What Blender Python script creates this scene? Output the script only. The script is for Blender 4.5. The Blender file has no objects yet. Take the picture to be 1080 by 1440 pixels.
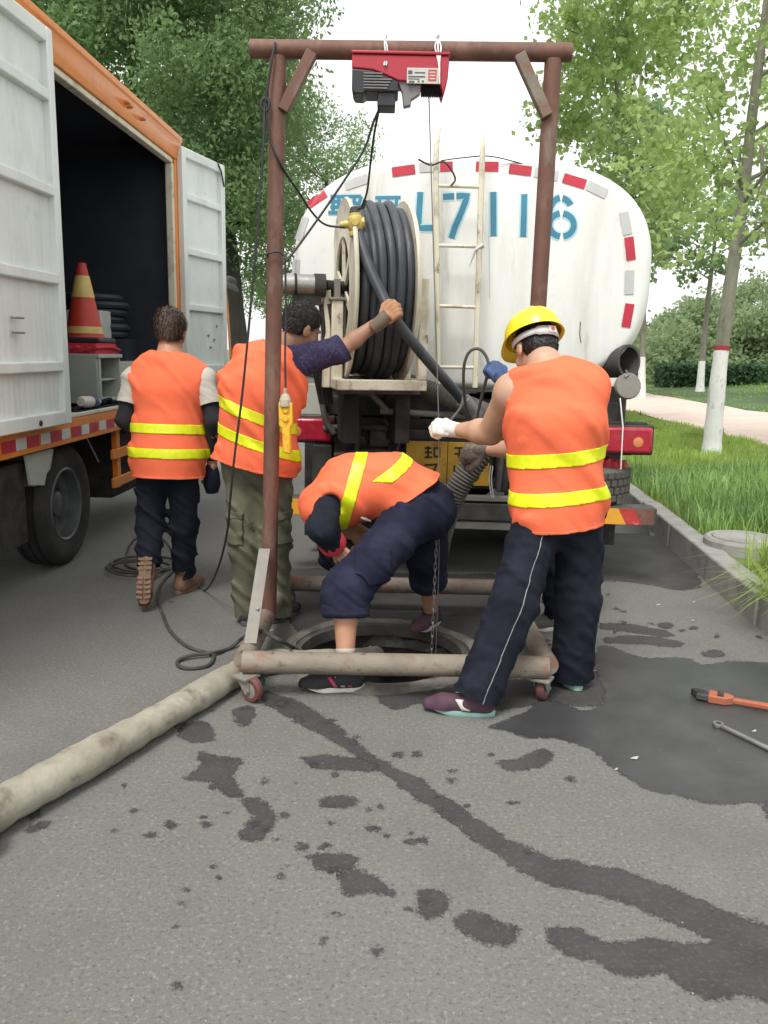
import bpy, bmesh, math, random
import numpy as np
from mathutils import Vector, Matrix, Euler
random.seed(7)
RNG = np.random.default_rng(11)
R = math.radians
scene = bpy.context.scene
COL = scene.collection

# ------------------------------------------------------------------ camera
CAM_F, CAM_H = 1164.0, 1.5                       # focal length in pixels of a 1080x1440 frame, eye height
CAM_M = (Matrix.Rotation(R(90 - 11.0), 3, 'X') @ Matrix.Rotation(R(1.2), 3, 'Z'))
cam_data = bpy.data.cameras.new('camera')
cam_data.sensor_fit = 'VERTICAL'
cam_data.sensor_height = 24.0
cam_data.lens = CAM_F / 1440.0 * 24.0
cam_data.clip_start = 0.05
cam_data.clip_end = 2000.0
cam = bpy.data.objects.new('camera', cam_data)
COL.objects.link(cam)
cam.matrix_world = Matrix.Translation((0, 0, CAM_H)) @ CAM_M.to_4x4()
scene.camera = cam

# ------------------------------------------------------------------ sky, sun, exposure
SUN_EL, SUN_AZ = 58.0, 205.0                     # azimuth measured clockwise from +Y
world = bpy.data.worlds.new('World')
scene.world = world
world.use_nodes = True
wn, wl = world.node_tree.nodes, world.node_tree.links
bg = wn['Background']
sky = wn.new('ShaderNodeTexSky')
sky.sky_type = 'NISHITA'
sky.sun_disc = False
sky.sun_elevation = R(SUN_EL)
sky.sun_rotation = R(SUN_AZ)
sky.air_density, sky.dust_density, sky.ozone_density = 1.0, 4.0, 1.0
hs = wn.new('ShaderNodeHueSaturation')
hs.inputs['Saturation'].default_value = 0.12      # thin high overcast: nearly colourless sky light
wl.new(sky.outputs['Color'], hs.inputs['Color'])
mxw = wn.new('ShaderNodeMix'); mxw.data_type = 'RGBA'
mxw.inputs[0].default_value = 0.55                # the even veil of cloud
mxw.inputs[7].default_value = (9.6, 9.7, 9.6, 1)
wl.new(hs.outputs['Color'], mxw.inputs[6])
wl.new(mxw.outputs[2], bg.inputs['Color'])
bg.inputs['Strength'].default_value = 0.10
sl = bpy.data.lights.new('sun', 'SUN')
sl.energy, sl.angle, sl.color = 1.5, R(18), (1.0, 0.96, 0.9)
sun = bpy.data.objects.new('sun', sl)
COL.objects.link(sun)
sd = Vector((math.sin(R(SUN_AZ)) * math.cos(R(SUN_EL)), math.cos(R(SUN_AZ)) * math.cos(R(SUN_EL)), math.sin(R(SUN_EL))))
sun.rotation_euler = sd.to_track_quat('Z', 'Y').to_euler()
sun.location = sd * 60
vs = scene.view_settings
vs.view_transform, vs.look, vs.gamma, vs.use_curve_mapping = 'Standard', 'None', 1.0, False
vs.exposure = 0.9

# ------------------------------------------------------------------ survey helpers: real points from measured directions
def ray(px, py):
    return CAM_M @ Vector(((px - 540) / CAM_F, (720 - py) / CAM_F, -1.0))
def P(px, py, Y):
    d = ray(px, py); return d * (Y / d.y) + Vector((0, 0, CAM_H))
def G(px, py, z=0.0):
    d = ray(px, py); return d * ((z - CAM_H) / d.z) + Vector((0, 0, CAM_H))
def smooth(a, b, x):
    t = min(1, max(0, (x - a) / (b - a))); return t * t * (3 - 2 * t)

# ------------------------------------------------------------------ materials
def mat(name, col, rough=0.6, metal=0.0, var=0.12, scale=5.0, dirt=None, dscale=3.0, dlo=0.5, dhi=0.7, dmax=1.0,
        bump=0.0, bscale=80.0, stretch=(1, 1, 1), spec=0.5, trans=0.0, rough2=None, detail=6.0, dstretch=None, coat=0.0, bstretch=None):
    m = bpy.data.materials.new(name); m.use_nodes = True
    n, l = m.node_tree.nodes, m.node_tree.links
    b = n['Principled BSDF']
    tc = n.new('ShaderNodeTexCoord')
    def mapped(s):
        mp = n.new('ShaderNodeMapping'); mp.inputs['Scale'].default_value = s
        l.new(tc.outputs['Object'], mp.inputs['Vector']); return mp.outputs['Vector']
    def noise(vec, sc, det=detail, ro=0.6):
        t = n.new('ShaderNodeTexNoise'); t.inputs['Scale'].default_value = sc
        t.inputs['Detail'].default_value = det; t.inputs['Roughness'].default_value = ro
        l.new(vec, t.inputs['Vector']); return t.outputs['Fac']
    def ramp(fac, lo, hi, c0=0.0, c1=1.0):
        r = n.new('ShaderNodeMapRange'); r.inputs['From Min'].default_value = lo; r.inputs['From Max'].default_value = hi
        r.inputs['To Min'].default_value = c0; r.inputs['To Max'].default_value = c1
        l.new(fac, r.inputs['Value']); return r.outputs['Result']
    def mixc(fac, a, bb):
        x = n.new('ShaderNodeMix'); x.data_type = 'RGBA'
        l.new(fac, x.inputs[0])
        for i, v in ((6, a), (7, bb)):
            if isinstance(v, (tuple, list)): x.inputs[i].default_value = (*v[:3], 1)
            else: l.new(v, x.inputs[i])
        return x.outputs[2]
    f = ramp(noise(mapped(stretch), scale), 0.3, 0.7)
    c = mixc(f, tuple(max(0, v * (1 - var)) for v in col), tuple(min(1, v * (1 + var)) for v in col))
    rv = None
    if dirt:
        dl = dirt if isinstance(dirt, list) else [(dirt, dscale, dlo, dhi, dmax, dstretch or stretch)]
        for (dc, ds, lo, hi, dm, st) in dl:
            df = ramp(noise(mapped(st), ds, 8.0, 0.65), lo, hi, 0.0, dm)
            c = mixc(df, c, dc)
            rv = df
    l.new(c, b.inputs['Base Color'])
    b.inputs['Roughness'].default_value = rough
    if rough2 is not None and rv is not None:
        l.new(ramp(rv, 0, 1, rough, rough2), b.inputs['Roughness'])
    b.inputs['Metallic'].default_value = metal
    b.inputs['Specular IOR Level'].default_value = spec
    if coat: b.inputs['Coat Weight'].default_value = coat
    if bump > 0:
        bp = n.new('ShaderNodeBump'); bp.inputs['Strength'].default_value = bump; bp.inputs['Distance'].default_value = 0.01
        l.new(noise(mapped(bstretch or stretch), bscale, 4.0), bp.inputs['Height']); l.new(bp.outputs['Normal'], b.inputs['Normal'])
    if trans > 0:
        t = n.new('ShaderNodeBsdfTranslucent'); l.new(c, t.inputs['Color'])
        mx = n.new('ShaderNodeMixShader'); mx.inputs[0].default_value = trans
        l.new(b.outputs['BSDF'], mx.inputs[1]); l.new(t.outputs['BSDF'], mx.inputs[2])
        l.new(mx.outputs['Shader'], n['Material Output'].inputs['Surface'])
    return m

M = {}
M['asphalt'] = mat('asphalt', (0.142, 0.141, 0.131), 0.88, var=0.10, scale=0.9, bump=0.35, bscale=140, spec=0.3, detail=10,
    dirt=[((0.235, 0.232, 0.216), 70.0, 0.53, 0.66, 0.8, (1, 1, 1)), ((0.06, 0.061, 0.060), 85.0, 0.53, 0.66, 0.75, (1, 1, 1)),
          ((0.098, 0.098, 0.094), 1.3, 0.50, 0.74, 0.6, (1, 1, 1)), ((0.135, 0.143, 0.095), 2.3, 0.58, 0.78, 0.5, (1, 1, 1)), ((0.178, 0.175, 0.165), 3.7, 0.55, 0.75, 0.45, (1, 0.4, 1))])
M['wet'] = mat('wet_asphalt', (0.050, 0.049, 0.049), 0.72, var=0.25, scale=5, bump=0.3, bscale=140, spec=0.25,
    dirt=[((0.095, 0.094, 0.092), 70.0, 0.52, 0.68, 0.7, (1, 1, 1))])
M['wet_sheen'] = mat('soaked_asphalt', (0.043, 0.044, 0.046), 0.40, var=0.3, scale=2.5, bump=0.22, bscale=140, spec=0.5,
    dirt=[((0.085, 0.087, 0.086), 2.2, 0.48, 0.72, 0.6, (1, 1, 1)), ((0.09, 0.09, 0.09), 160.0, 0.56, 0.72, 0.5, (1, 1, 1))])
M['concrete'] = mat('concrete', (0.27, 0.265, 0.25), 0.9, var=0.15, scale=4, dirt=(0.12, 0.115, 0.10), dscale=5, dlo=0.5, dhi=0.72, dmax=0.75, bump=0.4, bscale=60)
M['mortar'] = mat('cement_collar', (0.15, 0.142, 0.122), 0.92, var=0.25, scale=6, dirt=(0.055, 0.052, 0.047), dscale=5, dlo=0.44, dhi=0.66, dmax=0.9, bump=0.6, bscale=40)
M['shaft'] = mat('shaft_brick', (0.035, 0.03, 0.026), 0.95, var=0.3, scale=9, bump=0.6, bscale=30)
M['path'] = mat('pink_paving', (0.60, 0.475, 0.41), 0.85, var=0.08, scale=2, dirt=(0.36, 0.30, 0.27), dscale=1.5, dlo=0.5, dhi=0.75, dmax=0.5, bump=0.2, bscale=30)
M['soil'] = mat('grassy_soil', (0.10, 0.15, 0.04), 0.95, var=0.35, scale=2.5, dirt=(0.13, 0.11, 0.06), dscale=1.3, dlo=0.52, dhi=0.7, dmax=0.6, bump=0.5, bscale=25)
M['ground'] = mat('bare_ground', (0.14, 0.14, 0.10), 0.95, var=0.2, scale=0.5)
M['hill'] = mat('hill_grass', (0.06, 0.11, 0.04), 0.95, var=0.35, scale=0.4, bump=0.5, bscale=5)
M['bark'] = mat('grey_bark', (0.21, 0.205, 0.16), 0.9, var=0.25, scale=8, stretch=(1, 1, 0.4), dirt=(0.10, 0.10, 0.07), dscale=12, dlo=0.52, dhi=0.66, dmax=0.8, bump=0.6, bscale=25)
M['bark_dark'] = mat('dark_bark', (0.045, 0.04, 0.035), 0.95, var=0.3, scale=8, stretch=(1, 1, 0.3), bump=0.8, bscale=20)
M['limewash'] = mat('limewash', (0.68, 0.68, 0.66), 0.9, var=0.08, scale=10, dirt=(0.30, 0.28, 0.24), dscale=10, dlo=0.56, dhi=0.68, dmax=0.8, stretch=(1, 1, 0.5), bump=0.5, bscale=30)
M['red_band'] = mat('red_band_paint', (0.33, 0.03, 0.03), 0.8)
def leafmat(name, c, v=0.4, t=0.45):
    return mat(name, c, 0.55, var=v, scale=1.3, trans=t, spec=0.35, detail=4)
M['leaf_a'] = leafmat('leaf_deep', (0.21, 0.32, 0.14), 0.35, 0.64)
M['leaf_b'] = leafmat('leaf_bright', (0.37, 0.49, 0.19), 0.3, 0.62)
M['leaf_c'] = leafmat('leaf_mid', (0.25, 0.37, 0.17), 0.4, 0.64)
M['leaf_far'] = leafmat('leaf_far', (0.29, 0.38, 0.20), 0.35, 0.6)
M['hedge'] = leafmat('hedge_leaf', (0.09, 0.17, 0.085))
M['grass'] = leafmat('grass_blade', (0.31, 0.42, 0.10), 0.45, 0.5)
M['grass_dark'] = leafmat('weed_leaf', (0.23, 0.37, 0.12), 0.35, 0.4)
M['white'] = mat('white_panel_paint', (0.70, 0.74, 0.72), 0.5, var=0.05, scale=2, dirt=[((0.42, 0.44, 0.42), 2.6, 0.50, 0.75, 0.5, (1.5, 1.5, 0.5)), ((0.30, 0.29, 0.26), 9.0, 0.62, 0.78, 0.5, (1, 1, 0.6))], bump=0.06, bscale=8)
M['tank'] = mat('tank_white_paint', (0.74, 0.75, 0.73), 0.38, var=0.03, scale=1.5, dirt=[((0.52, 0.51, 0.46), 1.7, 0.46, 0.72, 0.7, (2.2, 2.2, 0.35)), ((0.36, 0.31, 0.23), 6.0, 0.60, 0.76, 0.6, (1.8, 1.8, 0.28)), ((0.48, 0.48, 0.45), 16.0, 0.60, 0.76, 0.35, (1, 1, 1))])
M['cream'] = mat('cream_paint', (0.62, 0.58, 0.46), 0.5, var=0.08, scale=5, dirt=[((0.30, 0.24, 0.16), 7.0, 0.52, 0.68, 0.7, (1, 1, 0.7)), ((0.12, 0.07, 0.04), 14.0, 0.60, 0.70, 0.8, (1, 1, 0.6))], bump=0.1, bscale=40)
M['orange_paint'] = mat('orange_truck_paint', (0.72, 0.22, 0.025), 0.42, var=0.08, scale=4, dirt=(0.30, 0.11, 0.03), dscale=5, dlo=0.55, dhi=0.75, dmax=0.5, coat=0.15)
M['dark'] = mat('underbody_black', (0.018, 0.017, 0.016), 0.8, var=0.4, scale=6, dirt=(0.085, 0.075, 0.062), dscale=5, dlo=0.46, dhi=0.72, dmax=0.65, bump=0.2, bscale=30)
M['chassis'] = mat('dirty_chassis_grey', (0.055, 0.053, 0.05), 0.75, var=0.3, scale=6, dirt=(0.14, 0.125, 0.10), dscale=6, dlo=0.5, dhi=0.72, dmax=0.6, bump=0.3, bscale=40)
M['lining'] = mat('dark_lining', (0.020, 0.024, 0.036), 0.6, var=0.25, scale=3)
M['rubber'] = mat('tyre_rubber', (0.020, 0.020, 0.020), 0.8, var=0.3, scale=8, dirt=(0.075, 0.07, 0.062), dscale=5, dlo=0.48, dhi=0.75, dmax=0.55, bump=0.3, bscale=60)
M['rubber_dusty'] = mat('dusty_tyre_rubber', (0.10, 0.092, 0.082), 0.9, var=0.3, scale=9, dirt=(0.045, 0.042, 0.04), dscale=8, dlo=0.5, dhi=0.7, dmax=0.7, bump=0.4, bscale=60)
M['rim'] = mat('wheel_rim', (0.13, 0.14, 0.145), 0.42, 0.5, var=0.25, scale=7, dirt=(0.05, 0.045, 0.04), dscale=6, dlo=0.5, dhi=0.7, dmax=0.7)
M['steel'] = mat('worn_steel', (0.34, 0.335, 0.32), 0.42, 0.75, var=0.2, scale=12, dirt=(0.16, 0.13, 0.10), dscale=14, dlo=0.52, dhi=0.7, dmax=0.6, bump=0.1, bscale=60)
M['galv'] = mat('grey_flat_bar', (0.215, 0.205, 0.18), 0.65, 0.1, var=0.12, scale=12, dirt=(0.25, 0.20, 0.15), dscale=10, dlo=0.54, dhi=0.72, dmax=0.6)
M['rust'] = mat('red_brown_primer_pipe', (0.140, 0.066, 0.047), 0.66, 0.1, var=0.18, scale=6, stretch=(1, 1, 0.4),
    dirt=[((0.30, 0.17, 0.12), 5.0, 0.50, 0.72, 0.55, (1, 1, 0.5)), ((0.19, 0.165, 0.135), 9.0, 0.56, 0.70, 0.75, (1, 1, 0.45)), ((0.07, 0.035, 0.028), 16.0, 0.56, 0.68, 0.75, (1, 1, 0.5))], bump=0.25, bscale=50)
M['rust_low'] = mat('muddy_scuffed_pipe', (0.185, 0.157, 0.124), 0.78, 0.05, var=0.15, scale=6,
    dirt=[((0.29, 0.255, 0.205), 5.0, 0.48, 0.7, 0.6, (0.5, 0.5, 1)), ((0.20, 0.082, 0.045), 7.0, 0.53, 0.66, 0.85, (0.6, 0.6, 1.4)), ((0.085, 0.05, 0.035), 18.0, 0.58, 0.68, 0.8, (1, 1, 1.3))], bump=0.3, bscale=45)
M['canvas'] = mat('dirty_canvas_hose', (0.30, 0.285, 0.225), 0.9, var=0.16, scale=5,
    dirt=[((0.17, 0.15, 0.11), 4.5, 0.44, 0.66, 0.75, (1, 1, 1)), ((0.10, 0.085, 0.06), 9.0, 0.56, 0.70, 0.75, (1, 1, 1)), ((0.48, 0.47, 0.41), 7.0, 0.58, 0.74, 0.5, (1, 1, 1))], bump=0.45, bscale=26)
M['red_plastic'] = mat('red_hoist_paint', (0.40, 0.025, 0.045), 0.42, var=0.1, scale=6, dirt=(0.24, 0.02, 0.04), dscale=6, dlo=0.5, dhi=0.8, dmax=0.6)
M['black_plastic'] = mat('black_plastic', (0.025, 0.025, 0.032), 0.5, var=0.3, scale=10)
M['grey_metal'] = mat('grey_casting', (0.19, 0.18, 0.18), 0.5, 0.4, var=0.2, scale=12)
M['label'] = mat('silver_label', (0.52, 0.52, 0.48), 0.45, var=0.1, scale=20)
M['label_red'] = mat('label_red_print', (0.46, 0.05, 0.06), 0.5)
M['label_ink'] = mat('label_ink', (0.08, 0.08, 0.08), 0.6)
M['cable'] = mat('black_cable', (0.020, 0.020, 0.022), 0.55, var=0.3, scale=20)
M['cable_dirty'] = mat('dusty_black_cable', (0.045, 0.043, 0.04), 0.75, var=0.3, scale=14, dirt=(0.20, 0.185, 0.16), dscale=7, dlo=0.52, dhi=0.7, dmax=0.7)
M['wire'] = mat('steel_wire', (0.16, 0.16, 0.155), 0.5, 0.5)
M['wire_white'] = mat('white_tie_wire', (0.72, 0.71, 0.68), 0.6)
M['hose_black'] = mat('blue_black_hose', (0.040, 0.046, 0.056), 0.5, var=0.2, scale=5, dirt=(0.135, 0.135, 0.13), dscale=6, dlo=0.52, dhi=0.75, dmax=0.45, bump=0.08, bscale=50)
M['hose_grey'] = mat('dusty_suction_hose', (0.078, 0.072, 0.064), 0.8, var=0.25, scale=8, dirt=(0.20, 0.18, 0.15), dscale=6, dlo=0.5, dhi=0.72, dmax=0.6, bump=0.2, bscale=50)
M['brass'] = mat('yellow_valve', (0.55, 0.42, 0.12), 0.5, 0.15, var=0.15, scale=12, dirt=(0.30, 0.22, 0.09), dscale=12, dlo=0.5, dhi=0.7, dmax=0.6)
M['yellow'] = mat('yellow_plastic', (0.78, 0.44, 0.03), 0.5, var=0.1, scale=10, dirt=(0.33, 0.17, 0.04), dscale=16, dlo=0.54, dhi=0.68, dmax=0.8)
M['film'] = mat('cloudy_plastic_wrap', (0.42, 0.36, 0.26), 0.3, var=0.2, scale=20)
M['tape_red'] = mat('red_reflective_tape', (0.46, 0.02, 0.045), 0.35, var=0.15, scale=8, dirt=(0.28, 0.05, 0.06), dscale=10, dlo=0.5, dhi=0.75, dmax=0.5)
M['tape_white'] = mat('silver_reflective_tape', (0.56, 0.57, 0.56), 0.35, var=0.1, scale=8)
M['tape_grey'] = mat('faded_grey_tape', (0.47, 0.48, 0.47), 0.5, var=0.1, scale=8)
M['blue_paint'] = mat('blue_letter_paint', (0.04, 0.20, 0.31), 0.5, var=0.12, scale=6)
M['blue_pale'] = mat('pale_blue_overspray', (0.42, 0.64, 0.70), 0.5, var=0.08, scale=6)
M['plate'] = mat('yellow_number_plate', (0.58, 0.33, 0.03), 0.55, var=0.12, scale=8, dirt=(0.22, 0.14, 0.06), dscale=9, dlo=0.48, dhi=0.68, dmax=0.8)
M['ink'] = mat('plate_ink', (0.03, 0.026, 0.02), 0.6)
M['lamp_red'] = mat('red_lamp_lens', (0.36, 0.012, 0.035), 0.25, var=0.25, scale=9, dirt=(0.22, 0.10, 0.09), dscale=8, dlo=0.54, dhi=0.72, dmax=0.6, coat=0.3)
M['lamp_amber'] = mat('amber_lamp_lens', (0.55, 0.20, 0.07), 0.3, coat=0.3)
M['hazard_yellow'] = mat('hazard_yellow', (0.72, 0.34, 0.03), 0.5, var=0.1, scale=9, dirt=(0.36, 0.30, 0.22), dscale=8, dlo=0.56, dhi=0.66, dmax=0.9)
M['hazard_red'] = mat('hazard_red', (0.46, 0.04, 0.035), 0.5, var=0.15, scale=9, dirt=(0.42, 0.36, 0.30), dscale=9, dlo=0.57, dhi=0.66, dmax=0.9)
M['cabinet'] = mat('grey_green_cabinet', (0.40, 0.43, 0.38), 0.55, var=0.06, scale=5, dirt=(0.28, 0.28, 0.24), dscale=5, dlo=0.52, dhi=0.75, dmax=0.5)
M['cone_red'] = mat('cone_red', (0.45, 0.035, 0.02), 0.55, var=0.15, scale=8)
M['cone_band'] = mat('cone_gold_band', (0.60, 0.44, 0.14), 0.45, var=0.15, scale=8)
M['wood'] = mat('orange_wood', (0.56, 0.27, 0.10), 0.7, var=0.15, scale=10)
M['wrench'] = mat('orange_wrench_paint', (0.36, 0.095, 0.045), 0.6, var=0.12, scale=20, dirt=(0.20, 0.10, 0.07), dscale=20, dlo=0.52, dhi=0.68, dmax=0.7)
M['caster_red'] = mat('maroon_caster', (0.12, 0.038, 0.034), 0.7, var=0.25, scale=20, dirt=(0.12, 0.09, 0.075), dscale=14, dlo=0.5, dhi=0.7, dmax=0.7)
M['teal'] = mat('teal_string', (0.012, 0.065, 0.06), 0.8)
# clothing and skin
M['vest'] = mat('fluorescent_orange_cloth', (0.95, 0.185, 0.085), 0.8, var=0.07, scale=5, bump=0.6, bscale=8, spec=0.25, dirt=(0.70, 0.125, 0.06), dscale=5, dlo=0.54, dhi=0.76, dmax=0.45, trans=0.12)
M['band'] = mat('lime_reflective_band', (0.74, 0.80, 0.015), 0.42, var=0.08, scale=30, spec=0.5, bump=0.15, bscale=30, bstretch=(1, 1, 0.15))
M['piping'] = mat('red_vest_edging', (0.62, 0.045, 0.03), 0.8)
M['navy'] = mat('navy_cloth', (0.011, 0.013, 0.022), 0.9, var=0.3, scale=6, bump=0.25, bscale=18, spec=0.2, dirt=(0.024, 0.027, 0.038), dscale=6, dlo=0.5, dhi=0.75, dmax=0.6)
M['jeans'] = mat('dark_indigo_denim', (0.013, 0.0145, 0.032), 0.9, var=0.35, scale=7, bump=0.3, bscale=16, spec=0.2, dirt=(0.028, 0.03, 0.052), dscale=7, dlo=0.5, dhi=0.75, dmax=0.6)
M['olive'] = mat('olive_cargo_cloth', (0.125, 0.125, 0.085), 0.92, var=0.2, scale=6, bump=0.3, bscale=18, spec=0.2, dirt=(0.072, 0.072, 0.048), dscale=7, dlo=0.5, dhi=0.75, dmax=0.7)
M['tee'] = mat('off_white_cotton', (0.44, 0.42, 0.365), 0.9, var=0.08, scale=8, bump=0.2, bscale=25)
M['black_knit'] = mat('black_arm_sleeve', (0.013, 0.013, 0.015), 0.9, var=0.3, scale=8, bump=0.2, bscale=25)
M['purple_knit'] = mat('navy_purple_knit', (0.024, 0.020, 0.060), 0.9, var=0.3, scale=20, bump=0.7, bscale=60, dirt=(0.075, 0.055, 0.125), dscale=60, dlo=0.5, dhi=0.66, dmax=0.8)
M['red_cuff'] = mat('crimson_cuff', (0.50, 0.03, 0.055), 0.85)
M['skin'] = mat('tanned_skin', (0.43, 0.225, 0.14), 0.55, var=0.1, scale=12, dirt=(0.36, 0.16, 0.10), dscale=8, dlo=0.5, dhi=0.75, dmax=0.6, bump=0.08, bscale=70)
M['skin_pale'] = mat('pale_skin', (0.48, 0.285, 0.195), 0.55, var=0.08, scale=12, dirt=(0.42, 0.22, 0.14), dscale=6, dlo=0.5, dhi=0.75, dmax=0.5, bump=0.06, bscale=70)
M['skin_ruddy'] = mat('brown_skin', (0.32, 0.165, 0.105), 0.55, var=0.1, scale=12, dirt=(0.24, 0.11, 0.075), dscale=8, dlo=0.5, dhi=0.75, dmax=0.6, bump=0.08, bscale=70)
for k in ('skin', 'skin_pale', 'skin_ruddy'):
    bs = M[k].node_tree.nodes['Principled BSDF']; bs.inputs['Subsurface Weight'].default_value = 0.08
    bs.inputs['Subsurface Radius'].default_value = (0.02, 0.008, 0.004)
M['hair'] = mat('black_hair', (0.012, 0.010, 0.010), 0.5, var=0.4, scale=30, bump=0.5, bscale=90)
M['hair_brown'] = mat('brown_tinted_hair', (0.048, 0.024, 0.015), 0.45, var=0.5, scale=14, bump=0.5, bscale=90, dirt=(0.15, 0.075, 0.035), dscale=6, dlo=0.52, dhi=0.7, dmax=0.7)
M['glove_orange'] = mat('orange_rubber_glove', (0.40, 0.20, 0.10), 0.75, var=0.25, scale=20, dirt=(0.22, 0.10, 0.06), dscale=24, dlo=0.5, dhi=0.68, dmax=0.8, bump=0.3, bscale=120)
M['glove_grey'] = mat('brown_grey_knit_glove', (0.15, 0.115, 0.085), 0.9, var=0.2, scale=20, bump=0.5, bscale=120)
M['glove_white'] = mat('white_cotton_glove', (0.70, 0.68, 0.64), 0.9, var=0.08, scale=20, dirt=(0.40, 0.36, 0.31), dscale=18, dlo=0.54, dhi=0.7, dmax=0.7, bump=0.4, bscale=120)
M['glove_dark'] = mat('muddy_work_glove', (0.17, 0.145, 0.12), 0.9, var=0.25, scale=20, dirt=(0.045, 0.04, 0.035), dscale=16, dlo=0.46, dhi=0.64, dmax=0.9, bump=0.4, bscale=120)
M['glove_blue'] = mat('blue_coated_glove', (0.030, 0.065, 0.17), 0.6, var=0.25, scale=20, dirt=(0.17, 0.18, 0.19), dscale=18, dlo=0.55, dhi=0.7, dmax=0.7, bump=0.3, bscale=120)
M['helmet'] = mat('yellow_helmet_shell', (0.88, 0.68, 0.02), 0.3, var=0.03, scale=6, coat=0.4)
M['helmet_strap'] = mat('grey_helmet_band', (0.50, 0.50, 0.50), 0.5, var=0.08, scale=20)
M['boot'] = mat('brown_suede_boot', (0.17, 0.095, 0.06), 0.85, var=0.2, scale=14, bump=0.3, bscale=60)
M['boot_sole'] = mat('tan_rubber_sole', (0.22, 0.135, 0.09), 0.85, var=0.2, scale=20, dirt=(0.11, 0.07, 0.05), dscale=16, dlo=0.5, dhi=0.7, dmax=0.7)
M['black_shoe'] = mat('black_shoe_cloth', (0.02, 0.018, 0.02), 0.7, var=0.3, scale=14)
M['white_rubber'] = mat('white_shoe_rubber', (0.60, 0.57, 0.52), 0.7, var=0.08, scale=20, dirt=(0.33, 0.29, 0.24), dscale=16, dlo=0.5, dhi=0.7, dmax=0.6)
M['pink'] = mat('pink_trim', (0.55, 0.06, 0.14), 0.7)
M['plum_shoe'] = mat('plum_shoe_cloth', (0.065, 0.028, 0.045), 0.75, var=0.3, scale=14)
M['mint_rubber'] = mat('mint_shoe_sole', (0.23, 0.40, 0.37), 0.7, var=0.1, scale=14, dirt=(0.20, 0.20, 0.24), dscale=10, dlo=0.5, dhi=0.72, dmax=0.5)
M['grey_shoe'] = mat('grey_shoe_cloth', (0.07, 0.07, 0.068), 0.8, var=0.3, scale=14)
M['seam'] = mat('grey_seam_thread', (0.24, 0.24, 0.25), 0.8)
M['litter'] = mat('pale_litter', (0.36, 0.35, 0.30), 0.8)

# ------------------------------------------------------------------ mesh helpers
def frame(origin, yaw=0.0):
    """Local frame: x to the right, y away, z up, turned clockwise by yaw degrees as seen from above."""
    return Matrix.Translation(origin) @ Matrix.Rotation(-R(yaw), 4, 'Z')

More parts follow.
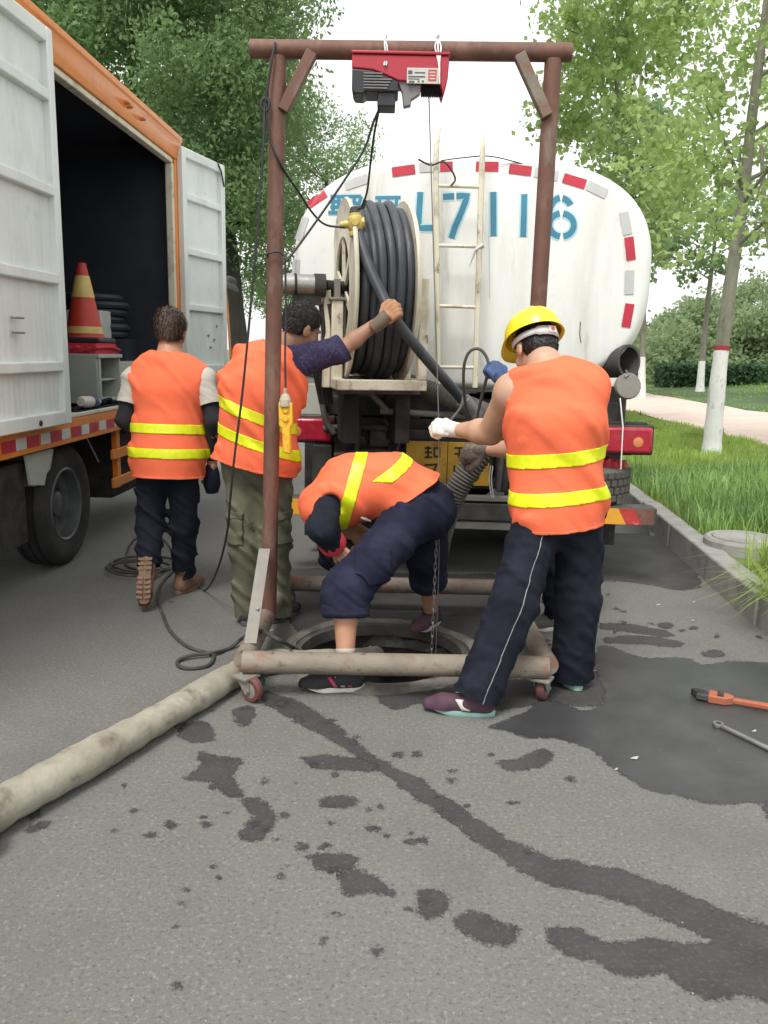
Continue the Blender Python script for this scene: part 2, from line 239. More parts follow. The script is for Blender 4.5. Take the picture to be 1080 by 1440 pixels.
class MB:
    def __init__(self, Mx=None):
        self.v, self.f, self.M = [], [], Mx
    def add(self, vs, fs):
        o = len(self.v); self.v += [Vector(q) for q in vs]; self.f += [tuple(i + o for i in q) for q in fs]; return self
    def box(self, a, b):
        (x0, y0, z0), (x1, y1, z1) = a, b
        return self.add([(x0, y0, z0), (x1, y0, z0), (x1, y1, z0), (x0, y1, z0), (x0, y0, z1), (x1, y0, z1), (x1, y1, z1), (x0, y1, z1)],
                        [(0, 3, 2, 1), (4, 5, 6, 7), (0, 1, 5, 4), (1, 2, 6, 5), (2, 3, 7, 6), (3, 0, 4, 7)])
    def bar(self, a, b, w, h, up=(0, 0, 1)):
        a, b = Vector(a), Vector(b); d = (b - a).normalized(); up = Vector(up)
        if abs(d.dot(up)) > 0.98: up = Vector((0, 1, 0))
        s = d.cross(up).normalized(); u = s.cross(d)
        vs = [p + s * (w / 2 * i) + u * (h / 2 * j) for p in (a, b) for i, j in ((-1, -1), (1, -1), (1, 1), (-1, 1))]
        return self.add(vs, [(3, 2, 1, 0), (4, 5, 6, 7), (0, 1, 5, 4), (1, 2, 6, 5), (2, 3, 7, 6), (3, 0, 4, 7)])
    def tube(self, pts, r, n=10, cap=True, closed=False, flat=1.0):
        pts = [Vector(p) for p in pts]; k = len(pts)
        rs = r if isinstance(r, (list, tuple)) else [r] * k
        tang = []
        for i in range(k):
            if closed: t = pts[(i + 1) % k] - pts[i - 1]
            else: t = pts[min(i + 1, k - 1)] - pts[max(i - 1, 0)]
            tang.append(t.normalized() if t.length > 1e-9 else Vector((0, 0, 1)))
        ref = Vector((0, 0, 1)) if abs(tang[0].z) < 0.9 else Vector((1, 0, 0))
        s = tang[0].cross(ref).normalized(); vs, fs = [], []
        for i in range(k):
            s = (s - tang[i] * s.dot(tang[i])).normalized(); u = s.cross(tang[i])
            for j in range(n):
                a = 2 * math.pi * j / n
                vs.append(pts[i] + s * (rs[i] * math.cos(a)) + u * (rs[i] * flat * math.sin(a)))
        for i in range(k if closed else k - 1):
            i2 = (i + 1) % k
            for j in range(n):
                j2 = (j + 1) % n
                fs.append((i * n + j, i * n + j2, i2 * n + j2, i2 * n + j))
        if cap and not closed:
            fs.append(tuple(range(n - 1, -1, -1))); fs.append(tuple((k - 1) * n + j for j in range(n)))
        return self.add(vs, fs)
    def cyl(self, a, b, r, n=20, r2=None, cap=True):
        return self.tube([a, b], [r, r if r2 is None else r2], n, cap)
    def ring(self, c, axis, prof, n=32, closed=False, sx=1.0, sy=1.0, up=None):
        """Lathe: prof is a list of (radius, height along the axis)."""
        c, ax = Vector(c), Vector(axis).normalized()
        ref = Vector(up) if up else (Vector((0, 0, 1)) if abs(ax.z) < 0.9 else Vector((1, 0, 0)))
        s = ref.cross(ax).normalized(); u = ax.cross(s); k = len(prof); vs, fs = [], []
        for r_, h_ in prof:
            for j in range(n):
                a = 2 * math.pi * j / n
                vs.append(c + ax * h_ + s * (r_ * sx * math.cos(a)) + u * (r_ * sy * math.sin(a)))
        for i in range(k if closed else k - 1):
            i2 = (i + 1) % k
            for j in range(n):
                j2 = (j + 1) % n
                fs.append((i * n + j, i * n + j2, i2 * n + j2, i2 * n + j))
        return self.add(vs, fs)
    def prism(self, poly, a, b):
        """Polygon of 3D points swept from offset a to offset b (vectors)."""
        n = len(poly); a, b = Vector(a), Vector(b)
        vs = [Vector(p) + a for p in poly] + [Vector(p) + b for p in poly]
        return self.add(vs, [tuple(range(n - 1, -1, -1)), tuple(range(n, 2 * n))] + [(i, (i + 1) % n, (i + 1) % n + n, i + n) for i in range(n)])
    def build(self, name, m, parent=None, bevel=0.0, smooth_=True, fix=True, seg=2):
        me = bpy.data.meshes.new(name)
        vs = [self.M @ q for q in self.v] if self.M is not None else self.v
        me.from_pydata([tuple(q) for q in vs], [], self.f)
        if fix:
            bm = bmesh.new(); bm.from_mesh(me); bmesh.ops.recalc_face_normals(bm, faces=bm.faces); bm.to_mesh(me); bm.free()
        return link(name, me, m, parent, bevel, smooth_, seg)

def link(name, me, m, parent=None, bevel=0.0, smooth_=True, seg=2, angle=40):
    if m is not None: me.materials.append(m)
    if smooth_:
        me.polygons.foreach_set('use_smooth', np.ones(len(me.polygons), dtype=bool))
        me.set_sharp_from_angle(angle=R(angle))
    o = bpy.data.objects.new(name, me); COL.objects.link(o)
    if parent is not None:
        o.parent = parent; o.matrix_parent_inverse = WM[parent.name].inverted()
    WM[o.name] = Matrix.Identity(4)
    if bevel > 0:
        b = o.modifiers.new('bevel', 'BEVEL'); b.width = bevel; b.segments = seg; b.limit_method = 'ANGLE'; b.angle_limit = R(35)
    return o
WM = {}
def thing(name, label, cat, loc=(0, 0, 0), group=None):
    o = bpy.data.objects.new(name, None); COL.objects.link(o); o.location = loc; o.empty_display_size = 0.1
    WM[o.name] = Matrix.Translation(loc)
    return tag(o, label, cat, group)
def tag(o, label=None, cat=None, group=None, kind=None):
    if label: o['label'] = label
    if cat: o['category'] = cat
    if group: o['group'] = group
    if kind: o['kind'] = kind
    return o
def mesh_np(name, verts, faces, m, parent=None, smooth_=True, angle=60):
    """Mesh from numpy arrays; every face has the same number of corners."""
    me = bpy.data.meshes.new(name); nf, k = faces.shape
    me.vertices.add(len(verts)); me.vertices.foreach_set('co', np.ascontiguousarray(verts, dtype=np.float32).ravel())
    me.loops.add(nf * k); me.loops.foreach_set('vertex_index', np.ascontiguousarray(faces, dtype=np.int32).ravel())
    me.polygons.add(nf); me.polygons.foreach_set('loop_start', np.arange(0, nf * k, k, dtype=np.int32))
    me.update(calc_edges=True); me.validate()
    return link(name, me, m, parent, smooth_=smooth_, angle=angle)
def spline(pts, n=8):
    """Catmull-Rom through the points."""
    pts = [Vector(p) for p in pts]; out = []
    q = [pts[0] * 2 - pts[1]] + pts + [pts[-1] * 2 - pts[-2]]
    for i in range(1, len(q) - 2):
        for k in range(n):
            t = k / n
            out.append(0.5 * ((2 * q[i]) + (q[i + 1] - q[i - 1]) * t + (2 * q[i - 1] - 5 * q[i] + 4 * q[i + 1] - q[i + 2]) * t * t
                              + (3 * q[i] - q[i - 1] - 3 * q[i + 1] + q[i + 2]) * t ** 3))
    return out + [pts[-1]]

# ------------------------------------------------------------------ the setting: road, manhole, kerb, verge, path
MH = Vector((0.0, 3.98, 0)); MH_R = 0.50
def kerb_x(y): return 2.12 + (y - 4.33) * math.tan(R(4.4))
mb = MB()
xs, ys = [-400, -0.75, 0.75, 400], [-60, 3.23, 4.73, 700]
for i in range(3):
    for j in range(3):
        if i == 1 and j == 1: continue
        mb.add([(xs[i], ys[j], -0.03), (xs[i + 1], ys[j], -0.03), (xs[i + 1], ys[j + 1], -0.03), (xs[i], ys[j + 1], -0.03)], [(0, 1, 2, 3)])
tag(mb.build('ground', M['ground'], smooth_=False, fix=False), kind='structure')
mb = MB()
def rx(i, y): return [-4.75, -0.7, 0.7, kerb_x(y) + 0.05][i]
yr = [-6.0, MH.y - 0.7, MH.y + 0.7, 160.0]
for i in range(3):
    for j in range(3):
        if i == 1 and j == 1: continue
        mb.add([(rx(i, yr[j]), yr[j], 0), (rx(i + 1, yr[j]), yr[j], 0), (rx(i + 1, yr[j + 1]), yr[j + 1], 0), (rx(i, yr[j + 1]), yr[j + 1], 0)], [(0, 1, 2, 3)])
NS = 48; sq, ci = [], []
for k in range(NS):
    a = 2 * math.pi * k / NS; c, s = math.cos(a), math.sin(a); q = 0.7 / max(abs(c), abs(s))
    sq.append((MH.x + c * q, MH.y + s * q, 0)); ci.append((MH.x + c * MH_R, MH.y + s * MH_R, 0))
mb.add(sq + ci, [(k, (k + 1) % NS, NS + (k + 1) % NS, NS + k) for k in range(NS)])
road = tag(mb.build('road', M['asphalt'], smooth_=False, fix=True), kind='structure')

def poly_sd(poly, X, Y):
    """Signed distance of grid points to a closed 2D outline, negative inside."""
    d = np.full(X.shape, 1e9); ins = np.zeros(X.shape, bool); n = len(poly)
    for i in range(n):
        ax_, ay_ = poly[i]; bx_, by_ = poly[(i + 1) % n]; ex, ey = bx_ - ax_, by_ - ay_
        t = np.clip(((X - ax_) * ex + (Y - ay_) * ey) / (ex * ex + ey * ey + 1e-12), 0, 1)
        d = np.minimum(d, (X - ax_ - t * ex) ** 2 + (Y - ay_ - t * ey) ** 2)
        c = (ay_ > Y) != (by_ > Y); ins ^= c & (X < ex * (Y - ay_) / (ey if abs(ey) > 1e-12 else 1e-12) + ax_)
    d = np.sqrt(d); return np.where(ins, -d, d)
def soak_mat(m):
    """Ragged soaked-in edge: the sheet fades to nothing where the stored edge distance plus grain exceeds zero."""
    n, l = m.node_tree.nodes, m.node_tree.links; out = n['Material Output']; src = out.inputs['Surface'].links[0].from_socket
    at = n.new('ShaderNodeAttribute'); at.attribute_name = 'edge'; tc = n.new('ShaderNodeTexCoord'); val = at.outputs['Fac']
    for sc, am, det in ((9.0, 0.055, 3.0), (34.0, 0.045, 3.0), (120.0, 0.040, 2.0)):
        t = n.new('ShaderNodeTexNoise'); t.inputs['Scale'].default_value = sc; t.inputs['Detail'].default_value = det; l.new(tc.outputs['Object'], t.inputs['Vector'])
        s_ = n.new('ShaderNodeMath'); s_.operation = 'MULTIPLY_ADD'; s_.inputs[1].default_value = am; l.new(t.outputs['Fac'], s_.inputs[0]); l.new(val, s_.inputs[2])
        o_ = n.new('ShaderNodeMath'); o_.operation = 'SUBTRACT'; o_.inputs[1].default_value = am * 0.5; l.new(s_.outputs[0], o_.inputs[0]); val = o_.outputs[0]
    mr = n.new('ShaderNodeMapRange'); mr.inputs['From Min'].default_value = -0.009; mr.inputs['From Max'].default_value = 0.009; mr.inputs['To Min'].default_value = 0.0; mr.inputs['To Max'].default_value = 1.0; l.new(val, mr.inputs['Value'])
    tr = n.new('ShaderNodeBsdfTransparent'); mx = n.new('ShaderNodeMixShader'); l.new(mr.outputs['Result'], mx.inputs[0]); l.new(src, mx.inputs[1]); l.new(tr.outputs['BSDF'], mx.inputs[2]); l.new(mx.outputs['Shader'], out.inputs['Surface'])
for k_ in ('wet', 'wet_sheen'): soak_mat(M[k_])
WETZ = [0.0]
def wet_patch(pix, m='wet', amp=0.012, z=0.003, seed=0, step=0.014, hole=False, union=()):
    z = 0.0006
    WETZ[0] += 0.00002; z += WETZ[0]; polys = [[tuple(p.xy) for p in spline([Vector((*G(*p).xy, 0)) for p in px_ + px_[:1]], 5)[:-1]] for px_ in (pix, *union)]; poly = sum(polys, [])
    x0, x1 = min(p[0] for p in poly) - 0.03, max(p[0] for p in poly) + 0.03; y0, y1 = min(p[1] for p in poly) - 0.03, max(p[1] for p in poly) + 0.03
    nx, ny = int((x1 - x0) / step) + 2, int((y1 - y0) / step) + 2; X, Y = np.meshgrid(x0 + step * np.arange(nx), y0 + step * np.arange(ny), indexing='ij'); sd_ = np.minimum.reduce([poly_sd(q, X, Y) for q in polys])
    if hole: sd_ = np.maximum(sd_, MH_R + 0.01 - np.hypot(X - MH.x, Y - MH.y))
    keep = (np.minimum(np.minimum(sd_[:-1, :-1], sd_[1:, :-1]), np.minimum(sd_[:-1, 1:], sd_[1:, 1:])) < 0.03); I, J_ = np.nonzero(keep)
    if not len(I): return None
    ids = I * ny + J_; f = np.stack([ids, ids + ny, ids + ny + 1, ids + 1], 1); us, inv = np.unique(f, return_inverse=True)
    v = np.c_[X.ravel()[us], Y.ravel()[us], np.full(len(us), z)]; o = mesh_np('wet_patch', v, inv.reshape(-1, 4), M[m], road, smooth_=False)
    at = o.data.attributes.new('edge', 'FLOAT', 'POINT'); at.data.foreach_set('value', sd_.ravel()[us].astype(np.float32)); return o
def blob(cx, cy, rx_, ry_, seed, tilt=0.0):
    rg = random.Random(seed); n = 9
    return [(cx + rx_ * math.cos(2 * math.pi * k / n + tilt) * rg.uniform(0.7, 1.15), cy + ry_ * math.sin(2 * math.pi * k / n) * rg.uniform(0.7, 1.15)) for k in range(n)]
# the long trickle running from the frame's foot towards the lower right corner
ctr = [(372, 978), (420, 1000), (470, 1030), (520, 1066), (580, 1104), (640, 1144), (700, 1186), (760, 1218), (830, 1236), (900, 1256), (970, 1284), (1040, 1316), (1100, 1345), (1180, 1390)]
wid = [7, 13, 12, 7, 12, 14, 15, 17, 20, 22, 24, 27, 34, 40]
wet_patch([(x, y - w) for (x, y), w in zip(ctr, wid)] + [(x - 4, y + w) for (x, y), w in reversed(list(zip(ctr, wid)))], union=[[(765, 1308), (800, 1304), (850, 1326), (905, 1322), (960, 1326), (1010, 1324), (1050, 1345), (1110, 1372), (1180, 1420), (1170, 1470), (1080, 1412), (1040, 1400), (1000, 1404), (960, 1388), (930, 1366), (880, 1372), (840, 1350), (790, 1340)]])
wet_patch([(404, 800), (470, 800), (560, 806), (640, 808), (705, 812), (738, 880), (742, 930), (700, 960), (600, 985), (540, 990), (470, 900), (410, 880)], 'wet', hole=True, union=[[(548, 975), (600, 972), (690, 958), (770, 955), (850, 945), (850, 990), (760, 990), (690, 1000), (600, 992)]])
wet_patch([(690, 1022), (740, 1000), (770, 985), (830, 1000), (850, 975), (835, 930), (850, 908), (905, 925), (960, 925), (990, 935), (1040, 930), (1150, 945), (1250, 1000), (1250, 1140), (1080, 1130), (1000, 1130), (960, 1120), (905, 1108), (870, 1085), (830, 1055), (795, 1042), (740, 1036)], 'wet_sheen')
wet_patch([(842, 876), (890, 878), (945, 890), (938, 896), (890, 890), (846, 884)], amp=0.008, seed=4)
wet_patch([(850, 897), (900, 894), (958, 903), (950, 910), (900, 906), (855, 905)], amp=0.008, seed=5)
wet_patch([(835, 745), (905, 738), (915, 775), (900, 808), (838, 812)], 'wet_sheen', amp=0.02, seed=6)
wet_patch([(780, 750), (930, 755), (985, 815), (960, 830), (910, 822), (840, 815), (780, 825)], 'wet', amp=0.02, seed=61, z=0.0018)

for i, pl in enumerate([
        [(257, 1096), (283, 1075), (278, 1057), (300, 1064), (338, 1068), (330, 1088), (340, 1118), (318, 1116), (296, 1100)],
        [(335, 1128), (360, 1124), (383, 1138), (384, 1160), (366, 1180), (340, 1178), (350, 1158), (356, 1148)],
        [(250, 1020), (285, 1016), (302, 1028), (296, 1042), (272, 1044), (252, 1036)], [(330, 996), (352, 994), (358, 1010), (345, 1022), (332, 1014)],
        [(428, 1066), (470, 1062), (524, 1074), (522, 1086), (480, 1082), (440, 1080)], [(452, 1126), (478, 1120), (502, 1126), (490, 1136), (458, 1136)],
        [(436, 1205), (462, 1198), (498, 1206), (488, 1222), (448, 1225)], [(480, 1232), (505, 1228), (540, 1244), (556, 1262), (520, 1256), (486, 1258)],
        [(586, 1256), (612, 1252), (630, 1268), (618, 1286), (592, 1288)], [(642, 1290), (664, 1282), (700, 1296), (734, 1312), (716, 1328), (670, 1322), (648, 1308)],
        [(700, 1072), (730, 1066), (760, 1054), (778, 1064), (760, 1078), (720, 1084)], [(36, 1140), (52, 1138), (55, 1148), (42, 1152)], [(1072, 1135), (1100, 1130), (1100, 1150), (1078, 1152)]]):
    wet_patch(pl, amp=0.009, seed=20 + i, z=0.0035)
rg = random.Random(5)
spots = [(520, 1165, 10, 4), (577, 1172, 7, 3), (582, 1183, 12, 4), (592, 1181, 5, 5), (213, 1174, 6, 4), (240, 1160, 7, 4), (425, 1190, 6, 4), (60, 1160, 6, 4), (45, 1165, 5, 5), (560, 1062, 9, 4), (585, 1060, 5, 4), (395, 990, 9, 5),
         (420, 1012, 6, 5), (470, 1222, 5, 3), (250, 1385, 6, 4), (470, 1285, 4, 3), (690, 1062, 6, 3), (935, 880, 12, 4), (1005, 920, 18, 5), (690, 880, 18, 6), (290, 1160, 5, 3)]
spots += [(rg.gauss(430, 150), rg.gauss(1130, 90), rg.uniform(1.5, 5), rg.uniform(1, 3)) for _ in range(60)] + [(rg.gauss(860, 120), rg.gauss(890, 40), rg.uniform(2, 7), rg.uniform(1, 2.5)) for _ in range(25)]
for i, (x, y, a, b) in enumerate(spots):
    wet_patch(blob(x, y, a, b, i), z=0.003, step=0.008)
# small litter and pebbles on the asphalt
rg = random.Random(9); mb = MB()
for _ in range(140):
    q = G(rg.uniform(0, 1080), rg.uniform(830, 1440)); s = rg.uniform(0.0008, 0.0022)
    mb.box((q.x - s, q.y - s, 0.0), (q.x + s * rg.uniform(0.5, 1.6), q.y + s, s * 1.2))
tag(mb.build('grit', M['concrete'], smooth_=False), 'tiny pale grit and pebbles scattered over the grey road', 'grit', kind='stuff')
for i, (x, y, w) in enumerate([(892, 1068, 18), (866, 1084, 9), (975, 848, 8), (925, 852, 10), (974, 874, 6), (1060, 1030, 10), (382, 888, 8)]):
    q = G(x, y); s = w / CAM_F * q.y * 0.38; mb = MB()
    mb.add([(q.x - s, q.y, 0.004), (q.x + s * 0.4, q.y - s * 0.5, 0.006), (q.x + s, q.y + s * 0.2, 0.012), (q.x - s * 0.2, q.y + s * 0.6, 0.005), (q.x, q.y, 0.012)], [(0, 1, 4), (1, 2, 4), (2, 3, 4), (3, 0, 4), (0, 3, 2, 1)])
    tag(mb.build('paper_scrap', M['litter'], smooth_=False), ['pale twig-like scrap lying on the wet patch before the spanner', 'tiny white scrap at the ragged edge of the large wet patch', 'small pale scrap on dry asphalt beside the kerb', 'flat pale scrap beside the kerb wet marks',
        'tiny crumpled scrap between the wet marks and the kerb', 'foamy pale scrap next to the grey spanner', 'tiny pale scrap beside the coiled cable loop'][i], 'litter', 'scraps of litter')

# manhole
mh = thing('manhole', 'open round manhole with a muddy cement collar inside the pipe frame', 'manhole', MH)
mb = MB(); rg = random.Random(3); N = 64
prof_r = [(0.52, 0.001), (0.51, 0.012), (0.49, 0.024), (0.462, 0.024), (0.445, 0.014), (0.44, -0.12)]
vs = []
for r_, z_ in prof_r:
    for j in range(N):
        a = 2 * math.pi * j / N
        w = 1 + 0.02 * math.sin(3 * a + 1) + 0.012 * math.sin(7 * a) + rg.gauss(0, 0.006)
        vs.append((MH.x + r_ * w * math.cos(a), MH.y + r_ * w * math.sin(a), z_ + (rg.gauss(0, 0.003) if 0.01 < z_ else 0) - (0.0 if z_ > 0.002 else 0.006)))
mb.add(vs, [(i * N + j, i * N + (j + 1) % N, (i + 1) * N + (j + 1) % N, (i + 1) * N + j) for i in range(len(prof_r) - 1) for j in range(N)])
mb.build('collar', M['mortar'], mh)
mb = MB(); mb.ring((MH.x, MH.y, 0), (0, 0, 1), [(0.442, 0.010), (0.425, 0.012), (0.41, 0.008), (0.405, -0.05), (0.43, -0.06)], 48); mb.build('iron_rim', M['chassis'], mh)
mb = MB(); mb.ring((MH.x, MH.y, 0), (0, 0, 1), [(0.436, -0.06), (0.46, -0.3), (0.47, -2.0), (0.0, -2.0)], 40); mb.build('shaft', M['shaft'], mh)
for k in range(4):
    z = -0.25 - 0.3 * k; mb = MB()
    mb.tube([(MH.x - 0.12, MH.y + 0.45, z), (MH.x - 0.12, MH.y + 0.32, z), (MH.x + 0.12, MH.y + 0.32, z), (MH.x + 0.12, MH.y + 0.45, z)], 0.011, 8); mb.build('step_iron', M['chassis'], mh)

# kerb of separate stones
tag_k = thing('kerb', 'grey concrete kerb of long blocks along the grass verge', 'kerb', (kerb_x(5), 5, 0))
ang = R(4.4); KL = 0.99
base = MB(); base.box((0, 0.004, -0.2), (0.15, KL - 0.004, 0.195)); bme = None
for k in range(26):
    y0 = -0.4 + k * KL * math.cos(ang)
    if bme is None:
        o = base.build('kerb_stone', M['concrete'], bevel=0.014, seg=2); bme = o.data
    else:
        o = bpy.data.objects.new('kerb_stone', bme); COL.objects.link(o)
        b = o.modifiers.new('bevel', 'BEVEL'); b.width = 0.014; b.segments = 2; b.limit_method = 'ANGLE'
    o.location = (kerb_x(y0) + rg.uniform(-0.006, 0.006), y0, rg.uniform(-0.008, 0.006)); o.rotation_euler = (rg.uniform(-0.006, 0.006), 0, -ang + rg.uniform(-0.004, 0.004))
    o.parent = tag_k; o.matrix_parent_inverse = WM[tag_k.name].inverted()
mb = MB(); y1 = -0.4 + 26 * KL
mb.add([(kerb_x(y1), y1, 0), (kerb_x(y1) + 0.15, y1, 0), (kerb_x(150) + 0.15, 150, 0), (kerb_x(150), 150, 0), (kerb_x(y1), y1, 0.195), (kerb_x(y1) + 0.15, y1, 0.195), (kerb_x(150) + 0.15, 150, 0.195), (kerb_x(150), 150, 0.195)],
       [(4, 5, 6, 7), (0, 1, 5, 4), (1, 2, 6, 5), (2, 3, 7, 6), (3, 0, 4, 7)])
mb.build('far_kerb_run', M['concrete'], tag_k)

# verge, path and the rising ground beyond it
def terr(x, y):
    z = 0.165 + 0.45 * smooth(10.0, 17.0, x) + 6.5 * smooth(22, 75, x) * smooth(20, 70, y)
    return z + 0.018 * math.sin(x * 3.1 + y * 1.7) + 0.014 * math.sin(x * 5.3 - y * 4.1)
PX0, PX1 = 5.95, 9.6
def strip(name, x0f, x1f, ny, nx, m, y_a=-4, y_b=160, dz=0.0):
    vs, fs = [], []
    for j in range(ny + 1):
        y = y_a + (y_b - y_a) * (j / ny) ** 2.0
        for i in range(nx + 1):
            x = x0f(y) + (x1f(y) - x0f(y)) * (i / nx); vs.append((x, y, terr(x, y) + dz))
    for j in range(ny):
        for i in range(nx):
            a = j * (nx + 1) + i; fs.append((a, a + 1, a + nx + 2, a + nx + 1))
    mb = MB(); mb.add(vs, fs); return tag(mb.build(name, m, fix=False), kind='structure')
strip('verge', lambda y: kerb_x(y) + 0.13, lambda y: max(PX0, kerb_x(y) + 0.3), 120, 14, M['soil'])
strip('path', lambda y: max(PX0, kerb_x(y) + 0.3) - 0.02, lambda y: max(PX1, kerb_x(y) + 0.6), 90, 6, M['path'], dz=0.012)
strip('slope', lambda y: max(PX1, kerb_x(y) + 0.6) - 0.02, lambda y: 220, 90, 60, M['hill'], y_b=220)
mb = MB(); mb.add([(-4.7, -6, 0.1), (-4.7, 160, 0.1), (-200, 160, 0.1), (-200, -6, 0.1), (-4.68, -6, 0.0), (-4.68, 160, 0.0)], [(0, 1, 2, 3), (4, 5, 1, 0)])
tag(mb.build('left_verge', M['soil'], smooth_=False), kind='structure')

# round concrete cover beside the kerb
cc = G(1046, 757, 0.24); cov = thing('concrete_well_cover', 'round grey concrete well cover set in the grass behind the kerb', 'well cover', (cc.x, cc.y, 0.1))
mb = MB(); mb.ring((cc.x, cc.y, 0.13), (0, 0, 1), [(0.275, 0), (0.27, 0.10), (0.25, 0.118), (0.222, 0.118), (0.218, 0.110), (0.0, 0.112)], 40); mb.build('ring', M['concrete'], cov)
mb = MB(); mb.ring((cc.x, cc.y, 0.135), (0, 0, 1), [(0.214, 0.09), (0.212, 0.116), (0.20, 0.121), (0.0, 0.123)], 40); mb.build('lid', M['concrete'], cov)

# ------------------------------------------------------------------ vegetation
def leaves(centres, sizes, rng, droop=0.0, width=0.5, tilt=1.0):
    """Leaf-shaped quads at the given points with random directions: returns verts, faces."""
    n = len(centres)
    d = rng.normal(size=(n, 3)); d[:, 2] = d[:, 2] * tilt - droop
    d /= np.linalg.norm(d, axis=1, keepdims=True)
    e = rng.normal(size=(n, 3)); s = np.cross(d, e); s /= np.linalg.norm(s, axis=1, keepdims=True) + 1e-9
    nn = np.cross(d, s); sz = sizes[:, None]
    a = centres - d * sz * 0.5; t = centres + d * sz * 0.5 - nn * sz * 0.08
    m_ = centres - d * sz * 0.08 + nn * sz * 0.07
    l_, r_ = m_ + s * sz * width * 0.5, m_ - s * sz * width * 0.5
    v = np.stack([a, r_, t, l_], axis=1).reshape(-1, 3)
    return v, np.arange(n * 4).reshape(-1, 4)
def inside(poly, x, y):
    c = False; j = len(poly) - 1
    for i in range(len(poly)):
        if (poly[i][1] > y) != (poly[j][1] > y) and x < (poly[j][0] - poly[i][0]) * (y - poly[i][1]) / (poly[j][1] - poly[i][1]) + poly[i][0]: c = not c
        j = i
    return c
def clumps(poly, Y, dY, n, seed, rmin, rmax):
    rg = random.Random(seed); xs = [p[0] for p in poly]; ys = [p[1] for p in poly]; out = []
    while len(out) < n:
        x, y = rg.uniform(min(xs), max(xs)), rg.uniform(min(ys), max(ys))
        if inside(poly, x, y): out.append((P(x, y, Y + rg.uniform(-dY, dY)), rg.uniform(rmin, rmax)))
    return out
def crown_pts(cl, per, rng):
    out = []
    for c, r in cl:
        k = int(per * (r ** 2) * 4)
        q = rng.normal(size=(k, 3)); q /= np.linalg.norm(q, axis=1, keepdims=True)
        q *= (rng.random((k, 1)) ** 0.45) * r * rng.uniform(0.75, 1.25, (1, 3)) * np.array([1.0, 1.0, 0.72])
        # thin sprays: pull groups of leaves together
        k2 = max(1, k // 9); q = q[np.repeat(np.arange(k2), 9)[:k] % max(1, len(q))] + rng.normal(size=(min(k, k2 * 9), 3)) * r * 0.13 if k > 9 else q
        out.append(q + np.array(c))
    return np.concatenate(out)
def tree(name, label, trunk_pts, r0, r1, cl, leaf, size, per, seed, bark='bark', group=None, wash=None, band=False, limbs=8, width=0.5, droop=0.3):
    rng = np.random.default_rng(seed); rg = random.Random(seed); base = Vector(trunk_pts[0])
    t = thing(name, label, 'tree', base, group)
    pts = spline(trunk_pts, 7); k = len(pts)
    pts[0] = pts[0] - Vector((0, 0, 0.08))
    mb = MB(); rs = [(r0 + (r1 - r0) * (i / (k - 1)) ** 0.8) * (1 + (0.35 if i == 0 else 0.10 if i == 1 else 0) + rg.gauss(0, 0.02)) for i in range(k)]
    mb.tube(pts, rs, 14)
    near = sorted(cl, key=lambda c: rg.random())[:limbs]
    for c, r in near:
        i = min(k - 2, max(int(k * 0.42), min(range(k), key=lambda q: abs(pts[q].z - (c.z - 0.35 * (c - pts[q]).length)))))
        a = pts[i]; mid = a.lerp(c, 0.5) + Vector((rg.gauss(0, 0.1), rg.gauss(0, 0.1), 0.12)) * (c - a).length * 0.4
        lp = spline([a, mid, c], 5); mb.tube(lp, [max(0.008, rs[i] * 0.45 * (1 - 0.85 * j / (len(lp) - 1))) for j in range(len(lp))], 7)
        for _ in range(3):
            q = lp[rg.randrange(3, len(lp))]; e = q + Vector((rg.gauss(0, 1), rg.gauss(0, 1), rg.gauss(0.3, 0.7))) * r * 0.5
            mb.tube([q, q.lerp(e, 0.5) + Vector((0, 0, 0.03)), e], [0.016, 0.011, 0.005], 5)
    tr = mb.build('trunk', M[bark], t, fix=False)
    if wash:
        ws = [q for q in pts if q.z - base.z < wash + 0.02]; nx = pts[len(ws)] if len(ws) < k else pts[-1]
        last = ws[-1]; f_ = (wash - (last.z - base.z)) / max(1e-6, nx.z - last.z); ws = ws + [last.lerp(nx, min(1, max(0.02, f_)))]
        mb = MB(); mb.tube(ws, [rs[min(i, k - 1)] * 1.035 + 0.002 for i in range(len(ws))], 16, cap=False); mb.build('limewash', M['limewash'], t, fix=False)
        if band:
            e = ws[-1]; d = (ws[-1] - ws[-2]).normalized(); mb = MB(); rr = rs[len(ws) - 1] * 1.07 + 0.003
            mb.tube([e - d * 0.03, e + d * 0.03], [rr, rr * 0.99], 16, cap=False); mb.build('red_band', M['red_band'], t, fix=False)
    pt = crown_pts(cl, per, rng); sz = rng.uniform(0.7, 1.25, len(pt)) * size
    v, f = leaves(pt, sz, rng, droop, width)
    mesh_np('crown', v, f, M[leaf], t, smooth_=False)
    return t
gl, gr = 'roadside trees behind the box truck', 'young roadside trees on the grass verge'
def TP(*q): return [P(x, y, Y) for x, y, Y in q]
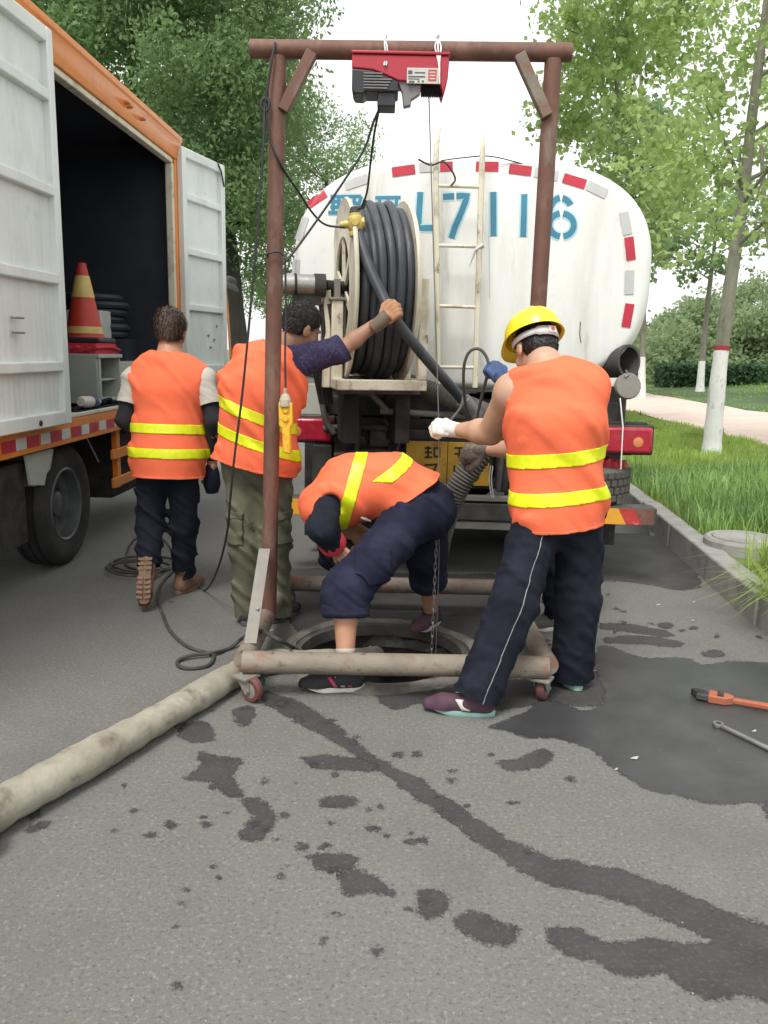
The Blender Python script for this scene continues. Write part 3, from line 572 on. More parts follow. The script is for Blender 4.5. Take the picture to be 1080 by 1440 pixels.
# left: a dense dark wall of foliage behind the box truck
q0 = P(338, 545, 25); q0.z = 0.1
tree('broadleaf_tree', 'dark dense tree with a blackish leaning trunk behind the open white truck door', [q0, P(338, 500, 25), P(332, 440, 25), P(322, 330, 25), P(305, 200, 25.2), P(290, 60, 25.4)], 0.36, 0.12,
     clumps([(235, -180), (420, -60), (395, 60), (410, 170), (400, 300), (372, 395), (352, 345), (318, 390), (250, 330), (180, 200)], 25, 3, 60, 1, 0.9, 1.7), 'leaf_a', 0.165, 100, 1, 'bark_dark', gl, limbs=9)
def left_tree(px, Y, poly, n, seed, leaf, label, per=85, size=0.185, topy=40):
    b = P(px, 520, Y); b.z = 0.1; top = P(px + 20, topy, Y)
    tree('broadleaf_tree', label, [b, b.lerp(top, 0.4) + Vector((0.15, 0, 0)), top], 0.3, 0.08, clumps(poly, Y, 3.2, n, seed, 1.1, 2.0), leaf, size, per, seed, 'bark_dark', gl, limbs=9)
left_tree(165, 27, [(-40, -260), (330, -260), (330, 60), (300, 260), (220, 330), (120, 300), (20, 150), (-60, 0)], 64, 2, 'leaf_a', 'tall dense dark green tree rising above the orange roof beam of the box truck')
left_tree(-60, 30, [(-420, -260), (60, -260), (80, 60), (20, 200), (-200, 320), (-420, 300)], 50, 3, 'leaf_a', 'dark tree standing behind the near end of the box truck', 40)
left_tree(440, 46, [(330, 60), (378, 30), (402, 60), (440, 120), (458, 160), (492, 195), (490, 262), (470, 330), (440, 420), (390, 440), (340, 420), (330, 240)], 46, 4, 'leaf_c', 'green tree between the rusty gantry post and the white tank', 75, 0.2, 230)
left_tree(300, 38, [(200, -250), (330, -200), (385, 20), (400, 90), (380, 200), (300, 380), (200, 300)], 46, 5, 'leaf_c', 'lighter green tree showing through gaps behind the dark roadside trees', 60, 0.2)
# right: bright loose crowns
b1 = G(1000, 640, 0.165)
Y1 = b1.y
tree('plane_tree', 'whitewashed young tree with a red paint band leaning beside the pink path', [b1] + TP((1006, 575, Y1), (1013, 505, Y1), (1030, 380, Y1 + .05), (1046, 270, Y1 + .1), (1058, 160, Y1 + .1), (1074, 40, Y1), (1090, -80, Y1)), 0.125, 0.045,
     clumps([(965, -220), (1260, -220), (1300, 150), (1180, 330), (1090, 335), (1055, 240), (1000, 320), (945, 300), (930, 180), (960, 60)], Y1, 1.6, 66, 6, 0.35, 0.7), 'leaf_b', 0.10, 140, 6, 'bark', gr, wash=1.45, band=True, limbs=12, width=0.75)
def right_tree(px, Y, lean, poly, n, seed, leaf, label, per, size, wash=1.2, r=0.1, rr=(0.4, 0.8)):
    b = P(px, 520, Y); b.z = terr(b.x, b.y); top = P(px + lean, 30, Y)
    tree('plane_tree', label, [b, b.lerp(top, 0.35) + Vector((0.08, 0, 0)), b.lerp(top, 0.7), top], r, 0.03, clumps(poly, Y, 1.6, n, seed, *rr), leaf, size, per, seed, 'bark', gr, wash=wash, limbs=10, width=0.75)
right_tree(862, 15, 8, [(800, -240), (960, -240), (975, 40), (960, 160), (965, 300), (915, 375), (880, 330), (850, 235), (785, 215), (795, 130), (800, 60)], 66, 7, 'leaf_b', 'bright green loose-leaved tree rising behind the right end of the white tank', 130, 0.115)
right_tree(905, 27, -4, [(850, 150), (930, 140), (985, 230), (960, 330), (925, 392), (890, 390), (860, 300)], 26, 8, 'leaf_c', 'slim distant tree with a thin whitewashed stem beside the tank edge', 60, 0.2, 1.3, 0.11, (0.6, 1.1))
bb = P(985, 541, 31)
tree('plane_tree', 'slender whitewashed tree on the far side of the pink path by the hedge', [Vector((bb.x, bb.y, terr(bb.x, bb.y)))] + TP((988, 500, 31), (996, 420, 31), (1003, 360, 31), (1010, 290, 31)), 0.14, 0.05,
     clumps([(925, 330), (960, 280), (1060, 270), (1130, 300), (1110, 360), (1060, 380), (1020, 350), (985, 385), (930, 375)], 31, 1.6, 24, 9, 0.6, 1.1), 'leaf_c', 0.19, 42, 9, 'bark', gr, wash=1.15, limbs=10, width=0.7)
b3 = P(1180, 560, 22); b3.z = terr(b3.x, b3.y)
tree('plane_tree', 'pale-trunked tree growing past the path before the wooded slope', [b3] + TP((1110, 430, 22.5), (1080, 330, 23), (1070, 200, 23)), 0.14, 0.05,
     clumps([(1020, 100), (1250, 60), (1330, 250), (1240, 380), (1100, 340), (1030, 260)], 23, 1.6, 26, 10, 0.6, 1.1), 'leaf_b', 0.17, 55, 10, 'bark', gr, wash=1.2, limbs=9, width=0.7)
# bushy trees on the slope
gs = 'trees on the wooded slope'
slope_labels = ['olive bushy tree low on the slope next to the tank edge', 'grey green rounded tree above the hedge', 'broad pale green tree on the slope behind the whitewashed trunk', 'tall rounded tree at the crest of the wooded slope',
                'bright bushy tree to the right of the whitewashed trunk', 'hazy dark tree behind the hedge', 'wide leafy tree filling the slope past the leaning trunk', 'pale green tree at the far side of the slope', 'distant bushy tree hidden behind the outlet pipe of the tank', 'distant bushy tree hidden behind the middle of the tank']
for i, (px, top, Y, w) in enumerate([(925, 462, 46, 45), (965, 448, 50, 45), (1000, 428, 44, 60), (1020, 412, 66, 70), (1062, 440, 42, 50), (975, 470, 40, 45), (1075, 398, 58, 75), (1150, 392, 52, 80), (868, 470, 70, 50), (800, 474, 80, 60)]):
    b = P(px, 530, Y); b.z = terr(b.x, b.y)
    poly = [(px - w, 528), (px - w, (top + 480) / 2), (px - w * 0.55, top + 8), (px, top), (px + w * 0.6, top + 8), (px + w, (top + 480) / 2), (px + w, 528)]
    cl = clumps(poly, Y, 2.5, 26, 40 + i, 0.8, 1.6)
    tree('bushy_tree', slope_labels[i], [b, P(px, 490, Y), P(px + 3, top + 15, Y)], 0.2, 0.06, cl, 'leaf_far', 0.22, 75, 40 + i, 'bark_dark', gs, limbs=5, width=0.7)
# clipped hedge
rng = np.random.default_rng(70)
h0, h1 = P(925, 525, 35), P(1200, 530, 33); n = 16000
u = rng.random(n); pts = np.array(h0)[None] * (1 - u[:, None]) + np.array(h1)[None] * u[:, None]
zg = np.array([terr(x, y) for x, y in pts[:, :2]]); top = P(1000, 514, 34).z
pts[:, 2] = zg - 0.05 + rng.random(n) ** 0.7 * (top - zg + 0.05) + rng.normal(size=n) * 0.05; pts[:, 1] += rng.uniform(-0.5, 0.5, n)
v, f = leaves(pts, rng.uniform(0.12, 0.24, n), rng, 0, 0.6)
tag(mesh_np('hedge', v, f, M['hedge'], smooth_=False), 'low clipped dark green hedge beyond the pink path', 'hedge')

# grass
def blades(n, xy, h, w, rng, lean=0.45, z=None):
    a = rng.random(n) * 2 * np.pi; dirx, diry = np.cos(a), np.sin(a); ln = rng.random(n) * lean * h
    b = np.c_[xy, z]; s = np.c_[-diry, dirx, np.zeros(n)] * (w / 2)[:, None]
    d = np.c_[dirx, diry, np.zeros(n)]
    m_ = b + d * (ln * 0.35)[:, None] + np.c_[np.zeros((n, 2)), h * 0.6]; t = b + d * ln[:, None] + np.c_[np.zeros((n, 2)), h * (1 - 0.25 * (ln / h) ** 2)]
    v = np.stack([b - s, b + s, m_ - s * 0.75, m_ + s * 0.75, t], axis=1).reshape(-1, 3); i = np.arange(n)[:, None] * 5
    return v, np.concatenate([i + [0, 1, 2], i + [1, 3, 2], i + [2, 3, 4]])
rng = np.random.default_rng(71)
def grass(name, n, ya, yb, x0f, x1f, hmin, hmax, w, m, label, pw=1.6, patch=True):
    y = ya + (yb - ya) * rng.random(n) ** pw; x0 = np.array([x0f(q) for q in y]); x1 = np.array([x1f(q) for q in y]); x = x0 + (x1 - x0) * rng.random(n)
    z = np.array([terr(a, b) for a, b in zip(x, y)]) - 0.01
    k = 0.5 + 0.5 * np.sin(x * 2.3 + 1.1 * np.sin(y * 1.7)) * np.sin(y * 1.9 + 0.8 * np.sin(x * 2.9)) if patch else rng.random(n)
    h = (hmin + (hmax - hmin) * k * rng.random(n)) * rng.uniform(0.6, 1.2, n)
    kp = ~((np.abs(x - cc.x) < 0.33) & (y < cc.y + 0.3) & (y > cc.y - 0.75)); x, y, z, h = x[kp], y[kp], z[kp], h[kp]; n = len(x)
    v, f = blades(n, np.c_[x, y], h, np.full(n, w) * rng.uniform(0.6, 1.4, n), rng, 0.7, z)
    return tag(mesh_np(name, v, f, M[m], smooth_=False), label, 'grass', kind='stuff')
grass('grass', 52000, 3.0, 15, lambda y: kerb_x(y) + 0.14, lambda y: PX0 + 0.05 * math.sin(y * 3), 0.06, 0.24, 0.010, 'grass', 'lush uneven green grass between the kerb and the pink path', 1.3)
grass('far_grass', 26000, 14, 60, lambda y: kerb_x(y) + 0.14, lambda y: max(PX0, kerb_x(y) + 0.4) + 0.1 * math.sin(y * 2), 0.06, 0.16, 0.022, 'grass', 'far strip of green grass along the kerb', 1.8)
grass('slope_grass', 30000, 8, 60, lambda y: PX1 + 0.1 * math.sin(y * 2), lambda y: PX1 + 9, 0.05, 0.16, 0.025, 'grass', 'green grass beyond the pink path below the hedge', 1.4)
grass('tall_grass', 9000, 4.6, 9.5, lambda y: kerb_x(y) + 0.16, lambda y: kerb_x(y) + 1.9, 0.16, 0.46, 0.012, 'grass_dark', 'tall rank weeds growing just behind the kerb', 1.2)
# tufts leaning over the kerb
for i, (px, py, L, n, lab) in enumerate([(1062, 855, 0.34, 120, 'grass tuft flopping over the kerb edge onto the road'), (1078, 812, 0.36, 110, 'upright clump of grass behind the kerb next to the well cover'), (1012, 705, 0.30, 80, 'broad-leaved weed standing behind the kerb before the well cover'),
                                    (940, 690, 0.26, 80, 'weed clump at the kerb near the spare tyre'), (1072, 700, 0.36, 90, 'leafy weed cluster beyond the round well cover')]):
    q = G(px, py, 0.14); q.x = max(q.x, kerb_x(q.y) + 0.17); xy = np.c_[rng.normal(q.x, 0.05, n), rng.normal(q.y, 0.13, n)]
    h = rng.uniform(0.4, 1.0, n) * L; z = np.full(n, 0.15); v, f = blades(n, xy, h, np.full(n, 0.011 if i != 2 else 0.02), rng, 1.3, z)
    if i == 0:
        vv = v.reshape(-1, 5, 3); sh = rng.uniform(0.1, 0.42, n); dn = rng.uniform(0.0, 0.16, n)
        vv[:, 4, 0] -= sh; vv[:, 4, 2] -= dn + 0.06; vv[:, 2:4, 0] -= (sh * 0.5)[:, None]; vv[:, 2:4, 2] += 0.02; vv[:, 4, 2] = np.maximum(vv[:, 4, 2], 0.02); vv[:, 2:4, 2] = np.maximum(vv[:, 2:4, 2], 0.215); v = vv.reshape(-1, 3)
    tag(mesh_np('grass_tuft', v, f, M['grass_dark' if i in (2, 3) else 'grass'], smooth_=False), lab, 'grass tuft', 'grass tufts along the kerb')

# ------------------------------------------------------------------ box truck on the left
BT = frame((-2.10, 5.50, 0), 2.1)        # local y runs along the truck's side, local x out of it
bt = thing('box_truck', 'orange and white box truck with its side doors swung wide open', 'truck', (-3.0, 5.5, 0))
def B(): return MB(BT)
U0, U1, W = -3.2, 2.72, -2.25            # ends of the box and its far side
ZF, ZT = 1.02, 3.20
mb = B()
mb.box((W, U0, ZF - 0.05), (-0.09, U1, ZF))                                  # floor
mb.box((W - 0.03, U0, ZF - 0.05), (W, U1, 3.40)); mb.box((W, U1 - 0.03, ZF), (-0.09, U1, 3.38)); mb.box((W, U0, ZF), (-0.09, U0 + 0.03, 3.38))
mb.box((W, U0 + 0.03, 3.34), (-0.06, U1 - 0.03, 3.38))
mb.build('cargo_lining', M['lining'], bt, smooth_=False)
for k in range(9):                                                            # wall ribs inside the box
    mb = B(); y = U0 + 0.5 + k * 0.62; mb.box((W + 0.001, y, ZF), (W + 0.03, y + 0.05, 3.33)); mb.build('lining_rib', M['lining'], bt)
mb = B(); mb.box((W - 0.036, U0, ZF - 0.06), (W - 0.031, U1, 3.42)); mb.box((W, U1 + 0.001, ZF - 0.06), (-0.1, U1 + 0.02, 3.40)); mb.box((W, U0 - 0.02, ZF - 0.06), (-0.1, U0 - 0.001, 3.40))
mb.box((W - 0.03, U0, 3.385), (-0.02, U1, 3.41)); mb.build('outer_skin', M['orange_paint'], bt, bevel=0.006)
# orange roof rail with a turned-down lip and its gasket
mb = B(); mb.prism([(-0.09, U0, 3.21), (0.0, U0, 3.21), (0.012, U0, 3.235), (0.03, U0, 3.36), (0.045, U0, 3.375), (0.045, U0, 3.415), (-0.09, U0, 3.435)], (0, 0, 0), (0, U1 + 0.03 - U0, 0))
rail = mb.build('roof_rail', M['orange_paint'], bt, bevel=0.006)
mb = B(); mb.box((-0.085, -0.27, 3.165), (-0.015, U1 - 0.1, 3.208)); mb.build('top_gasket', M['cream'], bt, bevel=0.008)
for (y, z) in ((1.25, 3.31), (1.32, 3.30), (1.62, 3.29)):
    mb = B(); mb.cyl((0.012, y, z), (0.055, y, z), 0.016, 12); mb.ring((0.055, y, z), (1, 0, 0), [(0.016, 0), (0.012, 0.010), (0, 0.013)], 12); mb.build('marker_lamp', M['lamp_amber'], bt)
# end post and gasket
mb = B(); mb.box((-0.09, U1 - 0.075, ZF - 0.02), (0.0, U1 + 0.025, 3.209)); mb.build('corner_post', M['orange_paint'], bt, bevel=0.01)
mb = B(); mb.box((-0.085, U1 - 0.135, ZF + 0.03), (-0.012, U1 - 0.077, 3.163)); mb.build('post_gasket', M['cream'], bt, bevel=0.012)
mb = B(); mb.box((-0.09, U0, ZF + 0.03), (0.0, -0.28, 3.209)); mb.build('side_panel', M['white'], bt, bevel=0.01)
for z in (1.5, 2.25, 2.95):
    mb = B(); mb.box((0.001, U1 - 0.03, z), (0.03, U1 + 0.04, z + 0.09)); mb.cyl((0.03, U1 + 0.035, z - 0.01), (0.03, U1 + 0.035, z + 0.10), 0.014, 10); mb.build('hinge', M['orange_paint'], bt, bevel=0.003)
# sill: cream floor edge, orange skirt, reflective tape
mb = B(); mb.box((-0.088, U0, ZF + 0.001), (0.022, U1 - 0.01, ZF + 0.028)); mb.build('floor_edge', M['cream'], bt, bevel=0.005)
mb = B(); mb.box((-0.08, U0, 0.86), (0.018, 1.05, ZF - 0.001)); mb.box((-0.08, 1.06, 0.86), (0.014, U1, ZF - 0.001)); skirt = mb.build('skirt', M['orange_paint'], bt, bevel=0.006)
y = -1.6; rgt = random.Random(4); k = 0
while y < 1.0:
    L = 0.165 if k % 2 == 0 else 0.135; mb = B(); mb.box((0.0195, y, 0.895), (0.022, y + L - 0.008, 0.962))
    mb.build('reflective_strip', M['tape_red' if k % 2 == 0 else 'tape_white'], skirt); y += L + (0.0 if k % 3 else 0.02); k += 1
# running gear
mb = B(); mb.box((-0.75, U0, 0.62), (-0.62, U1, 0.86)); mb.box((-1.75, U0, 0.62), (-1.62, U1, 0.86))
for k in range(8): mb.box((W + 0.1, U0 + 0.3 + k * 0.7, 0.86), (-0.08, U0 + 0.38 + k * 0.7, 0.968))
mb.build('chassis', M['dark'], bt)
def wheel(Mx, parent, c, r, w, axis=(1, 0, 0), rubber='rubber', name='wheel', face=1):
    """Truck wheel: tyre with tread grooves and shoulders, dished rim with nuts; the wheel face looks along +axis*face."""
    ax = Vector(axis) * face; c = Vector(c); mb = MB(Mx)
    p = [(r * 0.60, -w * 0.42), (r * 0.72, -w * 0.5), (r * 0.93, -w * 0.47), (r * 0.985, -w * 0.38)]
    for g in (-0.24, 0.0, 0.24): p += [(r, w * (g - 0.035)), (r * 0.975, w * (g - 0.025)), (r * 0.975, w * (g + 0.025)), (r, w * (g + 0.035))]
    p += [(r * 0.985, w * 0.38), (r * 0.93, w * 0.47), (r * 0.84, w * 0.505), (r * 0.80, w * 0.49), (r * 0.72, w * 0.5), (r * 0.60, w * 0.42)]
    mb.ring(c, ax, p, 56); t = mb.build(name, M[rubber], parent)
    mb = MB(Mx); mb.ring(c, ax, [(r * 0.60, -w * 0.42), (r * 0.605, w * 0.43), (r * 0.58, w * 0.46), (r * 0.55, w * 0.42), (r * 0.53, w * 0.1), (r * 0.46, w * 0.02), (r * 0.40, -w * 0.02), (r * 0.33, w * 0.0), (r * 0.22, w * 0.02), (r * 0.2, w * 0.2), (r * 0.14, w * 0.26), (0, w * 0.27)], 40)
    s = ax.cross(Vector((0, 0, 1)) if abs(ax.z) < 0.9 else Vector((1, 0, 0))); u = s.cross(ax)
    mb.build('rim', M['rim'], t)
    for k in range(8):
        a = 2 * math.pi * k / 8; q = c + (s * math.cos(a) + u * math.sin(a)) * r * 0.29; nb = MB(Mx); nb.cyl(q + ax * (-w * 0.01), q + ax * (w * 0.12), r * 0.035, 6); nb.build('wheel_nut', M['rim'], t)
    return t
wheel(BT, bt, (-0.20, 0.10, 0.42), 0.42, 0.25)
wheel(BT, bt, (-2.0, 0.10, 0.42), 0.42, 0.25, face=-1)
mb = B(); mb.cyl((-1.9, 0.10, 0.42), (-0.3, 0.10, 0.42), 0.07, 14); mb.ring((-1.1, 0.10, 0.42), (1, 0, 0), [(0.07, -0.25), (0.2, -0.1), (0.2, 0.1), (0.07, 0.25)], 20); mb.build('axle', M['dark'], bt)
# pale mudguard flap in front of the wheel and stowage box beside it
mb = B(); mb.prism([(-0.36, -0.24, 0.84), (-0.02, -0.24, 0.84), (-0.02, -0.3, 0.72), (-0.08, -0.38, 0.62), (-0.36, -0.38, 0.62)], (0, 0, 0), (0, 0.02, 0)); mb.prism([(-0.02, -0.24, 0.845), (-0.02, -0.60, 0.845), (-0.02, -0.56, 0.66), (-0.02, -0.38, 0.63)], (0, 0, 0), (-0.015, 0, 0)); mb.build('mud_flap', M['cabinet'], bt)
mb = B(); mb.box((-0.55, -2.3, 0.30), (-0.06, -0.55, 0.80)); mb.build('stowage_box', M['dark'], bt, bevel=0.01)
mb = B(); mb.tube([(-0.04, 0.36, 0.86), (-0.03, 0.46, 0.74), (-0.02, 0.52, 0.66)], 0.006, 6); mb.build('stay_rod', M['steel'], bt)
# orange side guard: two rails on a post
mb = B(); mb.box((-0.07, 0.93, 0.40), (-0.03, 1.0, 0.86)); mb.build('guard_post', M['orange_paint'], bt)
for z in (0.42, 0.64):
    mb = B(); mb.box((-0.028, 0.78, z), (-0.005, 2.5, z + 0.075)); mb.build('guard_rail', M['orange_paint'], bt, bevel=0.004)
mb = B(); mb.box((-0.6, 1.0, 0.30), (-0.1, 2.6, 0.80)); mb.build('tank_box', M['dark'], bt, bevel=0.02)
# doors: ribbed white leaves
def door(name, Mx, w, z0, z1, ribs, lab):
    """Leaf in local coords: x thickness 0..0.05 (outer), y 0..w from the hinge."""
    mb = MB(Mx); n = 46; vs, fs = [], []
    for i in range(n + 1):                                     # finely corrugated sheet
        yy = 0.05 + (w - 0.1) * i / n; xx = 0.012 + (0.003 if i % 2 else 0.0)
        vs += [(xx, yy, z0 + 0.03), (xx, yy, z1 - 0.03)]
    for i in range(n): fs.append((2 * i, 2 * i + 2, 2 * i + 3, 2 * i + 1))
    mb.add(vs, fs); mb.box((0.0, 0.02, z0 + 0.02), (0.008, w - 0.02, z1 - 0.02)); d = mb.build(name, M['white'], bt, smooth_=False); d['label'] = lab
    for a, b in (((0, 0, z0), (0.06, 0.075, z1)), ((0, w - 0.075, z0), (0.06, w, z1))):
        mb = MB(Mx); mb.box(a, b); mb.build('stile', M['white'], d, bevel=0.007)
    for z, h in [(z0, 0.085), (z1 - 0.085, 0.085)] + [(r_ - 0.03, 0.062) for r_ in ribs]:
        mb = MB(Mx); mb.box((0.002, 0.077, z), (0.058, w - 0.077, z + h)); mb.build('rib', M['white'], d, bevel=0.008)
    return d
DL = BT @ Matrix.Translation((0.06, -0.24, 0)) @ Matrix.Rotation(R(180 - 1.5), 4, 'Z') @ Matrix.Scale(-1, 4, (1, 0, 0))
d1 = door('door', DL, 1.5, 1.01, 3.29, [2.92, 2.39, 1.884, 1.366], 'ribbed white door folded flat back along the side')
mb = MB(DL); mb.cyl((0.059, 0.42, 1.045), (0.066, 0.42, 1.045), 0.016, 14); mb.build('lock_hole', M['black_plastic'], d1)
for z in (1.56, 1.64):
    mb = MB(DL); mb.tube([(0.03, 0.62, z), (0.045, 0.58, z), (0.045, 0.52, z)], 0.008, 6); mb.build('latch', M['steel'], d1)
DR = BT @ Matrix.Translation((0.0, U1 - 0.03, 0)) @ Matrix.Rotation(R(-14), 4, 'Z')
d2 = door('door', DR, 0.86, 1.24, 3.33, [2.90, 2.40, 1.88], 'ribbed white far door swung outward')
for (yy, z) in ((0.52, 1.62), (0.64, 1.58), (0.56, 1.50), (0.70, 1.72)):
    mb = MB(DR); mb.ring((0.012, yy, z), (1, 0, 0), [(0.014, 0), (0.014, 0.012), (0.008, 0.018), (0, 0.018)], 10); mb.build('bolt', M['steel'], d2)
mb = MB(DR); mb.tube([(0.06, 0.70, 3.33), (0.075, 0.75, 3.25), (0.07, 0.82, 3.12)], 0.008, 6); mb.build('strap', M['cable'], d2)

# cargo: cabinets, cone, crates, bottle, sheeting
cb = thing('steel_cabinet', 'open grey green steel cabinet standing in the truck doorway', 'cabinet', BT @ Vector((-0.5, 0.55, ZF)))
x0, x1, y0, y1, z0, z1 = -0.78, -0.18, 0.98, 1.50, ZF + 0.03, 1.40
for nm, a, b in (('side_panel', (x0, y0, z0), (x1, y0 + 0.02, z1)), ('side_panel', (x0, y1 - 0.02, z0), (x1, y1, z1)), ('back_panel', (x0, y0 + 0.021, z0), (x0 + 0.02, y1 - 0.021, z1)), ('top_panel', (x0, y0 + 0.0, z1 + 0.001), (x1 + 0.02, y1, z1 + 0.03)), ('bottom_panel', (x0 + 0.021, y0 + 0.021, z0), (x1, y1 - 0.021, z0 + 0.03)), ('shelf', (x0 + 0.021, y0 + 0.021, 1.22), (x1 - 0.03, y1 - 0.021, 1.235)), ('door_frame', (x1 - 0.04, y0 + 0.0211, z0 + 0.03), (x1 + 0.012, y0 + 0.06, z1))):
    mb = B(); mb.box(a, b); mb.build(nm, M['cabinet'], cb, bevel=0.003)
for k in range(5):
    mb = B(); mb.tube([(x1 - 0.3, 1.04 + 0.08 * k, 1.245), (x1 - 0.2, 1.06 + 0.08 * k, 1.30 + 0.02 * (k % 3)), (x1 - 0.1, 1.06 + 0.07 * k, 1.25)], 0.012, 6)
    tag(mb.build('tool_lead', M['cable'] if k % 2 else M['lining']), ['dark lead at the side panel end of the cabinet shelf', 'black lead second along the cabinet shelf', 'dark lead in the middle of the cabinet shelf', 'black lead past the middle of the cabinet shelf', 'dark lead at the far end of the cabinet shelf'][k], 'lead', 'leads on the cabinet shelf')
c2 = thing('steel_locker', 'low pale locker behind the walking worker inside the truck', 'locker', BT @ Vector((-0.7, 1.7, ZF)))
mb = B(); mb.box((-0.85, 1.54, ZF + 0.03), (-0.25, 2.5, 1.36)); mb.build('carcass', M['cabinet'], c2, bevel=0.006)
mb = B(); mb.box((-0.249, 1.57, ZF + 0.06), (-0.235, 2.0, 1.33)); mb.build('locker_door', M['cabinet'], c2, bevel=0.004)
mb = B(); mb.box((-0.249, 2.03, ZF + 0.06), (-0.235, 2.47, 1.33)); mb.build('locker_door', M['cabinet'], c2, bevel=0.004)
cx, cy, cz = -0.43, 1.40, 1.515
cone = thing('traffic_cone', 'red traffic cone with gold bands standing in the dark cargo box', 'cone', BT @ Vector((cx, cy, cz)))
mb = B(); mb.ring((cx, cy, cz + 0.03), (0, 0, 1), [(0.20, 0.0), (0.18, 0.02), (0.125, 0.55), (0.055, 0.70), (0.05, 0.73), (0.0, 0.735)], 32) if False else mb.ring((cx, cy, cz), (0, 0, 1), [(0.165, 0.04), (0.15, 0.06), (0.040, 0.60), (0.034, 0.63), (0.0, 0.635)], 32); mb.build('cone_body', M['cone_red'], cone)
def rad(z): return 0.15 - (z - 0.06) / 0.54 * 0.110
for a, b in ((0.075, 0.13), (0.36, 0.53)):
    mb = B(); mb.ring((cx, cy, cz), (0, 0, 1), [(rad(a) + 0.003, a), (rad(b) + 0.003, b)], 32)
    mb.build('gold_band', M['cone_band'], cone)
mb = B(); mb.prism([(cx + rad(0.36) + 0.004, cy - 0.05, 0), (cx + rad(0.36) + 0.004, cy + 0.03, 0), (cx + rad(0.26) + 0.004, cy - 0.03, 0)], (0, 0, 0), (0, 0, 0.001)) if False else None
mb = B(); mb.box((cx - 0.19, cy - 0.19, cz), (cx + 0.19, cy + 0.19, cz + 0.045)); mb.build('base', M['black_plastic'], cone, bevel=0.015)
mb = B()
for k in range(9): mb.tube(spline([(cx - 0.22 + 0.052 * k, cy - 0.32, 1.455 + 0.012 * (k % 3)), (cx - 0.20 + 0.05 * k, cy, 1.485 + 0.01 * (k % 2)), (cx - 0.24 + 0.055 * k, cy + 0.2, 1.46)], 5), 0.026, 7, flat=0.6)
mb.box((cx - 0.24, cy - 0.30, 1.431), (cx + 0.2, cy + 0.2, 1.47)); mb.box((cx - 0.22, cy - 0.26, 1.47), (cx + 0.19, cy + 0.18, cz - 0.001))
tag(mb.build('folded_tarp', M['red_cuff']), 'folded crimson tarp on top of the cabinet beneath the cone', 'tarp')
mb = B(); mb.box((-0.95, 1.95, 1.47), (-0.5, 2.2, 1.80)); tag(mb.build('cardboard_box', M['tape_grey'], bevel=0.01), 'pale box in the shade deep inside the truck behind the cone', 'box')
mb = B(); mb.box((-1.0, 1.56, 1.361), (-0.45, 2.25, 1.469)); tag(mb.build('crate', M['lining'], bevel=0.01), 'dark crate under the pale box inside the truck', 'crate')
hc = thing('stored_hose', 'coiled dark brown hose stacked at the back of the cargo box', 'hose', BT @ Vector((-0.95, 2.3, ZF)))
for k in range(6):
    mb = B(); a = [(-0.72 + 0.03 * math.sin(k * 2.1) + 0.27 * math.cos(2 * math.pi * j / 20), 2.36 + 0.22 * math.sin(2 * math.pi * j / 20), 1.60 + k * 0.065) for j in range(20)]; mb.tube(a, 0.034, 8, closed=True); mb.build('hose_turn', M['lining'], hc)
mb = B(); mb.box((-1.05, 2.26, 1.361), (-0.4, 2.6, 1.56)); mb.build('stand', M['lining'], hc)
bo = thing('plastic_bottle', 'white plastic bottle with a blue label lying on the truck floor', 'bottle', BT @ Vector((-0.02, 0.2, ZF + 0.05)))
q0, q1 = Vector((-0.04, 0.30, ZF + 0.088)), Vector((-0.03, 0.64, ZF + 0.070)); ax = q1 - q0
mb = B(); mb.ring(q0, ax, [(0, 0), (0.03, 0.0), (0.041, 0.02), (0.042, 0.22), (0.03, 0.27), (0.015, 0.30), (0.015, 0.32), (0, 0.32)], 20); mb.build('bottle_body', M['white_rubber'], bo)
mb = B(); mb.ring(q0, ax, [(0.0425, 0.15), (0.0435, 0.155), (0.0435, 0.22), (0.0425, 0.225)], 20); mb.build('label_band', M['glove_blue'], bo)
mb = B()
for k in range(7): mb.tube(spline([(-0.06 - 0.02 * k, 0.2 + 0.12 * k, ZF + 0.035), (-0.05, 0.28 + 0.12 * k, ZF + 0.05 + 0.012 * (k % 3)), (-0.10, 0.36 + 0.12 * k, ZF + 0.035)], 5), 0.016, 6)
mb.box((-0.16, 0.15, ZF + 0.001), (0.0, 1.2, ZF + 0.034)); tag(mb.build('tool_roll', M['navy']), 'dark tool roll spread on the truck floor edge', 'tool roll')
# pole leaning beyond the far door
po = thing('capped_pole', 'thin orange wooden pole with a dark cap beyond the far truck door', 'pole', P(330, 560, 8.9))
a, b = P(333, 640, 9.2), P(318, 405, 9.2); a.z = 0.0
mb = MB(); mb.tube([a, a.lerp(b, 0.5) + Vector((0.01, 0, 0)), b], 0.014, 8); mb.build('shaft', M['wood'], po)
c = P(322, 402, 9.2); mb = MB(); mb.ring(c, (0.35, 0, 1), [(0.16, -0.03), (0.15, 0.0), (0.09, 0.035), (0.08, 0.08), (0.05, 0.10), (0, 0.102)], 24, sy=0.7); mb.build('cap', M['chassis'], po)

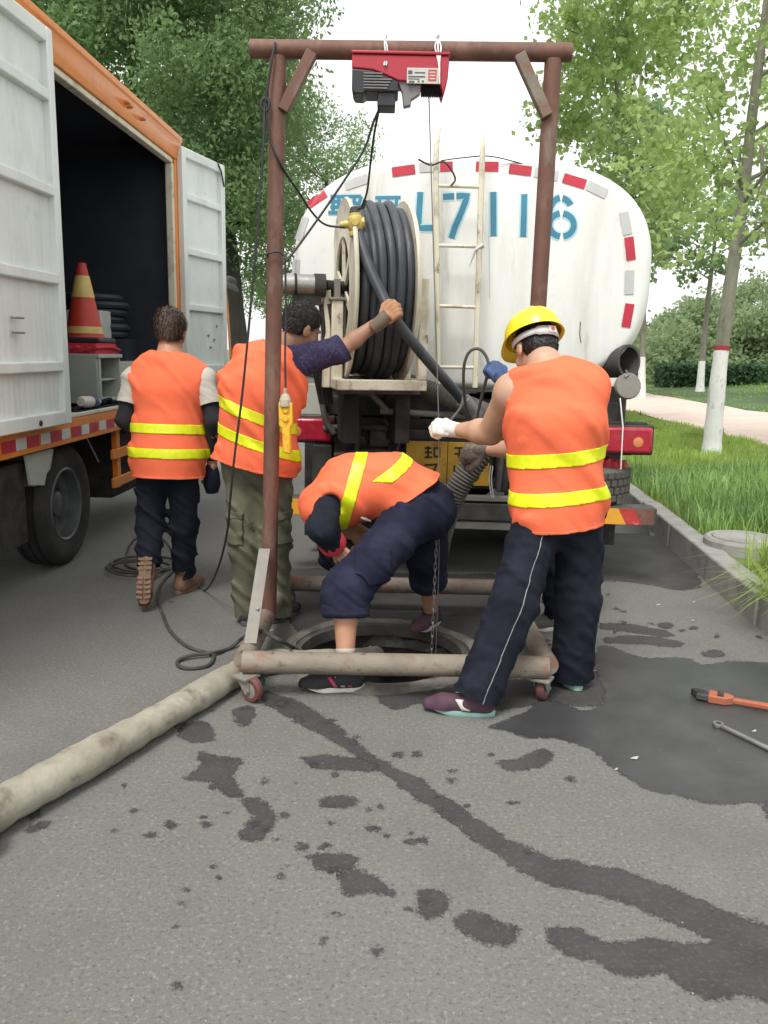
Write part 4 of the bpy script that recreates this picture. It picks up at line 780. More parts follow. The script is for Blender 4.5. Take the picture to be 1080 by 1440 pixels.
# ------------------------------------------------------------------ tanker
TK = frame((0.52, 5.42, 0), 3.0); TKI = TK.inverted()
tk = thing('tanker_truck', 'white suction tanker truck with blue L7116 painted on its rounded rear', 'truck', (0.52, 7.5, 0))
def T(): return MB(TK)
def tp(px, py, b):
    """Measured point on the tanker's plane at local depth b, in local coordinates."""
    d = TKI.to_3x3() @ ray(px, py); o = TKI @ Vector((0, 0, CAM_H)); return o + d * ((b - o.y) / d.y)
A, ZC, HZ = 1.13, 1.985, 0.715
def sup(t, n): return math.copysign(abs(math.cos(t)) ** (2 / n), math.cos(t)), math.copysign(abs(math.sin(t)) ** (2 / n), math.sin(t))
def head_b(a, z):
    rho = ((abs(a) / A) ** 2.8 + (abs(z - ZC) / HZ) ** 2.8) ** (1 / 2.8); e = max(0, (rho - 0.935) / 0.065)
    return -0.045 * (1 - min(1, rho) ** 2) + 0.07 * (1 - math.sqrt(max(0, 1 - min(1, e) ** 2)))
mb = T(); N = 192; vs, fs = [], []
rings = [(0.001, None), (0.25, None), (0.5, None), (0.7, None), (0.82, None), (0.90, None), (0.935, None), (0.95, None), (0.962, None), (0.975, None), (0.99, None), (0.998, None), (1.0, 0.07), (1.0, 0.16), (1.0, 2.0), (1.0, 5.2), (0.93, 5.27), (0.001, 5.34)]
for s, b in rings:
    for k in range(N):
        c_, s_ = sup(2 * math.pi * k / N, 2.8); a, z = A * c_ * s, ZC + HZ * s_ * s; vs.append((a, head_b(a, z) if b is None else b, z))
for i in range(len(rings) - 1):
    for k in range(N): fs.append((i * N + k, i * N + (k + 1) % N, (i + 1) * N + (k + 1) % N, (i + 1) * N + k))
mb.add(vs, fs); tank = mb.build('tank', M['tank'], tk)
for b in (0.17, 1.8, 3.4, 5.0):
    mb = T(); ring = []
    for k in range(N): c_, s_ = sup(2 * math.pi * k / N, 2.8); ring.append(((A + 0.012) * c_, b, ZC + (HZ + 0.012) * s_))
    mb.tube(ring, 0.014, 8, closed=True); mb.build('hoop', M['tank'], tank)
mb = T(); mb.ring((0, 2.4, ZC + HZ - 0.02), (0, 0, 1), [(0.3, 0), (0.3, 0.12), (0.27, 0.16), (0, 0.18)], 28); mb.build('hatch', M['tank'], tank)
def ribbon(path, w, off, m, name, parent, closed=False):
    """Flat paint stroke laid on the tank's rear head; path in picture-measured points."""
    q = [tp(x, y, -0.07) for x, y in path]; q = [Vector((p.x, p.z)) for p in q]; w2 = w / 2; dense = []
    for a, b in zip(q[:-1], q[1:]):
        k = max(1, int((b - a).length / 0.03)); dense += [a.lerp(b, i / k) for i in range(k)]
    dense.append(q[-1]); vs, fs = [], []; n = len(dense)
    for i, p in enumerate(dense):
        d = (dense[min(i + 1, n - 1)] - dense[max(i - 1, 0)]).normalized(); nr = Vector((-d.y, d.x))
        for s in (-1, -0.5, 0, 0.5, 1):
            r_ = p + nr * w2 * s; vs.append((r_.x, head_b(r_.x, r_.y) - off, r_.y))
    for i in range(n - 1):
        for j in range(4): fs.append((5 * i + j, 5 * i + j + 5, 5 * i + j + 6, 5 * i + j + 1))
    mb = T(); mb.add(vs, fs); return mb.build(name, M[m], parent, fix=False)
def arc(cx, cy, rx_, ry_, a0, a1, n=14): return [(cx + rx_ * math.cos(R(a0 + (a1 - a0) * i / n)), cy - ry_ * math.sin(R(a0 + (a1 - a0) * i / n))) for i in range(n + 1)]
glyphs = {'painted_character': [[(463, 274), (507, 274)], [(467, 275), (467, 297)], [(475, 275), (475, 290)], [(463, 281), (478, 281)], [(463, 289), (478, 289)], [(460, 297), (478, 297)], [(488, 274), (488, 284)], [(497, 274), (497, 284)], [(483, 284), (502, 284)], [(507, 274), (502, 292)], [(480, 291), (500, 291)], [(490, 284), (490, 305)], [(480, 298), (500, 298)]],
          'painted_character_': [[(527, 276), (563, 276)], [(533, 276), (533, 290)], [(545, 276), (545, 320)], [(528, 300), (562, 300)], [(557, 276), (557, 320)]],
          'painted_letter': [[(591, 268), (588, 319.5), (608, 319.5)]], 'painted_digit_seven': [[(623, 275), (639, 274)], [(642, 274), (658, 273), (650, 295), (640, 318), (635, 334)]],
          'painted_digit_one': [[(694.5, 268), (694.5, 331)]], 'painted_digit_one_': [[(738.5, 271), (736.5, 332)]],
          'painted_digit_six': [arc(791, 296, 15, 19, 30, 84), arc(791, 300, 17, 24, 97, 176, 10) + [(773, 308)], arc(791, 315, 17.5, 16.5, 82, -82), arc(791, 315, 17.5, 16.5, 98, 262)]}
for g, strokes in glyphs.items():
    par = None
    for i, st in enumerate(strokes):
        wd = 0.021 if 'character' in g else 0.037
        nm = g.rstrip('_') if i == 0 else 'stroke'
        ribbon(st, wd * 1.55, 0.0015 + 0.0001 * i, 'blue_pale', 'overspray', tank)
        ribbon(st, wd, 0.003 + 0.00013 * i, 'blue_paint', nm, tank)
for m_, x, y, a, L in [('tape_red', 443, 276, 33, 30), ('tape_red', 567, 237, 8, 33), ('tape_red', 628, 231, 2, 18), ('tape_red', 686, 231, -1, 32), ('tape_red', 733, 236, -7, 32), ('tape_red', 810, 252, -17, 33), ('tape_grey', 842, 264, -26, 30), ('tape_grey', 883, 312, -80, 32),
                       ('tape_red', 889, 348, -84, 33), ('tape_grey', 888, 396, 88, 34), ('tape_red', 886, 443, 80, 34), ('tape_grey', 421, 318, 72, 34), ('tape_grey', 412, 380, 88, 34), ('tape_red', 418, 424, 88, 26), ('tape_grey', 604, 232, 2, 30), ('tape_grey', 770, 242, -10, 34), ('tape_grey', 500, 253, 18, 34)]:
    c, s = math.cos(R(a)) * L / 2, -math.sin(R(a)) * L / 2
    ribbon([(x - c, y - s), (x, y), (x + c, y + s)], 0.058, 0.0045, m_, 'reflective_strip', tank)
ribbon([(818, 452), (817, 470), (819, 482)], 0.006, 0.002, 'rust', 'rust_streak', tank); ribbon([(690, 268), (688, 330), (689, 420)], 0.004, 0.0018, 'tape_grey', 'seam', tank)
# ladder
ld = T()
L0, L1, R0, R1 = tp(616, 545, -0.17), tp(613, 225, -0.17), tp(668, 545, -0.17), tp(678, 225, -0.17)
ld.tube([L0, L1, tp(614, 205, -0.16), tp(619, 180, -0.12)], [0.018, 0.018, 0.016, 0.006], 8); ladder = ld.build('ladder', M['cream'], tk)
ld = T(); ld.tube([R0, R1, tp(679, 205, -0.16), tp(680, 183, -0.12)], [0.018, 0.018, 0.015, 0.006], 8); ld.build('ladder_rail', M['cream'], ladder)
for yl, yr_ in ((261, 263), (345, 347), (430, 432), (516, 517)):
    ld = T(); ld.tube([tp(613, yl, -0.17), tp(678 if yl < 400 else 671, yr_, -0.17)], 0.011, 8); ld.build('rung', M['cream'], ladder)
for (x, y) in ((613, 300), (677, 300), (615, 480), (671, 480)):
    p = tp(x, y, -0.17); ld = T(); ld.tube([p, (p.x, head_b(p.x, p.z) + 0.01, p.z)], 0.009, 6); ld.build('bracket', M['cream'], ladder)
ld = T(); ld.tube([tp(679, 345, -0.175), tp(668, 352, -0.18), tp(660, 375, -0.18)], [0.02, 0.012, 0.003], 6); ld.build('rag', M['tape_grey'], ladder)
ld = T(); ld.tube(spline([tp(588, 224, -0.2), tp(606, 232, -0.2), tp(625, 228, -0.2), tp(640, 250, -0.2), tp(634, 262, -0.2)], 5), 0.006, 6); ld.build('loose_wire', M['cable'], ladder)
ld = T(); ld.tube(spline([tp(620, 226, -0.16), tp(650, 222, -0.14), tp(690, 220, -0.05), tp(740, 232, 0.0), tp(800, 250, 0.02), tp(900, 290, 0.05)], 6), 0.004, 5); ld.build('loose_wire', M['cable'], ladder)
# outlet pipe and hanging cap
c = tp(885, 508, -0.02); d = Vector((-0.55, 0.75, -0.06)).normalized(); mb = T(); mb.tube([c, c + d * 0.62], 0.100, 28, cap=False); mb.tube([c + d * 0.02, c + d * 0.62], 0.090, 28, cap=False); mb.ring(c, d, [(0.090, 0.02), (0.088, 0.0), (0.106, 0.0), (0.106, 0.03), (0.10, 0.032)], 28)
op = mb.build('outlet_pipe', M['chassis'], tk)
mb = T(); mb.cyl(c + d * 0.5, c + d * 0.52, 0.09, 24); mb.build('inner_plug', M['dark'], op)
cc_ = tp(883, 543, -0.06); mb = T(); mb.ring(cc_, (0.1, -1, 0.1), [(0.082, -0.02), (0.084, 0.0), (0.076, 0.012), (0.02, 0.016), (0, 0.016)], 28); mb.build('hanging_cap', M['galv'], op)
mb = T(); mb.tube([tp(880, 521, -0.03), tp(884, 527, -0.07), tp(879, 530, -0.08)], 0.006, 6); mb.build('cap_chain', M['steel'], op)
mb = T(); mb.tube([tp(872, 560, -0.1), tp(876, 600, -0.2), tp(873, 660, -0.2)], 0.004, 5); mb.build('string', M['wire_white'], op)
# chassis, crossmembers and dirty underbody
mb = T()
for s in (-1, 1): mb.box((s * 0.42 - 0.05, 0.05, 0.80), (s * 0.42 + 0.05, 7.0, 1.06)); mb.box((s * 0.42 - 0.12, 0.10, 1.061), (s * 0.42 + 0.12, 5.2, 1.32))
for b in (0.08, 1.2, 2.6, 4.2): mb.box((-0.369, b, 0.86), (0.369, b + 0.1, 1.03))
mb.build('chassis', M['dark'], tk, bevel=0.006)
mb = T(); mb.box((-1.0, 0.12, 1.07), (1.0, 0.9, 1.20)); mb.build('tank_cradle', M['dark'], tk, bevel=0.01)
mb = T(); mb.box((-0.92, 0.10, 0.62), (0.88, 0.14, 1.06)); mb.build('rear_panel', M['dark'], tk, bevel=0.004)
for k, (x0, x1, z0, z1) in enumerate([(-0.80, -0.55, 0.68, 0.80), (-0.50, -0.42, 0.66, 1.0), (-0.38, -0.12, 0.88, 0.99), (0.2, 0.42, 0.9, 1.02), (0.48, 0.6, 0.62, 0.9)]):
    mb = T(); mb.box((x0, 0.06 - 0.006 * k, z0), (x1, 0.099, z1)); mb.build('bracket', M['chassis'], tk, bevel=0.006)
for k in range(6):
    mb = T(); a = -0.7 + 0.22 * k; mb.tube(spline([(a, 0.05, 1.05), (a + 0.06, 0.02, 0.92), (a + 0.02, 0.05, 0.8), (a + 0.12, 0.04, 0.66)], 5), 0.012, 6); mb.build('air_line', M['dark'], tk)
mb = T(); mb.tube([tp(535, 578, -0.22), tp(700, 588, -0.22)], 0.020, 12); mb.tube([tp(520, 552, -0.30), tp(548, 580, -0.22)], 0.020, 10); mb.build('grab_pipe', M['galv'], tk)
mb = T(); mb.box((-1.14, 0.02, 1.02), (-0.93, 0.05, 1.28)); mb.build('left_guard_panel', M['cabinet'], tk, bevel=0.004)
mb = T(); mb.box((0.93, 0.22, 1.00), (1.08, 0.25, 1.30)); mb.build('right_guard_panel', M['chassis'], tk, bevel=0.02)
# lamps
for side, (x0, x1, y0, y1) in ((-1, (396, 467, 589, 620)), (1, (848, 920, 602, 637))):
    p, q = tp(x0, y1, -0.03), tp(x1, y0, -0.03); mb = T(); mb.box((p.x, -0.03, p.z), (q.x, 0.05, q.z)); lamp = mb.build('tail_lamp', M['lamp_red'], tk, bevel=0.02, seg=3)
    mb = T(); mb.box((p.x - 0.01, 0.0, p.z - 0.012), (q.x + 0.012, 0.1, q.z + 0.014)); mb.build('housing', M['dark'], lamp, bevel=0.012)
    w = (q.x - p.x); zc = (p.z + q.z) / 2
    for f_ in (0.38, 0.66): mb = T(); mb.box((p.x + w * f_ - 0.003, -0.033, p.z + 0.01), (p.x + w * f_ + 0.003, -0.028, q.z - 0.01)); mb.build('divider', M['lamp_red'], lamp)
    mb = T(); mb.ring((p.x + w * (0.70 if side > 0 else 0.3), -0.03, zc - 0.01), (0, -1, 0), [(0.034, -0.004), (0.032, 0.003), (0.012, 0.006), (0, 0.006)], 20); mb.build('bulb_lens', M['lamp_amber'], lamp)
    mb = T(); mb.box((p.x - 0.02, 0.02, q.z + 0.016), (q.x - 0.03, 0.14, q.z + 0.026)); mb.build('lamp_shelf', M['dark'], lamp)
mb = T(); mb.box((-0.9, 0.05, 0.86), (1.1, 0.098, 0.93)); mb.build('lamp_bar', M['chassis'], tk, bevel=0.006)
# dusty pipework under the tank
for k, (pts, r_) in enumerate([([(455, 603), (500, 600), (560, 604)], 0.022), ([(470, 640), (520, 634), (566, 638)], 0.016), ([(500, 560), (505, 600), (498, 650)], 0.018), ([(452, 560), (458, 590), (470, 610)], 0.02), ([(700, 600), (705, 640), (700, 690)], 0.018), ([(540, 590), (560, 612), (556, 640)], 0.014)]):
    mb = T(); mb.tube(spline([tp(x, y, -0.06 - 0.01 * k) for x, y in pts], 6), r_, 10); mb.build('pipe_run', M['chassis'], tk)
for k, (x0, y0, x1, y1) in enumerate([(470, 610, 500, 640), (520, 600, 548, 628), (440, 625, 468, 690), (474, 650, 520, 700), (696, 640, 716, 690)]):
    a_, b_ = tp(x0, y1, 0.0), tp(x1, y0, 0.0); mb = T(); mb.box((a_.x, -0.03 - 0.007 * k, a_.z), (b_.x, 0.06, b_.z)); mb.build('valve_block', M['chassis' if k % 2 else 'dark'], tk, bevel=0.012)
# number plate
pl0, pl1 = tp(570, 681, -0.02), tp(690, 623, -0.02); mid = tp(629, 650, -0.02).x
mb = T(); mb.box((pl0.x, -0.02, pl0.z), (mid - 0.002, -0.014, pl1.z)); plate = mb.build('number_plate', M['plate'], tk, bevel=0.002)
mb = T(); mb.box((mid + 0.002, -0.021, pl0.z + 0.004), (pl1.x, -0.015, pl1.z)); mb.build('plate_half', M['plate'], plate, bevel=0.002)
mb = T(); mb.box((pl0.x - 0.02, -0.006, pl0.z - 0.015), (pl1.x + 0.02, 0.0, pl1.z + 0.015)); mb.box((-0.05, 0.0, pl0.z), (0.35, 0.1, pl0.z + 0.05)); mb.build('plate_backing', M['dark'], plate)
def pstroke(path, w=0.016):
    q = [tp(x, y, -0.023) for x, y in path]; mb = T()
    for i, (a, b) in enumerate(zip(q[:-1], q[1:])):
        d = (b - a).normalized(); mb.bar(a - d * w * 0.3, b + d * w * 0.3, w, 0.0014 + 0.0002 * (i % 2), up=(0, -1, 0))
    mb.build('plate_character', M['ink'], plate)
for pth in ([(598, 654), (614, 653), (604, 678)], [(580, 655), (580, 677), (590, 677)], [(639, 655), (639, 678)], [(652, 655), (652, 678)], arc(667, 669, 6, 7, 20, 380, 14), [(661, 669), (662, 660), (668, 655)],
            [(598, 630), (606, 630)], [(602, 628), (602, 643)], [(598, 636), (607, 636)], [(598, 643), (607, 643)], [(611, 630), (618, 630), (618, 642), (611, 642), (611, 630)], [(640, 630), (652, 630)], [(646, 630), (646, 644)], [(640, 638), (652, 638)]): pstroke(pth, 0.013)
# bumper with hazard panels
zb0, zb1 = 0.425, 0.535
mb = T(); mb.box((-1.245, -0.10, zb0), (1.25, -0.05, zb1)); mb.box((-1.245, -0.05, zb1 - 0.012), (1.25, 0.06, zb1)); bump = mb.build('bumper', M['chassis'], tk, bevel=0.004)
mb = T(); mb.box((-0.05, -0.09, 0.55), (0.55, -0.04, 0.585)); mb.box((-0.3, -0.085, 0.36), (0.62, -0.05, 0.41)); mb.build('step_bar', M['galv'], bump, bevel=0.004)
for x in (-0.5, 0.55): mb = T(); mb.box((x, -0.05, 0.44), (x + 0.08, 0.12, 0.9)); mb.build('bumper_stay', M['dark'], bump)
def hazard(x0, x1, flip):
    h = zb1 - zb0; k = 0; x = x0; w = 0.135
    while x < x1 - 0.01:
        xe = min(x + w, x1); s = 0.07 * flip; pts = [(max(x0, min(x1, x)), -0.1025, zb0 + 0.003), (max(x0, min(x1, xe)), -0.1025, zb0 + 0.003), (max(x0, min(x1, xe + s)), -0.1025, zb1 - 0.003), (max(x0, min(x1, x + s)), -0.1025, zb1 - 0.003)]
        mb = T(); mb.prism(pts, (0, 0, 0), (0, 0.0015, 0)); mb.build('hazard_panel', M['hazard_yellow' if k % 2 else 'hazard_red'], bump, smooth_=False); x = xe; k += 1
for x0, x1, k_ in ((-1.23, -1.06, 'hazard_yellow'), (-1.06, -0.90, 'hazard_red'), (-0.90, -0.74, 'hazard_yellow'), (0.62, 0.86, 'hazard_red'), (0.86, 1.06, 'hazard_yellow'), (1.06, 1.16, 'hazard_red'), (1.16, 1.235, 'rust')):
    sl_ = 0.0 if x0 in (-1.23, 0.62) else 0.055; sr_ = 0.0 if x1 in (-0.74, 1.235) else 0.055; fl_ = -1 if x0 > 0 else 1
    mb = T(); mb.prism([(x0, -0.1025, zb0 + 0.003), (x1 - 0.002, -0.1025, zb0 + 0.003), (x1 - 0.002 + sr_ * fl_, -0.1025, zb1 - 0.003), (x0 + sl_ * fl_, -0.1025, zb1 - 0.003)], (0, 0, 0), (0, 0.0015, 0)); mb.build('hazard_panel', M[k_], bump, smooth_=False)
for s in (-1, 1):
    mb = T(); x = s * 0.80; mb.box((x - 0.34, 0.55, 0.14), (x + 0.34, 0.575, 0.86)); mb.build('mud_flap', M['dark'], tk)
    for b in (1.25, 2.5):
        wheel(TK, tk, (s * 0.98, b, 0.50), 0.50, 0.27, face=s); wheel(TK, tk, (s * 0.66, b, 0.50), 0.50, 0.27, face=s)
    wheel(TK, tk, (s * 0.95, 6.3, 0.50), 0.50, 0.28, face=s)
    mb = T(); mb.box((x - 0.36, 0.6, 1.03), (x + 0.36, 3.2, 1.06)); mb.build('mudguard', M['dark'], tk, bevel=0.01)
for b in (1.25, 2.5):
    mb = T(); mb.cyl((-0.9, b, 0.5), (0.9, b, 0.5), 0.08, 14); mb.ring((0, b, 0.5), (1, 0, 0), [(0.08, -0.3), (0.24, -0.12), (0.24, 0.12), (0.08, 0.3)], 20); mb.build('axle', M['dark'], tk)
mb = T(); mb.box((-1.1, 5.6, 0.6), (1.1, 7.3, 2.6)); mb.build('cab', M['tank'], tk, bevel=0.12, seg=4)
# hose reel bolted to the tank's rear
RLo = P(537, 410, 5.0); RL = frame(RLo, -11.0)
def Q(): return MB(RL)
zb = P(530, 546, 5.0).z - RLo.z; zt = P(597, 292, 5.0).z - RLo.z
mb = Q(); mb.box((-0.30, -0.30, zb), (0.215, -0.24, zb + 0.06)); mb.box((0.160, -0.30, zb + 0.06), (0.215, -0.24, 0.06)); mb.box((-0.30, -0.239, zb), (-0.24, 0.0, zb + 0.06)); mb.box((0.160, -0.239, zb), (0.215, 0.0, zb + 0.06)); mb.box((-0.30, -0.065, zb + 0.0), (-0.235, -0.001, -0.06)); mb.box((-0.345, -0.02, zb), (-0.301, 0.12, 0.0))
mb.box((-0.29, 0.30, zb), (0.215, 0.36, zb + 0.06)); mb.box((0.162, 0.001, zb), (0.215, 0.299, zb + 0.06)); mb.box((-0.30, 0.001, zb), (-0.24, 0.299, zb + 0.06)); mb.box((-0.30, 0.12, zb + 0.06), (-0.24, 0.18, 0.05)); mb.box((0.162, 0.12, zb + 0.06), (0.215, 0.18, 0.06))
reel = mb.build('hose_reel', M['cream'], tk, bevel=0.006)
mb = Q(); mb.box((-0.25, 0.0, zb - 0.035), (0.25, 0.34, zb - 0.001)); mb.build('reel_base', M['chassis'], reel)
for a_ in (-0.2, 0.12): mb = Q(); mb.box((a_, 0.1, zb - 0.34), (a_ + 0.09, 0.4, zb - 0.036)); mb.build('reel_bracket', M['dark'], reel)
RR = 0.518
for s in (-1, 1):
    x = -0.20 if s < 0 else 0.118; mb = Q(); mb.ring((x, 0.10, 0), (s, 0, 0), [(RR - 0.02, 0.0), (RR, 0.0), (RR + 0.008, 0.012), (RR, 0.024), (RR - 0.035, 0.018), (0.33, 0.018), (0.31, 0.024), (0.30, 0.012), (0.31, 0.0)], 56, closed=True)
    for k in range(3):
        a = k * math.pi / 3 + 0.4; d = Vector((0, math.cos(a), math.sin(a))); mb.bar(Vector((x + s * 0.01, 0.10, 0)) - d * 0.31, Vector((x + s * 0.01, 0.10, 0)) + d * 0.31, 0.05, 0.014, up=(1, 0, 0))
    mb.build('flange', M['cream'], reel)
mb = Q(); mb.ring((-0.2, 0.10, 0), (1, 0, 0), [(0.0, 0.01), (0.29, 0.012), (0.29, 0.31), (0.0, 0.312)], 40); mb.build('drum', M['dark'], reel)
mb = Q(); mb.cyl((-0.32, 0.10, 0), (0.225, 0.10, 0), 0.025, 14); mb.build('spindle', M['steel'], reel)
rg = random.Random(12)
def turn(x, r, mr, tilt):
    mb = Q(); n = 60; mb.tube([(x + tilt * math.sin(2 * math.pi * j / n + 0.5) + 0.004 * math.sin(5 * math.pi * 2 * j / n), 0.10 + r * math.cos(2 * math.pi * j / n), r * math.sin(2 * math.pi * j / n)) for j in range(n)], mr, 9, closed=True); mb.build('hose_turn', M['hose_black'], reel)
for k in range(6): turn(-0.158 + 0.049 * k, 0.405, 0.0265, 0)
for k, x in enumerate((-0.15, -0.105, -0.055, -0.005, 0.045, 0.088)): turn(x, 0.455 + rg.uniform(-0.008, 0.01), 0.0265, rg.uniform(-0.012, 0.012))
for x, r in ((-0.075, 0.490), (0.03, 0.494), (-0.02, 0.485)): turn(x, r, 0.0255, rg.uniform(-0.015, 0.015))
mb = Q(); z = 0.02; mb.cyl((-0.56, -0.02, z), (-0.34, -0.02, z), 0.06, 22); mb.ring((-0.56, -0.02, z), (-1, 0, 0), [(0.06, 0), (0.05, 0.02), (0.02, 0.025), (0, 0.025)], 20); mot = mb.build('reel_motor', M['steel'], reel)
mb = Q(); mb.cyl((-0.515, -0.02, z), (-0.50, -0.02, z), 0.064, 22); mb.cyl((-0.40, -0.02, z), (-0.335, -0.02, z), 0.066, 22); mb.box((-0.52, -0.05, z - 0.11), (-0.36, 0.02, z - 0.055)); mb.cyl((-0.335, 0.0, z), (-0.2, 0.06, z), 0.035, 14); mb.build('motor_band', M['dark'], reel)
mb = Q(); mb.box((-0.315, -0.075, -0.06), (-0.22, 0.02, -0.045)); mb.box((-0.285, -0.05, -0.0449), (-0.25, 0.0, 0.06)); mb.build('motor_mount', M['galv'], reel, bevel=0.003)
for k in range(4): mb = Q(); mb.tube(spline([(-0.46 + 0.05 * k, -0.02, z - 0.1), (-0.44 + 0.05 * k, -0.01, -0.25), (-0.40 + 0.03 * k, 0.02, -0.42), (-0.34 + 0.02 * k, 0.1, zb - 0.1)], 5), 0.014, 7); mb.build('hydraulic_line', M['dark'], reel)
# spare tyre lying on its side behind the bumper, with a red rag and gloves on top
sp = TKI @ P(845, 690, 5.60); sc_ = Vector((0.74, 0.28, 0.66))
spw = thing('spare_tyre', 'dusty spare tyre lying flat behind the tanker bumper', 'tyre', TK @ Vector((sc_.x, sc_.y, 0.55)))
t_ = MB(TK); r_, w_ = 0.40, 0.23
t_.ring(sc_, (0, 0, 1), [(0.24, -w_ * 0.42), (0.30, -w_ * 0.5), (0.37, -w_ * 0.46), (r_ - 0.012, -w_ * 0.38), (r_ - 0.012, w_ * 0.38), (0.37, w_ * 0.46), (0.30, w_ * 0.5), (0.24, w_ * 0.42)], 60, closed=True); carc = t_.build('carcass', M['rubber_dusty'], spw)
blk = None
for row in range(4):
    for k in range(40):
        a = 2 * math.pi * (k + 0.5 * (row % 2)) / 40; z = sc_.z - w_ * 0.33 + row * w_ * 0.22
        if blk is None:
            mb = MB(); mb.box((-0.012, -0.022, -0.018), (0.006, 0.022, 0.018)); o = mb.build('tread_block', M['rubber_dusty'], spw, bevel=0.003); blk = o.data
            bmod = True
        else:
            o = bpy.data.objects.new('tread_block', blk); COL.objects.link(o); o.parent = spw; o.matrix_parent_inverse = WM[spw.name].inverted()
        o.matrix_basis = TK @ Matrix.Translation(sc_ + Vector((math.cos(a) * r_, math.sin(a) * r_, z - sc_.z))) @ Matrix.Rotation(a, 4, 'Z')
for i, (x, y, s) in enumerate([(851, 651, 0.05), (862, 655, 0.045), (876, 659, 0.038), (868, 662, 0.04)]):
    q = P(x, y, 5.52); mb = MB(); rr = random.Random(90 + i)
    mb.ring((q.x, q.y, TK.translation.z + sc_.z + w_ * 0.5 - 0.006), (rr.uniform(-0.3, 0.3), rr.uniform(-0.3, 0.3), 1), [(s * 1.3, 0.0), (s * 1.35, 0.02), (s * 0.9, 0.045 + 0.02 * (i == 0)), (s * 0.4, 0.04), (0, 0.05)], 11, sy=0.7)
    tag(mb.build('red_glove' if i else 'red_rag', M['wrench' if i == 2 else 'red_cuff']), ['crumpled red rag on the spare tyre against the worker vest', 'red work glove lying between rag and tyre edge', 'orange red glove bunched at the edge of the spare tyre', 'second red glove lying flat on the spare tyre'][i], 'rag' if i == 0 else 'glove')

# ------------------------------------------------------------------ gantry on casters
ga = thing('gantry_frame', 'rusty steel pipe gantry on small red casters straddling the manhole', 'gantry', (0.07, 4.03, 0))
GX0, GX1, GY0, GY1, GZ = -0.60, 0.735, 3.41, 4.66, 0.16
def pipe(name, pts, r, m, par=None, n=18, bev=0): mb = MB(); mb.tube(pts, r, n); return mb.build(name, M[m], par or ga, fix=False)
pipe('front_rail', [(GX0 + 0.0, GY0, GZ), (GX1 - 0.005, GY0 + 0.012, GZ)], 0.049, 'rust_low')
pipe('rear_rail', [(GX0 + 0.02, GY1, GZ), (GX1 - 0.02, GY1, GZ)], 0.046, 'rust_low')
pipe('side_rail', [(GX0, GY0 + 0.02, GZ), (GX0 + 0.02, GY1 - 0.01, GZ)], 0.046, 'rust_low')
pipe('side_rail', [(GX1, GY0 + 0.03, GZ), (GX1 - 0.02, GY1 - 0.01, GZ)], 0.046, 'rust_low')
pl_, pr_ = P(391, 80, 4.04), P(778, 84, 4.05); fl, fr = P(378, 868, 4.05), P(730, 868, 4.10)
fl.z = fr.z = GZ + 0.01
pipe('post', [fl, pl_], 0.0385, 'rust'); pipe('post', [fr, pr_], 0.0385, 'rust')
cl_, cr_ = P(352, 69, 4.04), P(803, 74, 4.05)
mb = MB(); mb.tube([cl_, cr_], 0.040, 20); d = (cr_ - cl_).normalized(); mb.build('top_beam', M['rust'], ga, fix=False)
for (a, b) in (((439, 74), (398, 156)), ((730, 77), (769, 164))):
    mb = MB(); mb.bar(P(*a, 4.02), P(*b, 4.02), 0.05, 0.05, up=(0, 1, 0)); mb.build('corner_brace', M['rust_low' if a[0] > 700 else 'rust'], ga, bevel=0.003)
mb = MB(); mb.bar(P(372, 772, 3.98), P(352, 905, 3.52), 0.055, 0.006, up=(0, 1, 0.3)); mb.build('flat_brace', M['galv'], ga)
for rv in ((371, 788, 3.96), (362, 855, 3.68)): mb = MB(); mb.cyl(P(*rv), P(rv[0], rv[1], rv[2] - 0.02), 0.008, 8); mb.build('rivet', M['steel'], ga)
for y_, x_, yaw in ((GY0 - 0.03, GX0 + 0.02, 128), (GY0 + 0.01, GX1 - 0.03, 28), (GY1, GX0 + 0.02, 40), (GY1, GX1 - 0.03, -30)):
    CM = frame((x_, y_, 0), yaw); mb = MB(CM); mb.box((-0.045, -0.04, GZ - 0.058), (0.045, 0.04, GZ - 0.046)); fk = mb.build('caster', M['galv'], ga, bevel=0.002)
    for s in (-1, 1): mb = MB(CM); mb.prism([(s * 0.026, -0.038, GZ - 0.059), (s * 0.026, 0.038, GZ - 0.059), (s * 0.026, 0.045, 0.05), (s * 0.026, 0.02, 0.035)], (-0.002, 0, 0), (0.002, 0, 0)); mb.build('fork', M['galv'], fk)
    mb = MB(CM); mb.ring((0, 0.034, 0.056), (1, 0, 0), [(0.036, -0.018), (0.051, -0.018), (0.056, -0.012), (0.056, 0.012), (0.051, 0.018), (0.036, 0.018)], 28, closed=True); mb.build('caster_tyre', M['caster_red'], fk)
    mb = MB(CM); mb.ring((0, 0.034, 0.056), (1, 0, 0), [(0, -0.022), (0.036, -0.017), (0.036, 0.017), (0, 0.022)], 20); mb.cyl((-0.034, 0.034, 0.056), (0.034, 0.034, 0.056), 0.008, 8); mb.build('hub', M['galv'], fk)
mb = MB(); q = Vector((GX0 + 0.08, GY0 + 0.02, 0.1))
for k in range(5): mb.tube(spline([q + Vector((0.004 * k - 0.01, 0, 0)), q + Vector((0.015 * math.sin(k * 2.3), -0.012, -0.05)), Vector((q.x - 0.045 + 0.03 * math.sin(k * 1.7), q.y - 0.03 + 0.02 * math.cos(k * 2.1), 0.004))], 5), 0.0022, 5)
tag(mb.build('string_knot', M['teal']), 'teal string knotted at the frame corner beside a caster', 'string')

